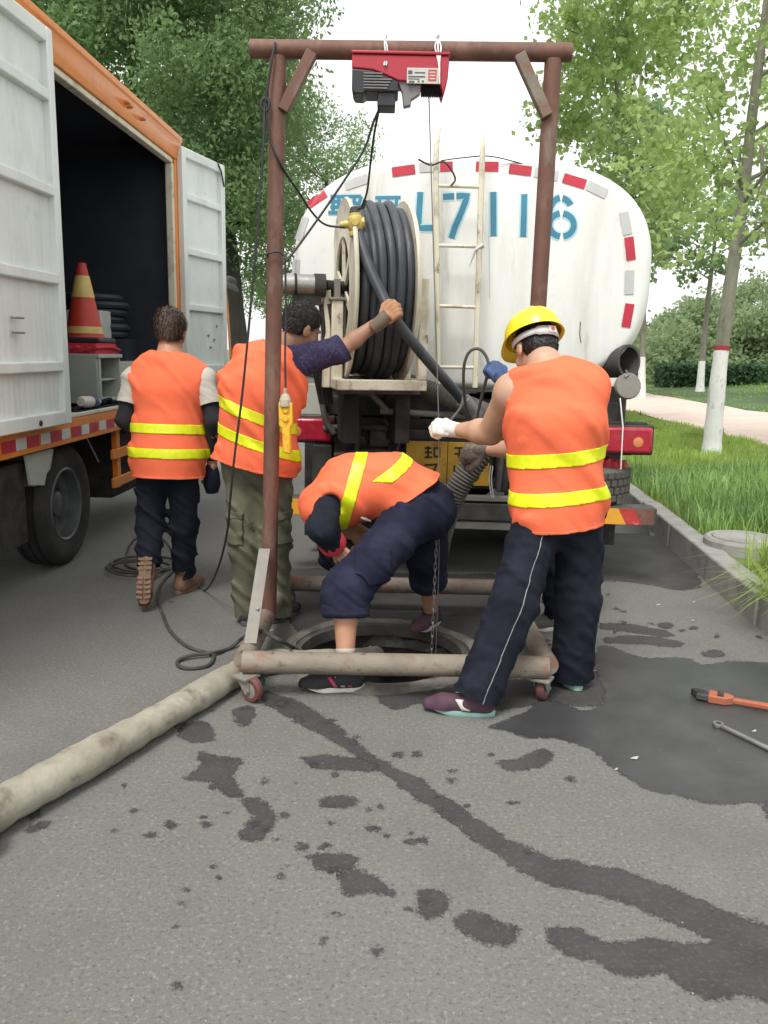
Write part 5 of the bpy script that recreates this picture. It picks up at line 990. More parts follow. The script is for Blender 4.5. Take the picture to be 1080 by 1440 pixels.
# electric hoist
ho = thing('electric_hoist', 'red electric hoist with black motor hung under the gantry beam', 'hoist', P(562, 115, 4.04))
def hz(x, y, Y=4.04): return P(x, y, Y)
h0, h1 = hz(496, 88), hz(629, 131); zt_, zb_ = hz(560, 85).z, hz(560, 122).z
xL, xR = h0.x, h1.x; yF, yB = 3.965, 4.125
mb = MB(); mb.prism([(xL, 0, zt_), (xR - 0.005, 0, zt_), (xR, 0, zt_ - 0.02), (xR - 0.004, 0, hz(629, 118).z), (xR - 0.022, 0, hz(622, 140).z), (xR - 0.04, 0, hz(622, 124).z), (hz(560, 120).x, 0, hz(560, 121).z), (hz(545, 112).x, 0, hz(545, 114).z), (hz(525, 104).x, 0, hz(525, 106).z), (xL, 0, hz(496, 103).z)], (0, yF, 0), (0, yB, 0)); mb.build('housing', M['red_plastic'], ho, bevel=0.006)
mb = MB(); mb.box((xL - 0.002, yF - 0.008, zt_ + 0.001), (xR + 0.003, yB + 0.008, zt_ + 0.014)); mb.build('top_plate', M['red_plastic'], ho, bevel=0.004)
z0 = hz(510, 136).z; z1 = hz(510, 107).z
mb = MB(); mb.prism([(xL + 0.001, 0, z0 + 0.01), (xL + 0.01, 0, z0 - 0.008), (hz(511, 136).x, 0, z0 - 0.01), (hz(514, 134).x, 0, z0), (hz(560, 134).x, 0, z0 + 0.002), (hz(560, 122).x, 0, hz(560, 122).z), (hz(525, 105).x, 0, hz(525, 107).z), (xL + 0.001, 0, hz(496, 104).z)], (0, yF - 0.004, 0), (0, yB - 0.01, 0)); mo = mb.build('motor_cover', M['black_plastic'], ho, bevel=0.006)
for k in range(6): z = z0 + 0.012 + 0.012 * k; mb = MB(); mb.box((hz(512, 120).x, yF - 0.009, z), (hz(545 + 2 * k if k < 4 else 538, 120).x, yF - 0.0045, z + 0.005)); mb.build('vent_fin', M['grey_metal'], mo)
mb = MB(); mb.box((hz(531, 1).x * 0 + hz(531, 140).x, yF + 0.01, hz(540, 155).z), (hz(556, 140).x, yB - 0.03, hz(540, 133).z)); mb.build('switch_box', M['black_plastic'], ho, bevel=0.005)
mb = MB(); mb.prism([(hz(558, 118).x, 0, hz(558, 118).z), (hz(592, 118).x, 0, hz(592, 118).z), (hz(590, 138).x, 0, hz(590, 138).z), (hz(578, 146).x, 0, hz(578, 146).z), (hz(577, 154).x, 0, hz(577, 154).z), (hz(567, 156).x, 0, hz(567, 156).z), (hz(565, 136).x, 0, hz(565, 136).z)], (0, yF + 0.012, 0), (0, yF + 0.05, 0)); mb.build('gear_casting', M['grey_metal'], ho, bevel=0.004)
dz = hz(605, 124).z; mb = MB(); n = 9; x0, x1 = hz(592, 124).x, hz(620, 124).x
mb.ring((x0, 4.04, dz), (1, 0, 0), [(0.0, 0)] + [(0.035 + (0.006 if i % 2 else 0), (x1 - x0) * i / 18) for i in range(19)] + [(0.0, x1 - x0)], 20); mb.build('cable_drum', M['black_plastic'], ho)
lp0, lp1 = hz(572, 117, yF - 0.006), hz(617, 96, yF - 0.006); mb = MB(); mb.box((lp0.x, yF - 0.0075, lp0.z), (lp1.x, yF - 0.0045, lp1.z)); lb = mb.build('label_plate', M['label'], ho)
for (a, b, c_, d_, m_) in ((602, 114, 614, 98, 'label_red'), (574, 104, 580, 99, 'label_ink'), (574, 108.5, 598, 107, 'label_ink'), (574, 111.5, 590, 110.4, 'label_ink'), (583, 103, 598, 101.5, 'label_ink'), (575, 116, 583, 113.6, 'label_ink'), (587, 115.5, 590, 113, 'label_ink'), (593, 115.5, 596, 113, 'label_ink')):
    a0, a1 = hz(a, b, yF - 0.008), hz(c_, d_, yF - 0.008); mb = MB(); mb.box((a0.x, yF - 0.0085, a0.z), (a1.x, yF - 0.0076, a1.z)); mb.build('print_mark', M[m_], lb)
for (a, b) in ((604, 111.5), (604, 107.0), (604, 102.5)):
    a0, a1 = hz(a, b, yF - 0.008), hz(a + 8, b - 1.6, yF - 0.008); mb = MB(); mb.box((a0.x, yF - 0.0091, a0.z), (a1.x, yF - 0.0086, a1.z)); mb.build('print_mark', M['label'], lb)
def loopwire(pts, r=0.0035, m='wire_white', nm='hanging_wire', par=None): mb = MB(); mb.tube(spline(pts, 5), r, 6); return mb.build(nm, M[m], par or ho)
for dx in (0, 3): loopwire([hz(540 + dx, 92, yF - 0.01), hz(542 + dx, 78, 3.985), hz(541 + dx, 64, 3.99), hz(541, 56, 4.03), hz(542, 62, 4.09), hz(542 + dx, 90, 4.1)])
loopwire([hz(541, 58, 4.02), hz(543, 53, 4.03), hz(544, 50, 4.03)], 0.003, 'steel')
for (x0, x1) in ((612, 617), (620, 618), (616, 618)): loopwire([hz(618, 118, yF - 0.012), hz(x1, 90, yF - 0.012), hz(x0, 66, 3.985), hz(616, 56, 4.03), hz(617, 64, 4.09), hz(617, 90, 4.1)])
loopwire([hz(615, 58, 4.02), hz(617, 50, 4.03), hz(614, 53, 4.03)], 0.005, 'steel')
cab_top, cab_bot = hz(603, 130), P(617, 600, 3.97)
loopwire([cab_top, cab_top.lerp(cab_bot, 0.5), cab_bot, P(617, 700, 3.98), P(617, 800, 3.99), P(613, 900, 4.0) - Vector((0, 0, 0.25))], 0.003, 'wire', 'lifting_cable')
# chain at the end of the lifting cable
ch = thing('chain', 'slim steel chain hanging from the lifting cable into the manhole', 'chain', P(616, 840, 4.0))
a, b = P(617, 690, 3.985), P(607, 905, 4.0) - Vector((0, 0, 0.12)); n = 26
for k in range(n):
    c = a.lerp(b, k / n); d = (b - a).normalized(); s = Vector((1, 0, 0)) if k % 2 else Vector((0, 1, 0)); L = (b - a).length / n * 0.72; mb = MB()
    mb.tube([c + d * (L * math.cos(t)) + s * (0.006 * math.sin(t)) for t in [2 * math.pi * j / 12 for j in range(12)]], 0.0024, 5, closed=True); mb.build('chain_link', M['steel'], ch)

# hand-held control pendant on its cord
pe = thing('control_pendant', 'yellow hoist control pendant taped to hang beside the gantry post', 'pendant', P(403, 600, 3.96))
c = P(402.5, 602, 3.955); w, h = 0.033, 0.125
mb = MB(); mb.prism([(c.x - w * 1.05, 0, c.z + h), (c.x + w * 0.9, 0, c.z + h * 0.98), (c.x + w * 1.02, 0, c.z + 0.02), (c.x + w * 0.62, 0, c.z), (c.x + w * 0.78, 0, c.z - h), (c.x - w * 0.45, 0, c.z - h * 0.93), (c.x - w * 0.62, 0, c.z), (c.x - w * 1.0, 0, c.z + 0.01)], (0, c.y - 0.022, 0), (0, c.y + 0.022, 0)); mb.build('grip', M['yellow'], pe, bevel=0.01, seg=3)
for k in (0.085, 0.045): mb = MB(); mb.cyl((c.x, c.y - 0.021, c.z + k), (c.x, c.y - 0.032, c.z + k), 0.012, 16); mb.ring((c.x, c.y - 0.021, c.z + k), (0, -1, 0), [(0.019, -0.002), (0.018, 0.004), (0.014, 0.004)], 16); mb.build('button', M['yellow'], pe, bevel=0.002)
mb = MB(); mb.ring((c.x - 0.004, c.y, c.z + h - 0.02), (0, 0, 1), [(0.044, 0.0), (0.040, 0.03), (0.028, 0.05), (0.012, 0.06), (0.012, 0.085)], 11, sy=0.7); mb.build('plastic_wrap', M['film'], pe, smooth_=False)

# power cords
def cord(label, pts, r=0.006, m='cable', n=7): mb = MB(); mb.tube(spline(pts, n), r, 8); return tag(mb.build('power_cable', M[m], fix=False), label, 'cable')
cord('black cord from the hoist motor looping left to the gantry post', [hz(533, 154), P(524, 175, 4.06), P(512, 210, 4.08), P(480, 260, 4.08), P(447, 308, 4.06), P(415, 352, 4.03), P(400, 370, 4.0)], 0.0055)
cord('black cord hanging from the hoist motor down to the yellow valve', [hz(533, 154), P(526, 190, 4.2), P(521, 230, 4.4), P(516, 270, 4.6), P(508, 291, 4.7), P(501, 297, 4.72)], 0.0055)
cord('black cord swooping from the gantry post to the yellow valve', [P(374, 140, 3.99), P(378, 190, 3.985), P(395, 232, 4.0), P(420, 270, 4.2), P(440, 300, 4.4), P(458, 316, 4.55), P(484, 320, 4.68)], 0.0055)
cord('black cord tied round the gantry post and running down to the pendant', [P(377, 362, 4.0), P(377, 357, 3.985), P(390, 354, 3.985), P(399, 360, 3.99), P(401, 372, 3.98), P(402, 430, 3.975), P(401, 500, 3.965), P(402, 560, 3.955)], 0.0048)
cord('long black cord dropping from the gantry beam past the olive trousers to the road', [P(387, 60, 4.0), P(384, 75, 3.985), P(378, 110, 3.985), P(374, 140, 3.985), P(372, 150, 3.985), P(370, 210, 3.96), P(364, 300, 3.95), P(357, 380, 3.95), P(349, 470, 3.96), P(340, 560, 3.98), P(330, 640, 4.0), P(324, 700, 4.05), P(320, 745, 4.15), P(311, 785, 4.35), P(300, 815, 4.6), Vector((G(288, 832).x, G(288, 832).y, 0.008)), Vector((G(276, 826).x, G(276, 826).y, 0.008))], 0.006)
mb = MB(); mb.tube([P(373, 147, 3.985) + Vector((0.018 * math.cos(a), 0, 0.026 * math.sin(a))) for a in [2 * math.pi * k / 16 for k in range(16)]], 0.007, 7, closed=True); tag(mb.build('cord_loop', M['cable']), 'tight loop of black cord beside the top of the gantry post', 'cable')
gp = lambda x, y, z=0.009: Vector((G(x, y, z).x, G(x, y, z).y, z))
cord('dusty black cable snaking over the road to the frame corner', [gp(240, 806), gp(226, 822), gp(222, 840), gp(228, 862), gp(240, 888), gp(262, 908), gp(284, 916), gp(300, 922), gp(294, 935), gp(272, 940), gp(254, 938), gp(250, 930), gp(268, 922, 0.02), gp(300, 918, 0.02), gp(322, 912), gp(340, 898, 0.05), gp(355, 890, 0.16), gp(368, 888, 0.21), gp(385, 896, 0.215), gp(400, 904, 0.18), gp(415, 912, 0.06), gp(425, 915, 0.03)], 0.0095, 'cable_dirty')
for i, (x, y, rx_, ry_, lab) in enumerate([(195, 797, 46, 9, 'outer loop of coiled black cable behind the brown boots'), (205, 793, 48, 11, 'wide loop of coiled black cable under the walking worker'), (190, 800, 38, 10, 'inner loop of coiled black cable on the road'), (210, 785, 34, 26, 'upright arching loop of black cable between the boots')]):
    pts = []
    for k in range(22):
        a = 2 * math.pi * k / 22; q = gp(x + rx_ * math.cos(a), y + ry_ * math.sin(a) * (1 if i < 3 else 0.4), 0.009 + 0.012 * i)
        if i == 3: q.z = 0.01 + max(0, -math.sin(a)) * 0.16
        pts.append(q)
    mb = MB(); mb.tube(pts, 0.0085, 7, closed=True); tag(mb.build('cable_loop', M['cable_dirty']), lab, 'cable', 'coiled cable loops')

# pressure hose with its yellow valve
ph = thing('pressure_hose', 'black pressure hose with a yellow valve running from reel to manhole crew', 'hose', P(548, 440, 4.5))
hp_ = spline([P(503, 322, 4.70), P(508, 342, 4.66), P(520, 378, 4.58), P(536, 412, 4.50), P(552, 444, 4.45), P(585, 487, 4.52), P(620, 528, 4.64), P(645, 556, 4.74), P(664, 578, 4.80)], 7)
mb = MB(); mb.tube(hp_, 0.030, 14); mb.build('hose', M['hose_black'], ph)
v = P(500, 314, 4.70); dn = Vector((0.12, -0.05, -1)).normalized()
mb = MB(); mb.ring(v - dn * 0.05, dn, [(0.0, 0), (0.034, 0.0), (0.034, 0.015), (0.042, 0.02), (0.046, 0.05), (0.040, 0.085), (0.036, 0.09), (0.040, 0.10), (0.040, 0.118), (0.0, 0.118)], 16); mb.cyl(v, v + Vector((-0.085, 0.0, -0.012)), 0.028, 12, 0.018); mb.cyl(v, v + Vector((0.05, 0, 0.005)), 0.030, 8); mb.cyl(v + Vector((0, -0.02, 0)), v + Vector((0.0, -0.06, 0)), 0.022, 10); mb.build('valve', M['brass'], ph, bevel=0.003)
mb = MB(); mb.cyl(v - dn * 0.05, v - dn * 0.085, 0.03, 10, 0.02); mb.tube([v - dn * 0.07, v + Vector((0.04, 0, 0.085)), v + Vector((0.05, 0, 0.12))], 0.012, 6); mb.build('valve_lever', M['dark'], ph)
e = P(664, 578, 4.80); mb = MB(); mb.cyl(P(650, 562, 4.76), P(672, 590, 4.82), 0.048, 14); mb.cyl(P(664, 575, 4.79), P(676, 600, 4.80), 0.042, 12); mb.build('coupling', M['grey_metal'], ph, bevel=0.004)
# ribbed suction hose from the tank to the manhole
sp_ = spline([P(575, 540, 5.30), P(610, 552, 5.22), P(650, 568, 5.1), P(690, 586, 4.85), P(703, 602, 4.5), P(682, 632, 4.32), P(652, 672, 4.30), P(632, 712, 4.32), P(619, 755, 4.36), P(611, 800, 4.40)], 40)
mb = MB(); mb.tube(sp_, [0.060 + 0.0045 * math.sin(i * math.pi * 2 / 4) for i in range(len(sp_))], 18); tag(mb.build('suction_hose', M['hose_grey'], fix=False), 'thick ribbed grey suction hose slung from the tanker and hanging behind the bent worker', 'hose')
sg = cord('thin grey cable arching up into the blue glove', [P(672, 600, 4.55), P(657, 575, 4.5), P(652, 545, 4.42), P(653, 512, 4.36), P(661, 494, 4.33), P(674, 491, 4.31), P(684, 502, 4.30), P(687, 518, 4.29), P(682, 540, 4.32), P(674, 572, 4.4), P(668, 600, 4.45)], 0.008, 'hose_grey')
cord('thin grey cord curving from the hose coupling to the white glove', [P(652, 556, 4.6), P(648, 572, 4.4), P(638, 586, 4.15), P(628, 596, 4.0)], 0.007, 'hose_grey')
mb = MB()
for x in (690, 693): mb.tube(spline([P(x, 655, 5.2), P(x - 2, 675, 5.2), P(x + 1, 700, 5.2)], 4), 0.003, 5)
tag(mb.build('tie_wire', M['wire_white'], fix=False), 'pale twisted wire hanging from the tanker rear beside the plate', 'wire')

# flat canvas discharge hose across the road
hs_ = [Vector((-3.6, 1.25, 0.068)), Vector((-2.5, 1.72, 0.068)), gp(-120, 1203, 0.068), gp(-40, 1158, 0.068), gp(40, 1113, 0.068), gp(120, 1069, 0.066), gp(200, 1024, 0.064), gp(268, 985, 0.06), gp(318, 955, 0.055), gp(350, 938, 0.05), gp(390, 930, 0.05), gp(440, 928, 0.05), gp(485, 926, 0.03), gp(520, 922, -0.05), gp(535, 918, -0.3)]
pts = spline(hs_, 12); mb = MB(); n = len(pts); rg = random.Random(8)
mb.tube(pts, [0.071 - 0.010 * smooth(0.25, 0.6, i / n) + 0.003 * math.sin(i * 0.23) + 0.0012 * math.sin(i * 1.1 + 1) + rg.uniform(-0.001, 0.001) - 0.012 * smooth(0.65, 0.9, i / n) for i in range(n)], 18, flat=0.92)
mb.v = [Vector((q.x, q.y, q.z if q.z < -0.01 else max(q.z + 0.0025 * math.sin(q.x * 31 + q.y * 17) * math.sin(q.y * 23), 0.002))) for q in mb.v]
tag(mb.build('discharge_hose', M['canvas'], fix=False), 'fat dirty canvas hose lying across the road into the manhole', 'hose')

# pipe wrench and spanner on the wet patch
wr = thing('pipe_wrench', 'orange pipe wrench lying on the wet asphalt', 'wrench', gp(1000, 985))
a, b = gp(1006, 981, 0.02), gp(1190, 1012, 0.022); d = (b - a).normalized(); s = Vector((-d.y, d.x, 0))
mb = MB(); mb.prism([a + s * 0.012, a - s * 0.014, b - s * 0.02, b + s * 0.02], (0, 0, -0.012), (0, 0, 0.012)); mb.build('handle', M['wrench'], wr, bevel=0.006)
mb = MB(); mb.prism([a + s * 0.036 - d * 0.03, a + s * 0.03 + d * 0.05, a + s * 0.014 + d * 0.075, a - s * 0.014 + d * 0.075, a - s * 0.036 + d * 0.04, a - s * 0.036 - d * 0.03], (0, 0, -0.018), (0, 0, 0.02)); mb.build('frame_housing', M['wrench'], wr, bevel=0.006)
mb = MB(); mb.prism([a - d * 0.025 + s * 0.028, a - d * 0.025 + s * 0.002, a - d * 0.085 + s * 0.002, a - d * 0.105 + s * 0.022, a - d * 0.10 + s * 0.04, a - d * 0.06 + s * 0.04], (0, 0, -0.014), (0, 0, 0.015)); mb.build('hook_jaw', M['dark'], wr, bevel=0.004)
mb = MB(); mb.prism([a - d * 0.02 - s * 0.03, a - d * 0.02 - s * 0.004, a - d * 0.075 - s * 0.004, a - d * 0.08 - s * 0.028], (0, 0, -0.013), (0, 0, 0.014)); mb.build('heel_jaw', M['chassis'], wr, bevel=0.004)
mb = MB(); mb.cyl(a + d * 0.02 + Vector((0, 0, 0.012)) - s * 0.03, a + d * 0.02 + Vector((0, 0, 0.012)) + s * 0.03, 0.016, 14); mb.build('adjusting_nut', M['dark'], wr)
a, b = gp(1010, 1019, 0.010), gp(1180, 1100, 0.010); d = (b - a).normalized(); s = Vector((-d.y, d.x, 0)); spn = thing('spanner', 'long grey steel ring spanner lying below the orange wrench', 'spanner', a)
mb = MB(); mb.prism([a + s * 0.011 + d * 0.02, a - s * 0.011 + d * 0.02, b - s * 0.014, b + s * 0.014], (0, 0, -0.006), (0, 0, 0.006)); mb.build('shank', M['steel'], spn, bevel=0.003)
mb = MB(); mb.ring(a, (0, 0, 1), [(0.012, -0.007), (0.021, -0.007), (0.023, 0.0), (0.021, 0.008), (0.012, 0.008)], 20, closed=True); mb.build('ring_head', M['steel'], spn)

# ------------------------------------------------------------------ people: signed-distance bodies turned into meshes
F32 = np.float32
class Field:
    """A box of samples; primitives are blended in only where they reach."""
    def __init__(self, lo, hi, h):
        self.lo, self.h = np.array(lo, F32), h
        n = np.ceil((np.array(hi) - np.array(lo)) / h).astype(int) + 1
        self.ax = [self.lo[i] + h * np.arange(n[i], dtype=F32) for i in range(3)]
        self.d = np.full(n, 0.4, F32)
    def window(self, lo, hi):
        s = []
        for i in range(3):
            a = int(np.clip(np.floor((lo[i] - self.lo[i]) / self.h), 0, self.d.shape[i])); b = int(np.clip(np.ceil((hi[i] - self.lo[i]) / self.h) + 1, 0, self.d.shape[i]))
            s.append(slice(a, max(a, b)))
        X = self.ax[0][s[0]][:, None, None]; Y = self.ax[1][s[1]][None, :, None]; Z = self.ax[2][s[2]][None, None, :]
        return tuple(s), X, Y, Z
    def blend(self, s, e, k):
        d = self.d[s]
        if k <= 0: self.d[s] = np.minimum(d, e); return
        t = np.clip(0.5 + 0.5 * (e - d) / k, 0, 1); self.d[s] = e + (d - e) * t - k * t * (1 - t)
    def cone(self, a, b, ra, rb, k=0.02):
        a, b = np.array(a, F32), np.array(b, F32); m_ = max(ra, rb) + 0.10
        s, X, Y, Z = self.window(np.minimum(a, b) - m_, np.maximum(a, b) + m_); ab = b - a; L = max(1e-9, float(ab @ ab))
        t = np.clip(((X - a[0]) * ab[0] + (Y - a[1]) * ab[1] + (Z - a[2]) * ab[2]) / L, 0, 1)
        e = np.sqrt((X - a[0] - t * ab[0]) ** 2 + (Y - a[1] - t * ab[1]) ** 2 + (Z - a[2] - t * ab[2]) ** 2) - (ra + (rb - ra) * t)
        self.blend(s, e, k)
    def seg(self, st0, st1, k=0.04):
        """Elliptical segment between two stations (centre, lateral axis, half width, half depth)."""
        (a, la, wa, da), (b, lb, wb, db) = st0, st1; a, b, la, lb = [np.array(q, F32) for q in (a, b, la, lb)]
        m_ = max(wa, wb, da, db) + 0.12; s, X, Y, Z = self.window(np.minimum(a, b) - m_, np.maximum(a, b) + m_)
        ab = b - a; Ln = np.linalg.norm(ab); ax = ab / Ln; t = np.clip(((X - a[0]) * ax[0] + (Y - a[1]) * ax[1] + (Z - a[2]) * ax[2]) / Ln, 0, 1)
        lat = la + lb; lat = lat - ax * (lat @ ax); lat /= np.linalg.norm(lat); dep = np.cross(ax, lat)
        px, py, pz = X - a[0] - t * ab[0], Y - a[1] - t * ab[1], Z - a[2] - t * ab[2]
        W_, D_ = wa + (wb - wa) * t, da + (db - da) * t
        u = (px * lat[0] + py * lat[1] + pz * lat[2]) / W_; v = (px * dep[0] + py * dep[1] + pz * dep[2]) / D_; w = (px * ax[0] + py * ax[1] + pz * ax[2]) / np.minimum(W_, D_)
        self.blend(s, (np.sqrt(u * u + v * v + w * w) - 1) * np.minimum(W_, D_), k)
    def ball(self, Mx, c, r, k=0.02, sub=False):
        """Ellipsoid with centre c and radii r in the local frame Mx."""
        c0 = Mx @ Vector(c); m_ = max(r) + 0.08; s, X, Y, Z = self.window(np.array(c0) - m_, np.array(c0) + m_)
        R3 = np.array(Mx.to_3x3().inverted(), F32); px, py, pz = X - c0.x, Y - c0.y, Z - c0.z
        q = [(R3[i, 0] * px + R3[i, 1] * py + R3[i, 2] * pz) / r[i] for i in range(3)]
        e = (np.sqrt(q[0] ** 2 + q[1] ** 2 + q[2] ** 2) - 1) * min(r)
        if sub: self.d[s] = np.maximum(self.d[s], -e)
        else: self.blend(s, e, k)
    def wrinkle(self, amp, fx, fy, fz, seed, mask=None):
        """Cloth folds: domain-warped ridged waves, in world directions."""
        rg = np.random.default_rng(seed); X, Y, Z = self.ax[0][:, None, None], self.ax[1][None, :, None], self.ax[2][None, None, :]; n = 0
        for i in range(4):
            p = rg.uniform(0, 6.28, 6).astype(F32); g = (1.0, 1.7, 2.6, 3.9)[i]; rt = rg.normal(size=3) * 0.35
            w = np.sin((X * fx * 0.6 + Z * fz * 0.35) * g + p[0]) + np.sin((Y * fy * 0.6 - X * fx * 0.3) * g + p[1])
            n = n + np.sin((X * fx * (1 + rt[0]) + Y * fy * (1 + rt[1]) + Z * fz * (1 + rt[2])) * g + 1.3 * w + p[2]) / g ** 0.85
        n = n.astype(F32)
        self.d += amp * (0.55 * n + 0.45 * (0.5 - np.abs(n))) * (1 if mask is None else mask(X, Y, Z))
    def mesh(self):
        f = self.d; s = f < 0; nx, ny, nz = f.shape
        c = [s[i:nx - 1 + i, j:ny - 1 + j, k:nz - 1 + k] for i in (0, 1) for j in (0, 1) for k in (0, 1)]
        cnt = sum(q.astype(np.int8) for q in c); act = (cnt > 0) & (cnt < 8); ijk = np.argwhere(act); idx = np.full(act.shape, -1, np.int32); idx[act] = np.arange(len(ijk))
        off = np.array([(i, j, k) for i in (0, 1) for j in (0, 1) for k in (0, 1)]); val = np.stack([f[ijk[:, 0] + o[0], ijk[:, 1] + o[1], ijk[:, 2] + o[2]] for o in off], 1)
        acc = np.zeros((len(ijk), 3), F32); num = np.zeros((len(ijk), 1), F32)
        for a in range(8):
            for b in range(a + 1, 8):
                if np.abs(off[a] - off[b]).sum() != 1: continue
                va, vb = val[:, a], val[:, b]; cr = (va < 0) != (vb < 0); t = np.where(cr, va / (va - vb + 1e-12), 0)[:, None]
                acc += np.where(cr[:, None], off[a] + t * (off[b] - off[a]), 0); num += cr[:, None]
        v = (ijk + acc / np.maximum(num, 1)) * self.h + self.lo; faces = []
        for ax in range(3):
            sl = [slice(None)] * 3; sl2 = [slice(None)] * 3; sl[ax] = slice(0, -1); sl2[ax] = slice(1, None); x = s[tuple(sl)] != s[tuple(sl2)]; b1, b2 = (ax + 1) % 3, (ax + 2) % 3
            e = np.argwhere(x); e = e[(e[:, b1] > 0) & (e[:, b2] > 0) & (e[:, b1] < f.shape[b1] - 1) & (e[:, b2] < f.shape[b2] - 1)]
            if not len(e): continue
            o1, o2 = np.zeros(3, int), np.zeros(3, int); o1[b1] = 1; o2[b2] = 1; g = lambda q: idx[q[:, 0], q[:, 1], q[:, 2]]
            q = np.stack([g(e - o1 - o2), g(e - o2), g(e), g(e - o1)], 1); fl = s[tuple(e.T)]; q[~fl] = q[~fl][:, ::-1]; faces.append(q)
        return v, np.concatenate(faces)

def bounds(pts, m_):
    p = np.array([tuple(q) for q in pts]); return p.min(0) - m_, p.max(0) + m_
def bm_from(v, f):
    bm = bmesh.new(); vs = [bm.verts.new(q) for q in v.tolist()]
    for q in f.tolist():
        try: bm.faces.new([vs[i] for i in q])
        except ValueError: pass
    bm.normal_update(); return bm
def cut(bm, co, no, keep_below=True):
    """Trim with a plane; keeps the side opposite the normal (or along it)."""
    bmesh.ops.bisect_plane(bm, geom=bm.verts[:] + bm.edges[:] + bm.faces[:], plane_co=co, plane_no=no, clear_outer=keep_below, clear_inner=not keep_below, dist=1e-5)
def relax(bm, n=2, f=0.5):
    for _ in range(n): bmesh.ops.smooth_vert(bm, verts=bm.verts, factor=f, use_axis_x=True, use_axis_y=True, use_axis_z=True)
def finish(bm, name, m, parent, solid=0.0, angle=180):
    me = bpy.data.meshes.new(name); bm.to_mesh(me); bm.free(); o = link(name, me, m, parent, angle=angle)
    if solid: sm = o.modifiers.new('thickness', 'SOLIDIFY'); sm.thickness = solid; sm.offset = 1.0
    return o
def basis(origin, fwd, up):
    """Frame with x forward, z up, y left."""
    x = Vector(fwd).normalized(); y = Vector(up).cross(x).normalized(); z = x.cross(y)
    return Matrix.Translation(origin) @ Matrix((x, y, z)).transposed().to_4x4()

def hand_cones(side, curl, spread=0.0, thumb=0.6):
    """Hand in local frame: x to the fingertips, z out of the back of the hand, thumb on +y*side. Returns capsules."""
    out = []; y4 = [0.030, 0.010, -0.011, -0.030]; L4 = [0.072, 0.080, 0.074, 0.058]
    for i in range(4):
        y = y4[i] * side; a = Vector((0.088 - 0.006 * abs(i - 1), y, 0.0)); out.append((Vector((0.02, y * 0.75, 0)), a, 0.0155, 0.0125))
        ang = 0.0; p = a; fan = Vector((0, (y4[i] * 2.5 * spread) * side, 0))
        for k, (fr, cu) in enumerate(((0.46, curl[0]), (0.31, curl[1]), (0.25, curl[2]))):
            ang += R(cu + i * 3); q = p + Vector((math.cos(ang), 0, -math.sin(ang))) * (L4[i] * fr * 1.08) + fan * fr
            out.append((p, q, 0.0105 - 0.0008 * k, 0.0098 - 0.001 * k)); p = q
    b = Vector((0.022, 0.026 * side, -0.006)); m_ = b + Vector((0.030, 0.030 * side, -0.016 * thumb - 0.004)); t1 = m_ + Vector((0.030, 0.006 * side, -0.026 * thumb)); t2 = t1 + Vector((0.022, -0.010 * side, -0.022 * thumb))
    return out + [(b, m_, 0.0165, 0.013), (m_, t1, 0.012, 0.011), (t1, t2, 0.011, 0.0085), (Vector((-0.045, 0, 0)), Vector((0.02, 0, 0)), 0.029, 0.031)]
def hand_mesh(Mx, side, curl, grow=0.0, thumb=0.6, h=0.004):
    f = Field((-0.075, -0.095, -0.115), (0.20, 0.095, 0.06), h)
    for i, (a, b, ra, rb) in enumerate(hand_cones(side, curl, 0.0, thumb)): f.cone(a, b, ra + grow, rb + grow, 0.004 if 0 < i else 0)
    v, q = f.mesh(); R4 = np.array(Mx); return v @ R4[:3, :3].T + R4[:3, 3], q
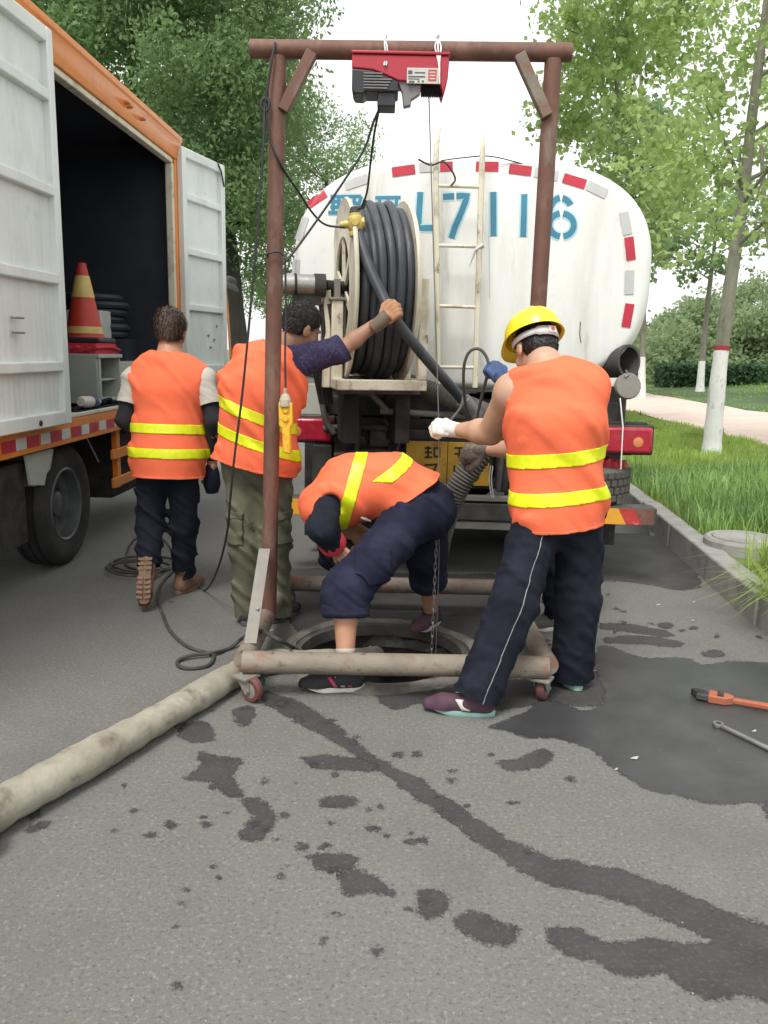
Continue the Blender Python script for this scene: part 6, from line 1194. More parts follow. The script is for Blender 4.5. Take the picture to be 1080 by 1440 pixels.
def shoe(parent, Mx, upper, sole, L=0.275, W=0.046, stripe=None, lugs=False, name='shoe', high=0.0):
    """Shoe in local frame: x to the toe, z up, origin under the ankle on the ground."""
    f = Field((-0.10, -0.075, -0.01), (L - 0.055, 0.075, 0.15 + high), 0.006); x1 = L - 0.095
    f.cone((-0.045, 0, 0.045), (0.02, 0, 0.05), 0.040, 0.042, 0); f.cone((0.02, 0, 0.046), (x1 * 0.72, 0, 0.036), 0.043, W - 0.004, 0.02); f.cone((x1 * 0.72, 0.0, 0.034), (x1, 0, 0.030), W - 0.004, 0.032, 0.02)
    f.cone((-0.03, 0, 0.05), (-0.012, 0, 0.10 + high), 0.040, 0.043, 0.03)
    v, q = f.mesh(); bm = bm_from(v, q); cut(bm, (0, 0, 0.022), (0, 0, 1), False); cut(bm, (0, 0, 0.108 + high), (-0.15, 0, 1), True); relax(bm, 1); bm.transform(Mx); up = finish(bm, name, M[upper], parent)
    mb = MB(Mx); n = 40; prof = []
    for k in range(n):
        t = 2 * math.pi * k / n; cx = math.cos(t); x = -0.088 + (L) * (0.5 + 0.5 * cx); w = (W + 0.002) * (0.80 + 0.20 * math.cos(t)) if cx > -0.4 else W * 0.86; prof.append((x, abs(math.sin(t)) ** 0.62 * math.copysign(w, math.sin(t)), 0))
    vs = []
    for z, s in ((0.0, 0.94), (0.004, 0.99), (0.016, 1.0), (0.030, 0.965)):
        lift = 0.0
        for (x, y, _) in prof: vs.append(((x - 0.05) * s + 0.05, y * s, z + 0.020 * smooth(0.10, 0.20, x) * (1 if z < 0.02 else 0.7)))
    fs = [tuple(range(n - 1, -1, -1)), tuple(range(3 * n, 4 * n))] + [(i * n + k, i * n + (k + 1) % n, (i + 1) * n + (k + 1) % n, (i + 1) * n + k) for i in range(3) for k in range(n)]
    mb.add(vs, fs); so = mb.build('sole', M[sole], up)
    if lugs:
        for i in range(9):
            x = -0.075 + 0.028 * i
            if 3 == i: continue
            for s in (-1, 1):
                zz = 0.020 * smooth(0.10, 0.20, x); lb = MB(Mx); lb.prism([(x, s * 0.006, 0), (x + 0.016, s * 0.004, 0), (x + 0.012, s * 0.040, 0), (x - 0.004, s * 0.040, 0)], (0, 0, zz - 0.008), (0, 0, zz + 0.003)); lb.build('lug', M[sole], up)
    for st in (stripe or []):
        x, w, m_ = st
        for s in (-1, 1):
            bm = bmesh.new(); pts = [Vector((x + (0.03 * t), s * (0.0455 - 0.012 * t * t + 0.001), 0.03 + 0.045 * t)) for t in (0, 0.25, 0.5, 0.75, 1.0)]
            vs = [(bm.verts.new(p - Vector((w, 0, 0))), bm.verts.new(p + Vector((w, 0, 0)))) for p in pts]
            for a, b in zip(vs[:-1], vs[1:]): bm.faces.new((a[0], a[1], b[1], b[0]))
            bm.transform(Mx); finish(bm, 'stripe', M[m_], up, 0.004)
    return up

class Worker:
    def __init__(self, label, base, J, skin, seed, build=1.0, arm=1.0):
        self.arm = arm
        self.J, self.skin, self.seed = J, skin, seed; self.root = thing('person', label, 'person', base, 'road crew workers')
        J['lat_p'] = (J['hip_r'] - J['hip_l']).normalized(); J['lat_s'] = (J['sho_r'] - J['sho_l']).normalized(); self.b = build
        b = build; self.st = [(J['pelvis'], J['lat_p'], 0.158 * b, 0.115 * b), (J['waist'], (J['lat_p'] + J['lat_s']) / 2, 0.145 * b, 0.105 * b), (J['chest'], J['lat_s'], 0.165 * b, 0.118 * b), (J['upper'], J['lat_s'], 0.150 * b, 0.092 * b)]
    def torso(self, f, g=0.0, k=0.05, st=None):
        st = st or self.st
        for a, b in zip(st[:-1], st[1:]): f.seg((a[0], a[1], a[2] + g, a[3] + g), (b[0], b[1], b[2] + g, b[3] + g), k)
    def head_frame(self): return basis(self.J['head'], self.J['face'], self.J['head_up'])
    def body(self, hands=(), h=0.0075):
        J = self.J; lo, hi = bounds([J[k] for k in J if isinstance(J[k], Vector) and k not in ('lat_p', 'lat_s', 'face', 'head_up')], 0.17); f = Field(lo, hi, h); b = self.b
        self.torso(f)
        for s in ('l', 'r'):
            b = self.b * self.arm; f.cone(J['upper'], J['sho_' + s], 0.065, 0.058 * b, 0.05); f.cone(J['sho_' + s], J['elb_' + s], 0.056 * b, 0.042 * b, 0.04)
            m_ = J['elb_' + s].lerp(J['wri_' + s], 0.3); f.cone(J['elb_' + s], m_, 0.040 * b, 0.042 * b, 0.02); f.cone(m_, J['wri_' + s], 0.042 * b, 0.027, 0.02)
            b = self.b; f.cone(J['hip_' + s], J['kne_' + s], 0.085 * b, 0.055 * b, 0.05); c = J['kne_' + s].lerp(J['ank_' + s], 0.3); f.cone(J['kne_' + s], c, 0.054 * b, 0.056 * b, 0.03); f.cone(c, J['ank_' + s], 0.056 * b, 0.036, 0.03)
        H = self.head_frame(); ns = H @ Vector((-0.025, 0, -0.075)); f.cone(J['neck'], ns, 0.062, 0.056, 0.035); f.cone(J['upper'], J['neck'], 0.075, 0.062, 0.05)
        f.ball(H, (-0.012, 0, 0.035), (0.098, 0.077, 0.090), 0.02); f.ball(H, (0.030, 0, -0.045), (0.062, 0.056, 0.072), 0.03); f.ball(H, (0.070, 0, -0.095), (0.022, 0.024, 0.020), 0.025)
        for s in (-1, 1):
            f.ball(H, (0.076, s * 0.031, 0.004), (0.016, 0.018, 0.011), 0, True); f.ball(H, (0.070, s * 0.031, 0.004), (0.013, 0.013, 0.013), 0.004)
            f.ball(H, (0.084, s * 0.03, 0.024), (0.012, 0.024, 0.008), 0.012); f.ball(H, (0.060, s * 0.045, -0.030), (0.022, 0.018, 0.022), 0.02)
            f.ball(H, (-0.006, s * 0.082, -0.008), (0.022, 0.009, 0.034), 0.006); f.ball(H, (0.004, s * 0.091, -0.005), (0.010, 0.006, 0.018), 0, True); f.ball(H, (0.012, s * 0.078, -0.010), (0.010, 0.008, 0.012), 0.004)
        f.cone(H @ Vector((0.090, 0, 0.012)), H @ Vector((0.112, 0, -0.034)), 0.010, 0.014, 0.012)
        for s in (-1, 1): f.ball(H, (0.098, s * 0.013, -0.038), (0.012, 0.009, 0.009), 0.008)
        f.ball(H, (0.088, 0, -0.064), (0.014, 0.026, 0.007), 0.006); f.ball(H, (0.086, 0, -0.074), (0.014, 0.022, 0.008), 0.006); f.ball(H, (0.104, 0, -0.069), (0.012, 0.024, 0.002), 0, True)
        v, q = f.mesh(); n = len(v)
        for Mx, side, curl in hands:
            hv, hq = hand_mesh(Mx, side, curl); q = np.concatenate([q, hq + n]); v = np.concatenate([v, hv]); n = len(v)
        bm = bm_from(v, q); relax(bm, 1, 0.4); return finish(bm, 'body', M[self.skin], self.root)
    def hair(self, m, hairline=0.045, nape=-0.055, thick=0.012, n=1500, length=0.035, side=0.0):
        H = self.head_frame(); f = Field((-0.16, -0.13, -0.14), (0.14, 0.13, 0.17), 0.006); I = Matrix.Identity(4)
        f.ball(I, (-0.014, 0, 0.038), (0.098 + thick, 0.077 + thick, 0.090 + thick), 0); f.ball(I, (-0.045, 0, -0.020), (0.060 + thick * 0.5, 0.066 + thick * 0.4, 0.055), 0.03)
        f.wrinkle(0.0028, 45, 45, 20, self.seed)
        X, Y, Z = f.ax[0][:, None, None], f.ax[1][None, :, None], f.ax[2][None, None, :]
        front = (X - (hairline + 0.45 * (Z - 0.03))) * 0.85; front = np.where(Z < 0.0, np.maximum(front, X - (-0.004 + side)), front); low = (nape + 0.25 * np.maximum(0, X + 0.03) * 4 - Z) * 0.9
        f.d = np.maximum(np.maximum(f.d, front), low.astype(F32)); v, q = f.mesh(); bm = bm_from(v, q); relax(bm, 1, 0.4)
        rg = np.random.default_rng(self.seed); fc = [p for p in bm.faces]; vs, fs = [], []
        for k in rg.integers(0, len(fc), n):
            p = fc[k].calc_center_median(); no = fc[k].normal
            if no.z < -0.5: continue
            dn = Vector((-0.25, 0, -1)) if p.z < 0.10 else Vector((rg.normal(), rg.normal(), 0.0)); tan = (dn - no * dn.dot(no)); tan = tan.normalized() if tan.length > 1e-4 else Vector((0, 1, 0)); tan = (tan + Vector(rg.normal(size=3) * 0.13)).normalized(); sd_ = tan.cross(no) * 0.0022; L = length * rg.uniform(0.5, 1.2)
            b = len(vs); a0 = p - no * 0.003; a1 = p + tan * L * 0.5 + no * 0.0035; a2 = p + tan * L + no * 0.0005; vs += [a0 - sd_, a0 + sd_, a1 - sd_, a1 + sd_, a2]; fs += [(b, b + 1, b + 3, b + 2), (b + 2, b + 3, b + 4)]
        bm.transform(H); o = finish(bm, 'hair', M[m], self.root)
        if vs: mb = MB(H); mb.add(vs, fs); tag(mb.build('strand', M[m], o, fix=False), kind='stuff')
        return o
    def sleeve(self, side, name, m, ra, rm, rb, t0=0.0, t1=1.0, amp=0.004, extra=0.0, f0=26, parent=None):
        """Sleeve along shoulder-elbow-wrist; t is 0..1 for the upper arm and 1..2 for the forearm."""
        J = self.J; s, e, w = J['sho_' + side], J['elb_' + side], J['wri_' + side]
        at = lambda t: s.lerp(e, t) if t <= 1 else e.lerp(w, t - 1)
        ts = [t0] + [t for t in (1.0,) if t0 < t < t1] + [t1]; pts = [at(t) for t in ts]; lo, hi = bounds(pts, 0.15); f = Field(lo, hi, 0.007); rr = lambda t: ra + (rm - ra) * t if t <= 1 else rm + (rb - rm) * (t - 1)
        if t0 == 0.0: f.cone(s + (J['upper'] - s) * 0.35, s, ra * 0.95, ra, 0)
        d1 = (at(t1) - at(t1 - 0.05)).normalized(); pe = at(t1) + d1 * 0.06
        for a, b in zip(ts[:-1], ts[1:]): f.cone(at(a), at(b), rr(a), rr(b), 0.03)
        f.cone(at(t1), pe, rr(t1), rr(t1), 0.01); f.wrinkle(amp, f0, f0, f0 * 1.3, self.seed + 5 + (side == 'r')); v, q = f.mesh(); bm = bm_from(v, q); cut(bm, at(t1) + d1 * extra, d1)
        if t0 > 0: d0 = (at(t0 + 0.05) - at(t0)).normalized(); cut(bm, at(t0), -d0)
        relax(bm, 1); return finish(bm, name, M[m], parent or self.root)
    def trousers(self, m, thigh=0.098, knee=0.078, cuff=0.075, stop=(0.96, 0.96), amp=0.008, seat=0.02, name='trousers', top=None, fold=None):
        J = self.J; pts = [J[k + s] for k in ('hip_', 'kne_', 'ank_') for s in 'lr'] + [J['pelvis'], J['waist']]; lo, hi = bounds(pts, 0.2); f = Field(lo, hi, 0.008)
        wm = self.st[0][0].lerp(self.st[1][0], 0.45); st = [(J['pelvis'] + (J['pelvis'] - J['waist']) * 0.25, J['lat_p'], 0.150 * self.b, 0.11 * self.b), self.st[0], (wm, self.st[0][1], 0.138 * self.b, 0.095 * self.b)]; self.torso(f, seat, 0.06, st); ends = []
        for i, s in enumerate('lr'):
            hp, kn, an = J['hip_' + s], J['kne_' + s], J['ank_' + s]; e = kn.lerp(an, stop[i]); d = (an - kn).normalized()
            f.cone(hp, kn, thigh, knee, 0.05); f.cone(kn, e + d * 0.05, knee, cuff, 0.04); ends.append((e, d, an))
        f.wrinkle(amp, 20, 20, 26, self.seed + 9); v, q = f.mesh(); bm = bm_from(v, q)
        for e, d, an in ends:                                # trim only the leg near its own cuff
            g = [x for x in bm.faces if (x.calc_center_median() - e).length < 0.26]; vs = {w for x in g for w in x.verts}; es = {w for x in g for w in x.edges}
            r_ = bmesh.ops.bisect_plane(bm, geom=list(vs) + list(es) + g, plane_co=e, plane_no=d, clear_outer=True, dist=1e-5)
        relax(bm, 1); o = finish(bm, name, M[m], self.root); self.ends = ends; return o
    def vest(self, hem_drop=0.10, grow=0.028, flare=0.02, amp=0.007, bands=((0.10, 0.05), (0.24, 0.05)), hem_n=None, neck_r=0.10, arm_r=0.085, armcut=True, top=None, parent=None, hem_pt=None, arm_in=0.055):
        """Sleeveless vest: torso shell cut at hem, neck and arm holes, with reflective bands laid on it."""
        J = self.J; S = self.st; lo, hi = bounds([q[0] for q in S] + [J['sho_l'], J['sho_r']], 0.32); f = Field(lo, hi, 0.0075)
        ax = (S[1][0] - S[0][0]).normalized(); hem = S[0][0] - ax * hem_drop
        st = [(hem - ax * 0.08, S[0][1], S[0][2] + flare, S[0][3] + flare + 0.01), (S[0][0], S[0][1], S[0][2] + flare * 0.7, S[0][3] + flare * 0.7), S[1], S[2], S[3]]
        self.torso(f, grow, 0.07, st)
        for s in 'lr': f.cone(J['upper'], J['upper'].lerp(J['sho_' + s], 0.86), 0.085, 0.060 + grow * 0.6, 0.05)
        for s in 'lr':
            if armcut and s not in (armcut if isinstance(armcut, str) else 'lr'): f.cone(J['sho_' + s], J['sho_' + s].lerp(J['elb_' + s], 0.3), 0.078, 0.07, 0.05)
        f.wrinkle(amp, 13, 13, 15, self.seed + 2)
        if armcut:
            for s in (armcut if isinstance(armcut, str) else 'lr'):
                a = J['sho_' + s]; d = (J['elb_' + s] - a).normalized(); o_ = (a - J['upper']).normalized(); g = Field(lo, hi, 0.0075); g.cone(a + o_ * arm_in, a + o_ * (arm_in + 0.065) + d * 0.16, arm_r * 0.75, arm_r, 0); f.d = np.maximum(f.d, -g.d)
        H = self.head_frame(); g = Field(lo, hi, 0.0075); nb = J['neck']; up = (nb - J['upper']).normalized(); g.cone(nb + up * 0.06, nb + up * 0.2, neck_r, neck_r * 1.25, 0); f.d = np.maximum(f.d, -g.d)
        v, q = f.mesh(); bm = bm_from(v, q); relax(bm, 4); hem_c = hem_pt or hem; cut(bm, hem_c, -(Vector(hem_n).normalized() if hem_n else ax), True)
        src = bm.copy(); vest = finish(bm, 'vest', M['vest'], parent or self.root, 0.003); cum = [0]; spine = [hem, S[0][0], S[1][0], S[2][0], S[3][0]]
        for a, b in zip(spine[:-1], spine[1:]): cum.append(cum[-1] + (b - a).length)
        for bd in bands:
            if isinstance(bd[0], Vector): c, w, n_ = bd[0], bd[1], Vector(bd[2]).normalized()
            s0, w = (0.0 if isinstance(bd[0], Vector) else bd[0]), bd[1]; no = Vector(bd[2]).normalized() if len(bd) > 2 else None; i = max(k for k in range(4) if cum[k] <= s0 + 1e-6); c = bd[0] if isinstance(bd[0], Vector) else spine[i].lerp(spine[i + 1], (s0 - cum[i]) / (cum[i + 1] - cum[i])); n_ = no or (spine[i + 1] - spine[i]).normalized()
            b2 = src.copy(); cut(b2, c + n_ * w / 2, n_); cut(b2, c - n_ * w / 2, -n_)
            if len(bd) > 3: cut(b2, bd[3][0], bd[3][1])
            b2.normal_update()
            for w_ in b2.verts: w_.co += w_.normal * 0.0045
            finish(b2, 'reflective_band', M['band'], vest, 0.002)
        b2 = src.copy(); n_ = Vector(hem_n).normalized() if hem_n else ax; cut(b2, hem_c + n_ * 0.012, n_); b2.normal_update()
        for w_ in b2.verts: w_.co += w_.normal * 0.0042
        finish(b2, 'hem', M['piping'] if False else M['vest'], vest, 0.002); src.free(); return vest
    def glove(self, m, Mx, side, curl, grow=0.004, thumb=0.6, cuff=None):
        v, q = hand_mesh(Mx, side, curl, grow, thumb); bm = bm_from(v, q); relax(bm, 1, 0.3); o = finish(bm, 'glove', M[m], self.root)
        if cuff: mb = MB(Mx); mb.ring((-0.07, 0, 0), (1, 0, 0), [(0.034, 0), (0.0375, 0.010), (0.0365, 0.022), (0.0385, 0.034), (0.0385, 0.055), (0.0415, 0.085), (0.043, 0.105)], 20, sx=1.0, sy=0.93, up=(0, 1, 0)); mb.build('cuff', M[cuff], o)
        return o
def patch(tr, c, half, name, m, lift=0.007):
    """A sewn-on pocket: the trouser surface inside a box round c, raised off the cloth."""
    bm = bmesh.new(); bm.from_mesh(tr.data)
    for i in range(3):
        no = Vector((0, 0, 0)); no[i] = 1; cut(bm, c + no * half[i], no); cut(bm, c - no * half[i], -no)
    bm.normal_update()
    for v in bm.verts: v.co += v.normal * lift
    return finish(bm, name, M[m], tr, 0.004)
def foot_frame(ank, toe_dir, sink=0.0, z=0.0):
    d = Vector((toe_dir[0], toe_dir[1], 0)).normalized(); return basis((ank.x, ank.y, z + sink), d, (0, 0, 1))
V = Vector

# ------------------------------------------------------------------ worker walking away beside the box truck
J = dict(pelvis=P(236, 636, 4.84), waist=P(236, 598, 4.85), chest=P(237, 550, 4.88), upper=P(238, 520, 4.90), neck=P(239, 499, 4.92), head=P(240, 467, 4.96), face=V((0.10, 1, -0.12)), head_up=V((0.02, 0.1, 1)),
         sho_l=P(190, 533, 4.88), sho_r=P(286, 535, 4.90), elb_l=P(176, 590, 4.82), wri_l=P(188, 606, 5.06), elb_r=P(301, 592, 4.84), wri_r=P(298, 645, 4.93),
         hip_l=P(214, 652, 4.84), hip_r=P(258, 652, 4.85), kne_l=P(211, 738, 4.83), kne_r=P(259, 738, 4.90), ank_l=P(209, 800, 4.70), ank_r=P(258, 812, 4.97))
w1 = Worker('worker with brown-tinted hair and tan boots walking away beside the box truck', (J['ank_r'].x, J['ank_r'].y, 0), J, 'skin', 101)
hr = basis(J['wri_r'] + V((0, 0, -0.02)), (0, 0.15, -1), (1, 0.2, 0)); hl = basis(J['wri_l'] + V((0.0, 0.02, 0)), (0.3, 1, -0.1), (-0.3, 0, 1))
w1.body([(hr, 1, (25, 40, 25)), (hl, -1, (40, 55, 35))]); w1.hair('hair_brown', 0.06, -0.055, 0.012, 2400, 0.04)
w1.trousers('navy', 0.094, 0.078, 0.066, (0.93, 0.95), 0.008); 
for s in 'lr': w1.sleeve(s, 'tee_sleeve', 'tee', 0.070, 0.066, 0.05, 0.0, 0.62, 0.005); w1.sleeve(s, 'arm_sleeve', 'black_knit', 0.055, 0.050, 0.038, 0.45, 1.98, 0.003)
w1.vest(0.145, 0.028, 0.020, 0.009, ((0.145, 0.054), (0.285, 0.054)), armcut=True, arm_r=0.10, arm_in=0.028)
f_ = foot_frame(J['ank_r'], (0.35, 1)); shoe(w1.root, f_, 'boot', 'boot_sole', 0.28, 0.047, name='boot', high=0.03)
a = J['ank_l']; tip = G(206, 858); toe = V((tip.x, tip.y, 0.02)); heel_dir = (toe - a).normalized(); nrm = V((0, -1, 0.25)); nrm = (nrm - heel_dir * nrm.dot(heel_dir)).normalized()
f_ = basis(a + nrm * 0.075 + heel_dir * 0.03, heel_dir, -nrm); shoe(w1.root, f_, 'boot', 'boot_sole', 0.28, 0.047, lugs=True, name='boot', high=0.03)
bag = MB(); c = P(298, 674, 4.95)
bag.ring(c + V((0, 0, 0.11)), (0.0, 0, -1), [(0.015, 0.0), (0.05, 0.02), (0.075, 0.07), (0.085, 0.14), (0.06, 0.19), (0, 0.20)], 14, sy=0.6); tag(bag.build('cloth_bundle', M['jeans']), 'dark blue cloth bundle held low by the walking worker', 'bundle')

# ------------------------------------------------------------------ worker in olive trousers reaching up to the hose
J = dict(pelvis=P(362, 640, 4.36), waist=P(362, 592, 4.34), chest=P(368, 548, 4.33), upper=P(380, 516, 4.34), neck=P(392, 486, 4.36), head=P(424, 462, 4.40), face=V((0.80, 0.55, -0.42)), head_up=V((0.42, 0.1, 1)),
         sho_l=P(338, 535, 4.36), sho_r=P(410, 512, 4.32), elb_r=P(482, 490, 4.38), wri_r=P(536, 450, 4.42), elb_l=P(330, 580, 4.55), wri_l=P(370, 590, 4.72),
         hip_l=P(342, 660, 4.38), hip_r=P(384, 660, 4.36), kne_l=P(345, 765, 4.38), kne_r=P(384, 765, 4.40), ank_l=P(350, 866, 4.42), ank_r=P(392, 868, 4.46))
w2 = Worker('worker in olive cargo trousers gripping the black hose with an orange glove', (J['ank_l'].x, J['ank_l'].y, 0), J, 'skin_ruddy', 102, 1.0)
w2.body(); w2.hair('hair', 0.055, -0.045, 0.007, 2600, 0.016)
tr2 = w2.trousers('olive', 0.103, 0.084, 0.080, (0.99, 0.99), 0.009, 0.02)
w2.sleeve('r', 'sweater_sleeve', 'purple_knit', 0.088, 0.066, 0.054, 0.0, 1.04, 0.005); w2.sleeve('l', 'sweater_sleeve', 'purple_knit', 0.075, 0.062, 0.048, 0.0, 1.9, 0.005)
w2.vest(0.065, 0.038, 0.010, 0.010, ((0.145, 0.055, (0.33, 0, 1)), (0.285, 0.055, (0.36, 0, 1))), hem_n=(0.22, 0, 1), armcut='r', arm_r=0.105, arm_in=0.03)
hd = (P(552, 444, 4.45) - J['wri_r']).normalized(); pd = (P(585, 487, 4.5) - P(520, 378, 4.58)).normalized()      # hose direction at the grip
up = (V((0, -1, 0.2))); gx = basis(J['wri_r'] + V((0.01, -0.045, 0.0)), V((0.75, 0.0, 0.65)), up); w2.glove('glove_orange', gx, 1, (62, 75, 45), 0.006, 1.4, 'glove_grey')
for s in 'lr': shoe(w2.root, foot_frame(J['ank_' + s], (0.15 if s == 'l' else 0.5, 1)), 'black_shoe', 'grey_shoe', 0.27, 0.046)
# cargo pockets
for s, dx in (('l', -0.06), ('r', 0.06)):
    c = J['hip_' + s].lerp(J['kne_' + s], 0.75) + V((dx, -0.07, 0)); patch(tr2, c, (0.065, 0.07, 0.085), 'cargo_pocket', 'olive'); patch(tr2, c + V((0, 0, 0.075)), (0.067, 0.072, 0.022), 'pocket_flap', 'olive', 0.011)

# ------------------------------------------------------------------ worker bent double over the manhole
J = dict(pelvis=P(592, 712, 3.98), waist=P(548, 682, 3.99), chest=P(497, 686, 4.0), upper=P(458, 712, 4.01), neck=P(452, 742, 4.06), head=P(494, 768, 4.16), face=V((0.9, 0.25, -0.35)), head_up=V((-0.25, 0.1, -1)),
         sho_l=P(462, 712, 3.86), sho_r=P(460, 712, 4.16), elb_l=P(452, 742, 3.66), wri_l=P(470, 768, 3.76), elb_r=P(470, 780, 4.3), wri_r=P(520, 830, 4.3),
         hip_l=P(584, 722, 3.87), hip_r=P(598, 722, 4.07), kne_l=P(486, 832, 3.60), kne_r=P(600, 780, 4.14), ank_l=P(486, 934, 3.50), ank_r=P(606, 868, 4.36))
w3 = Worker('worker in rolled-up navy trousers bent double over the open manhole', (J['ank_l'].x, J['ank_l'].y, 0), J, 'skin', 103)
hl = basis(J['wri_l'] + V((0, -0.01, 0)), (0.75, -0.15, -0.65), (-0.5, -0.6, 0.2)); w3.body([(hl, -1, (30, 40, 25))]); w3.hair('hair', 0.05, -0.05, 0.01, 600, 0.02)
tr3 = w3.trousers('jeans', 0.118, 0.105, 0.100, (0.28, 0.38), 0.0055, 0.024)
for e, d, an in w3.ends:
    mb = MB(); mb.ring(e - d * 0.03, d, [(0.082, 0.06), (0.105, 0.055), (0.113, 0.04), (0.108, 0.028), (0.115, 0.012), (0.108, -0.012), (0.09, -0.02)], 26, sx=0.93); o = mb.build('rolled_cuff', M['jeans'], tr3)
    dm = o.modifiers.new('sub', 'SUBSURF'); dm.levels = dm.render_levels = 1
w3.sleeve('l', 'jacket_sleeve', 'navy', 0.066, 0.066, 0.056, 0.0, 1.72, 0.005); w3.sleeve('r', 'jacket_sleeve', 'navy', 0.08, 0.075, 0.05, 0.0, 1.9, 0.006)
d = (J['wri_l'] - J['elb_l']).normalized(); mb = MB(); mb.ring(J['elb_l'].lerp(J['wri_l'], 0.66), d, [(0.050, -0.01), (0.060, -0.008), (0.066, 0.01), (0.064, 0.045), (0.055, 0.05), (0.045, 0.04)], 20); mb.build('red_cuff', M['red_cuff'], w3.root)
w3.vest(0.085, 0.036, 0.02, 0.007, ((P(551, 660, 3.99), 0.055, (-0.60, 0, 0.80), (P(540, 676, 3.85), (0, 0, -1))), (P(497, 680, 4.0), 0.058, (-0.966, 0, 0.257))), armcut=True, arm_r=0.082, arm_in=0.075, hem_n=(-0.55, 0, 0.83), hem_pt=P(560, 703, 3.98))
f_ = foot_frame(J['ank_l'], (-1, -0.12), z=0.004); shoe(w3.root, f_, 'black_shoe', 'white_rubber', 0.275, 0.047, stripe=[(-0.02, 0.009, 'pink'), (0.012, 0.009, 'white_rubber'), (0.045, 0.008, 'pink')])
f_ = foot_frame(J['ank_r'], (-0.6, -1), z=0.02); shoe(w3.root, f_, 'plum_shoe', 'white_rubber', 0.275, 0.047)
for s in 'lr':
    a, k_ = J['ank_' + s], J['kne_' + s]; d = (k_ - a).normalized(); mb = MB(); mb.ring(a - d * 0.02, d, [(0.042, -0.01), (0.0405, 0.03), (0.043, 0.075), (0.046, 0.085), (0.044, 0.09)], 20); mb.build('sock', M['tee' if s == 'l' else 'grey_shoe'], w3.root)
mb = MB(); c = P(508, 728, 3.80); mb.tube([c, c + V((0.02, -0.01, -0.005)), c + V((0.045, -0.005, -0.015))], [0.006, 0.008, 0.004], 8); mb.build('pocket_clip', M['galv'], w3.root)

c = J['hip_l'].lerp(J['kne_l'], 0.62) + V((0, -0.10, 0)); patch(tr3, c, (0.075, 0.06, 0.075), 'thigh_pocket', 'jeans')

# ------------------------------------------------------------------ worker in the yellow hard hat
J = dict(pelvis=P(784, 702, 3.50), waist=P(781, 652, 3.50), chest=P(781, 595, 3.49), upper=P(778, 545, 3.52), neck=P(766, 512, 3.56), head=P(752, 492, 3.66), face=V((-0.38, 0.85, -0.62)), head_up=V((-0.12, 0.50, 1)),
         sho_l=P(722, 552, 3.56), sho_r=P(828, 550, 3.50), elb_l=P(690, 608, 3.76), wri_l=P(640, 604, 3.93), elb_r=P(752, 632, 3.84), wri_r=P(682, 632, 4.02),
         hip_l=P(757, 730, 3.48), hip_r=P(814, 726, 3.52), kne_l=P(722, 850, 3.36), kne_r=P(812, 848, 3.56), ank_l=P(668, 984, 3.28), ank_r=P(803, 950, 3.62))
w4 = Worker('worker in yellow hard hat and sleeveless orange vest steadying the lifting cable', (J['ank_l'].x, J['ank_l'].y, 0), J, 'skin_pale', 104, 0.97, 1.40)
w4.body(); w4.hair('hair', 0.05, -0.07, 0.003, 1200, 0.012)
tr4 = w4.trousers('navy', 0.108, 0.098, 0.098, (0.97, 0.99), 0.006, 0.016)
w4.vest(0.115, 0.033, 0.004, 0.0085, ((0.143, 0.056, (-0.11, 0, 1)), (0.305, 0.058, (-0.13, 0, 1))), hem_n=(-0.09, 0, 1), armcut='l', arm_r=0.11, neck_r=0.085, arm_in=0.015)
gl_ = basis(J['wri_l'] + V((-0.01, 0.0, 0)), V((-0.85, 0.25, 0.10)), V((0.1, -0.75, 0.55))); w4.glove('glove_white', gl_, -1, (55, 80, 50), 0.006, 1.2, 'glove_white')
gr_ = basis(J['wri_r'] + V((-0.005, 0.0, 0.0)), V((-0.9, 0.15, -0.25)), V((-0.15, -0.8, 0.5))); w4.glove('glove_dark', gr_, 1, (45, 50, 30), 0.008, 0.8, 'glove_dark')
shoe(w4.root, foot_frame(J['ank_l'], (-1, 0.12)), 'plum_shoe', 'mint_rubber', 0.285, 0.048, stripe=[(0.035, 0.018, 'white_rubber')])
shoe(w4.root, foot_frame(J['ank_r'], (-0.25, 1)), 'plum_shoe', 'mint_rubber', 0.285, 0.048)
# white piping down the outer trouser seams
def seam(J, s, off, m):
    pts = [J['hip_' + s] + off * 1.18, J['hip_' + s].lerp(J['kne_' + s], 0.5) + off * 1.14, J['kne_' + s] + off * 1.04, J['kne_' + s].lerp(J['ank_' + s], 0.5) + off * 1.03, J['ank_' + s] + off * 1.03]
    mb = MB(); mb.tube(spline(pts, 40), 0.0022, 6); return mb
out = V((-0.28, -1, 0)).normalized() * 0.097
me_tr = tr4
sb = seam(J, 'l', V((0.1, -1, 0)).normalized() * 0.104, 'white_rubber'); o = sb.build('seam_piping', M['seam'], tr4, fix=False)
sw = o.modifiers.new('wrap', 'SHRINKWRAP'); sw.target = tr4; sw.wrap_method = 'NEAREST_SURFACEPOINT'; sw.wrap_mode = 'OUTSIDE_SURFACE'; sw.offset = 0.004
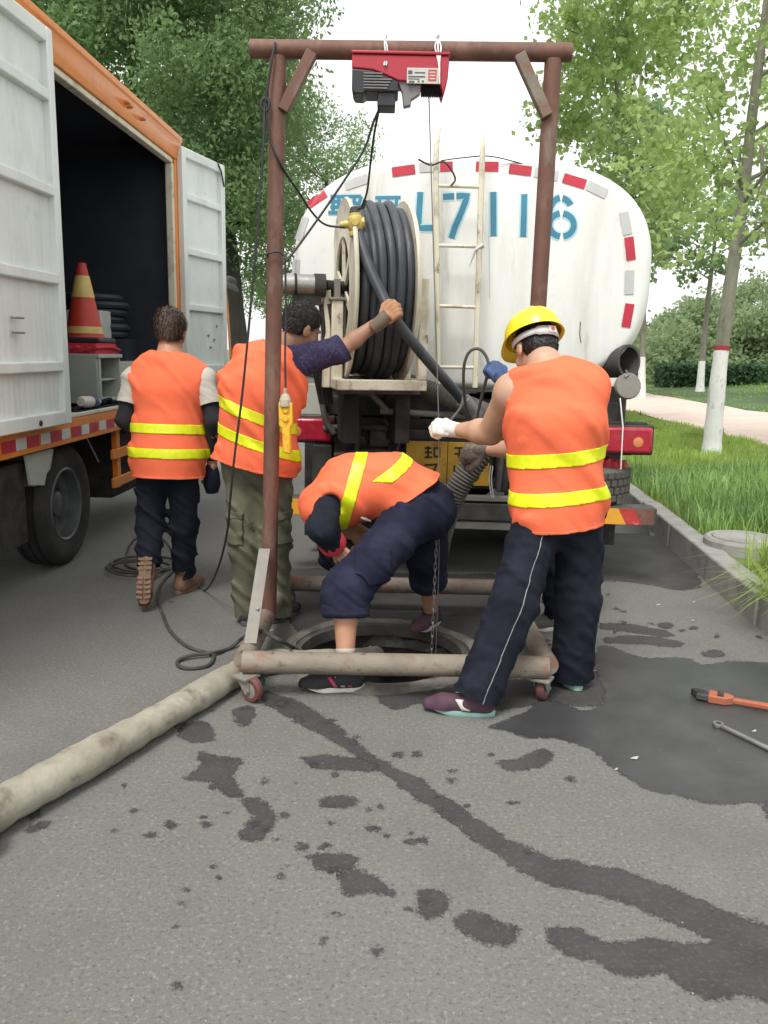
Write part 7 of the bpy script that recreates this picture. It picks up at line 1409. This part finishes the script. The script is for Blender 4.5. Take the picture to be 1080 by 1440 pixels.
# hard hat
H = w4.head_frame() @ Matrix.Translation((-0.012, 0, 0.058)) @ Matrix.Rotation(R(-4), 4, 'Y'); mb = MB(H); N = 48; prof = []
for k in range(13): t = math.pi / 2 * k / 12; prof.append((math.sin(t) ** 0.85, math.cos(t) ** 0.8))
vs, fs = [(0, 0, 0.122)], []
for r_, z_ in prof[1:]:
    for j in range(N): a = 2 * math.pi * j / N; vs.append((0.140 * r_ * math.cos(a) + 0.004, 0.117 * r_ * math.sin(a), 0.120 * z_ + (0.006 * max(0, 1 - abs(math.sin(a)) * 6) * (1 - r_) if r_ < 0.95 else 0)))
L_ = 12
for j in range(N): fs.append((0, 1 + j, 1 + (j + 1) % N))
for i in range(L_ - 1):
    for j in range(N): fs.append((1 + i * N + j, 1 + (i + 1) * N + j, 1 + (i + 1) * N + (j + 1) % N, 1 + i * N + (j + 1) % N))
b0 = 1 + (L_ - 1) * N; ex = len(vs)
for j in range(N): a = 2 * math.pi * j / N; fr = smooth(0.2, 0.95, math.cos(a)); vs.append(((0.140 + 0.012 + 0.042 * fr) * math.cos(a) + 0.004, (0.117 + 0.012) * math.sin(a), -0.008 - 0.010 * fr))
for j in range(N): fs.append((b0 + j, ex + j, ex + (j + 1) % N, b0 + (j + 1) % N))
mb.add(vs, fs); hat = mb.build('hard_hat', M['helmet'], w4.root, fix=False); sm = hat.modifiers.new('thickness', 'SOLIDIFY'); sm.thickness = 0.003; sm.offset = -1
for y in (-0.035, 0.0, 0.035):
    mb = MB(H); mb.tube([(0.004 + 0.128 * math.sin(t), y, 0.002 + 0.117 * math.cos(t) ** 0.85) for t in [R(-78 + 156 * k / 20) for k in range(21)]], 0.0065, 8); mb.build('shell_ridge', M['helmet'], hat)
mb = MB(H); n = 40; vs, fs = [], []
for j in range(n + 1):
    a = R(62 + 236 * j / n); w_ = 0.020 if 150 < math.degrees(a) < 212 else 0.013
    for z in (-w_ - 0.030, w_ - 0.030): vs.append((0.112 * math.cos(a) - 0.004, 0.092 * math.sin(a), z + 0.004 * math.cos(a)))
for j in range(n): fs.append((2 * j, 2 * j + 2, 2 * j + 3, 2 * j + 1))
mb.add(vs, fs); hb = mb.build('headband', M['helmet_strap'], hat, fix=False); sm = hb.modifiers.new('thickness', 'SOLIDIFY'); sm.thickness = 0.004; sm.offset = 1
mb = MB(H); mb.box((-0.124, -0.034, -0.046), (-0.1195, 0.004, -0.014)); mb.build('band_clip', M['helmet_strap'], hat, bevel=0.003); mb = MB(H); mb.ring((-0.1245, -0.016, -0.03), (-1, 0, 0), [(0.009, 0), (0.009, 0.0012), (0, 0.0012)], 14); mb.build('red_mark', M['label_red'], hat)

# ------------------------------------------------------------------ worker hidden behind the hard-hat worker
J = dict(pelvis=P(806, 690, 4.48), waist=P(800, 650, 4.44), chest=P(790, 610, 4.38), upper=P(782, 585, 4.34), neck=P(776, 568, 4.32), head=P(768, 548, 4.30), face=V((-0.8, -0.1, -0.5)), head_up=V((-0.4, 0, 1)),
         sho_l=P(772, 592, 4.22), sho_r=P(788, 588, 4.48), elb_l=P(748, 600, 4.12), wri_l=P(706, 534, 4.22), elb_r=P(762, 620, 4.45), wri_r=P(735, 640, 4.42),
         hip_l=P(800, 705, 4.42), hip_r=P(816, 705, 4.56), kne_l=P(775, 780, 4.36), kne_r=P(795, 780, 4.50), ank_l=P(786, 868, 4.42), ank_r=P(806, 862, 4.56))
w5 = Worker('stooping worker with a blue glove hidden behind the hard-hat worker', (J['ank_l'].x, J['ank_l'].y, 0), J, 'skin', 105, 0.95)
w5.body(h=0.009); w5.hair('hair', 0.05, -0.05, 0.01, 300, 0.02); w5.trousers('navy', 0.095, 0.08, 0.07, (0.93, 0.93), 0.008)
for s in 'lr': w5.sleeve(s, 'jacket_sleeve', 'navy', 0.07, 0.06, 0.042, 0.0, 1.7 if s == 'l' else 1.95, 0.005)
f = Field(*bounds([q[0] for q in w5.st], 0.28), 0.009); w5.torso(f, 0.02); f.wrinkle(0.006, 15, 15, 18, 7); v_, q_ = f.mesh(); finish(bm_from(v_, q_), 'jacket', M['navy'], w5.root)
gx = basis(J['wri_l'], P(684, 505, 4.27) - J['wri_l'], V((0.2, -1, 0.3))); w5.glove('glove_blue', gx, -1, (50, 70, 45), 0.006, 1.0, 'glove_blue')
for s in 'lr': shoe(w5.root, foot_frame(J['ank_' + s], (-1, -0.3)), 'grey_shoe', 'white_rubber', 0.27, 0.046, stripe=[(0.0, 0.006, 'white_rubber'), (0.03, 0.006, 'white_rubber')])
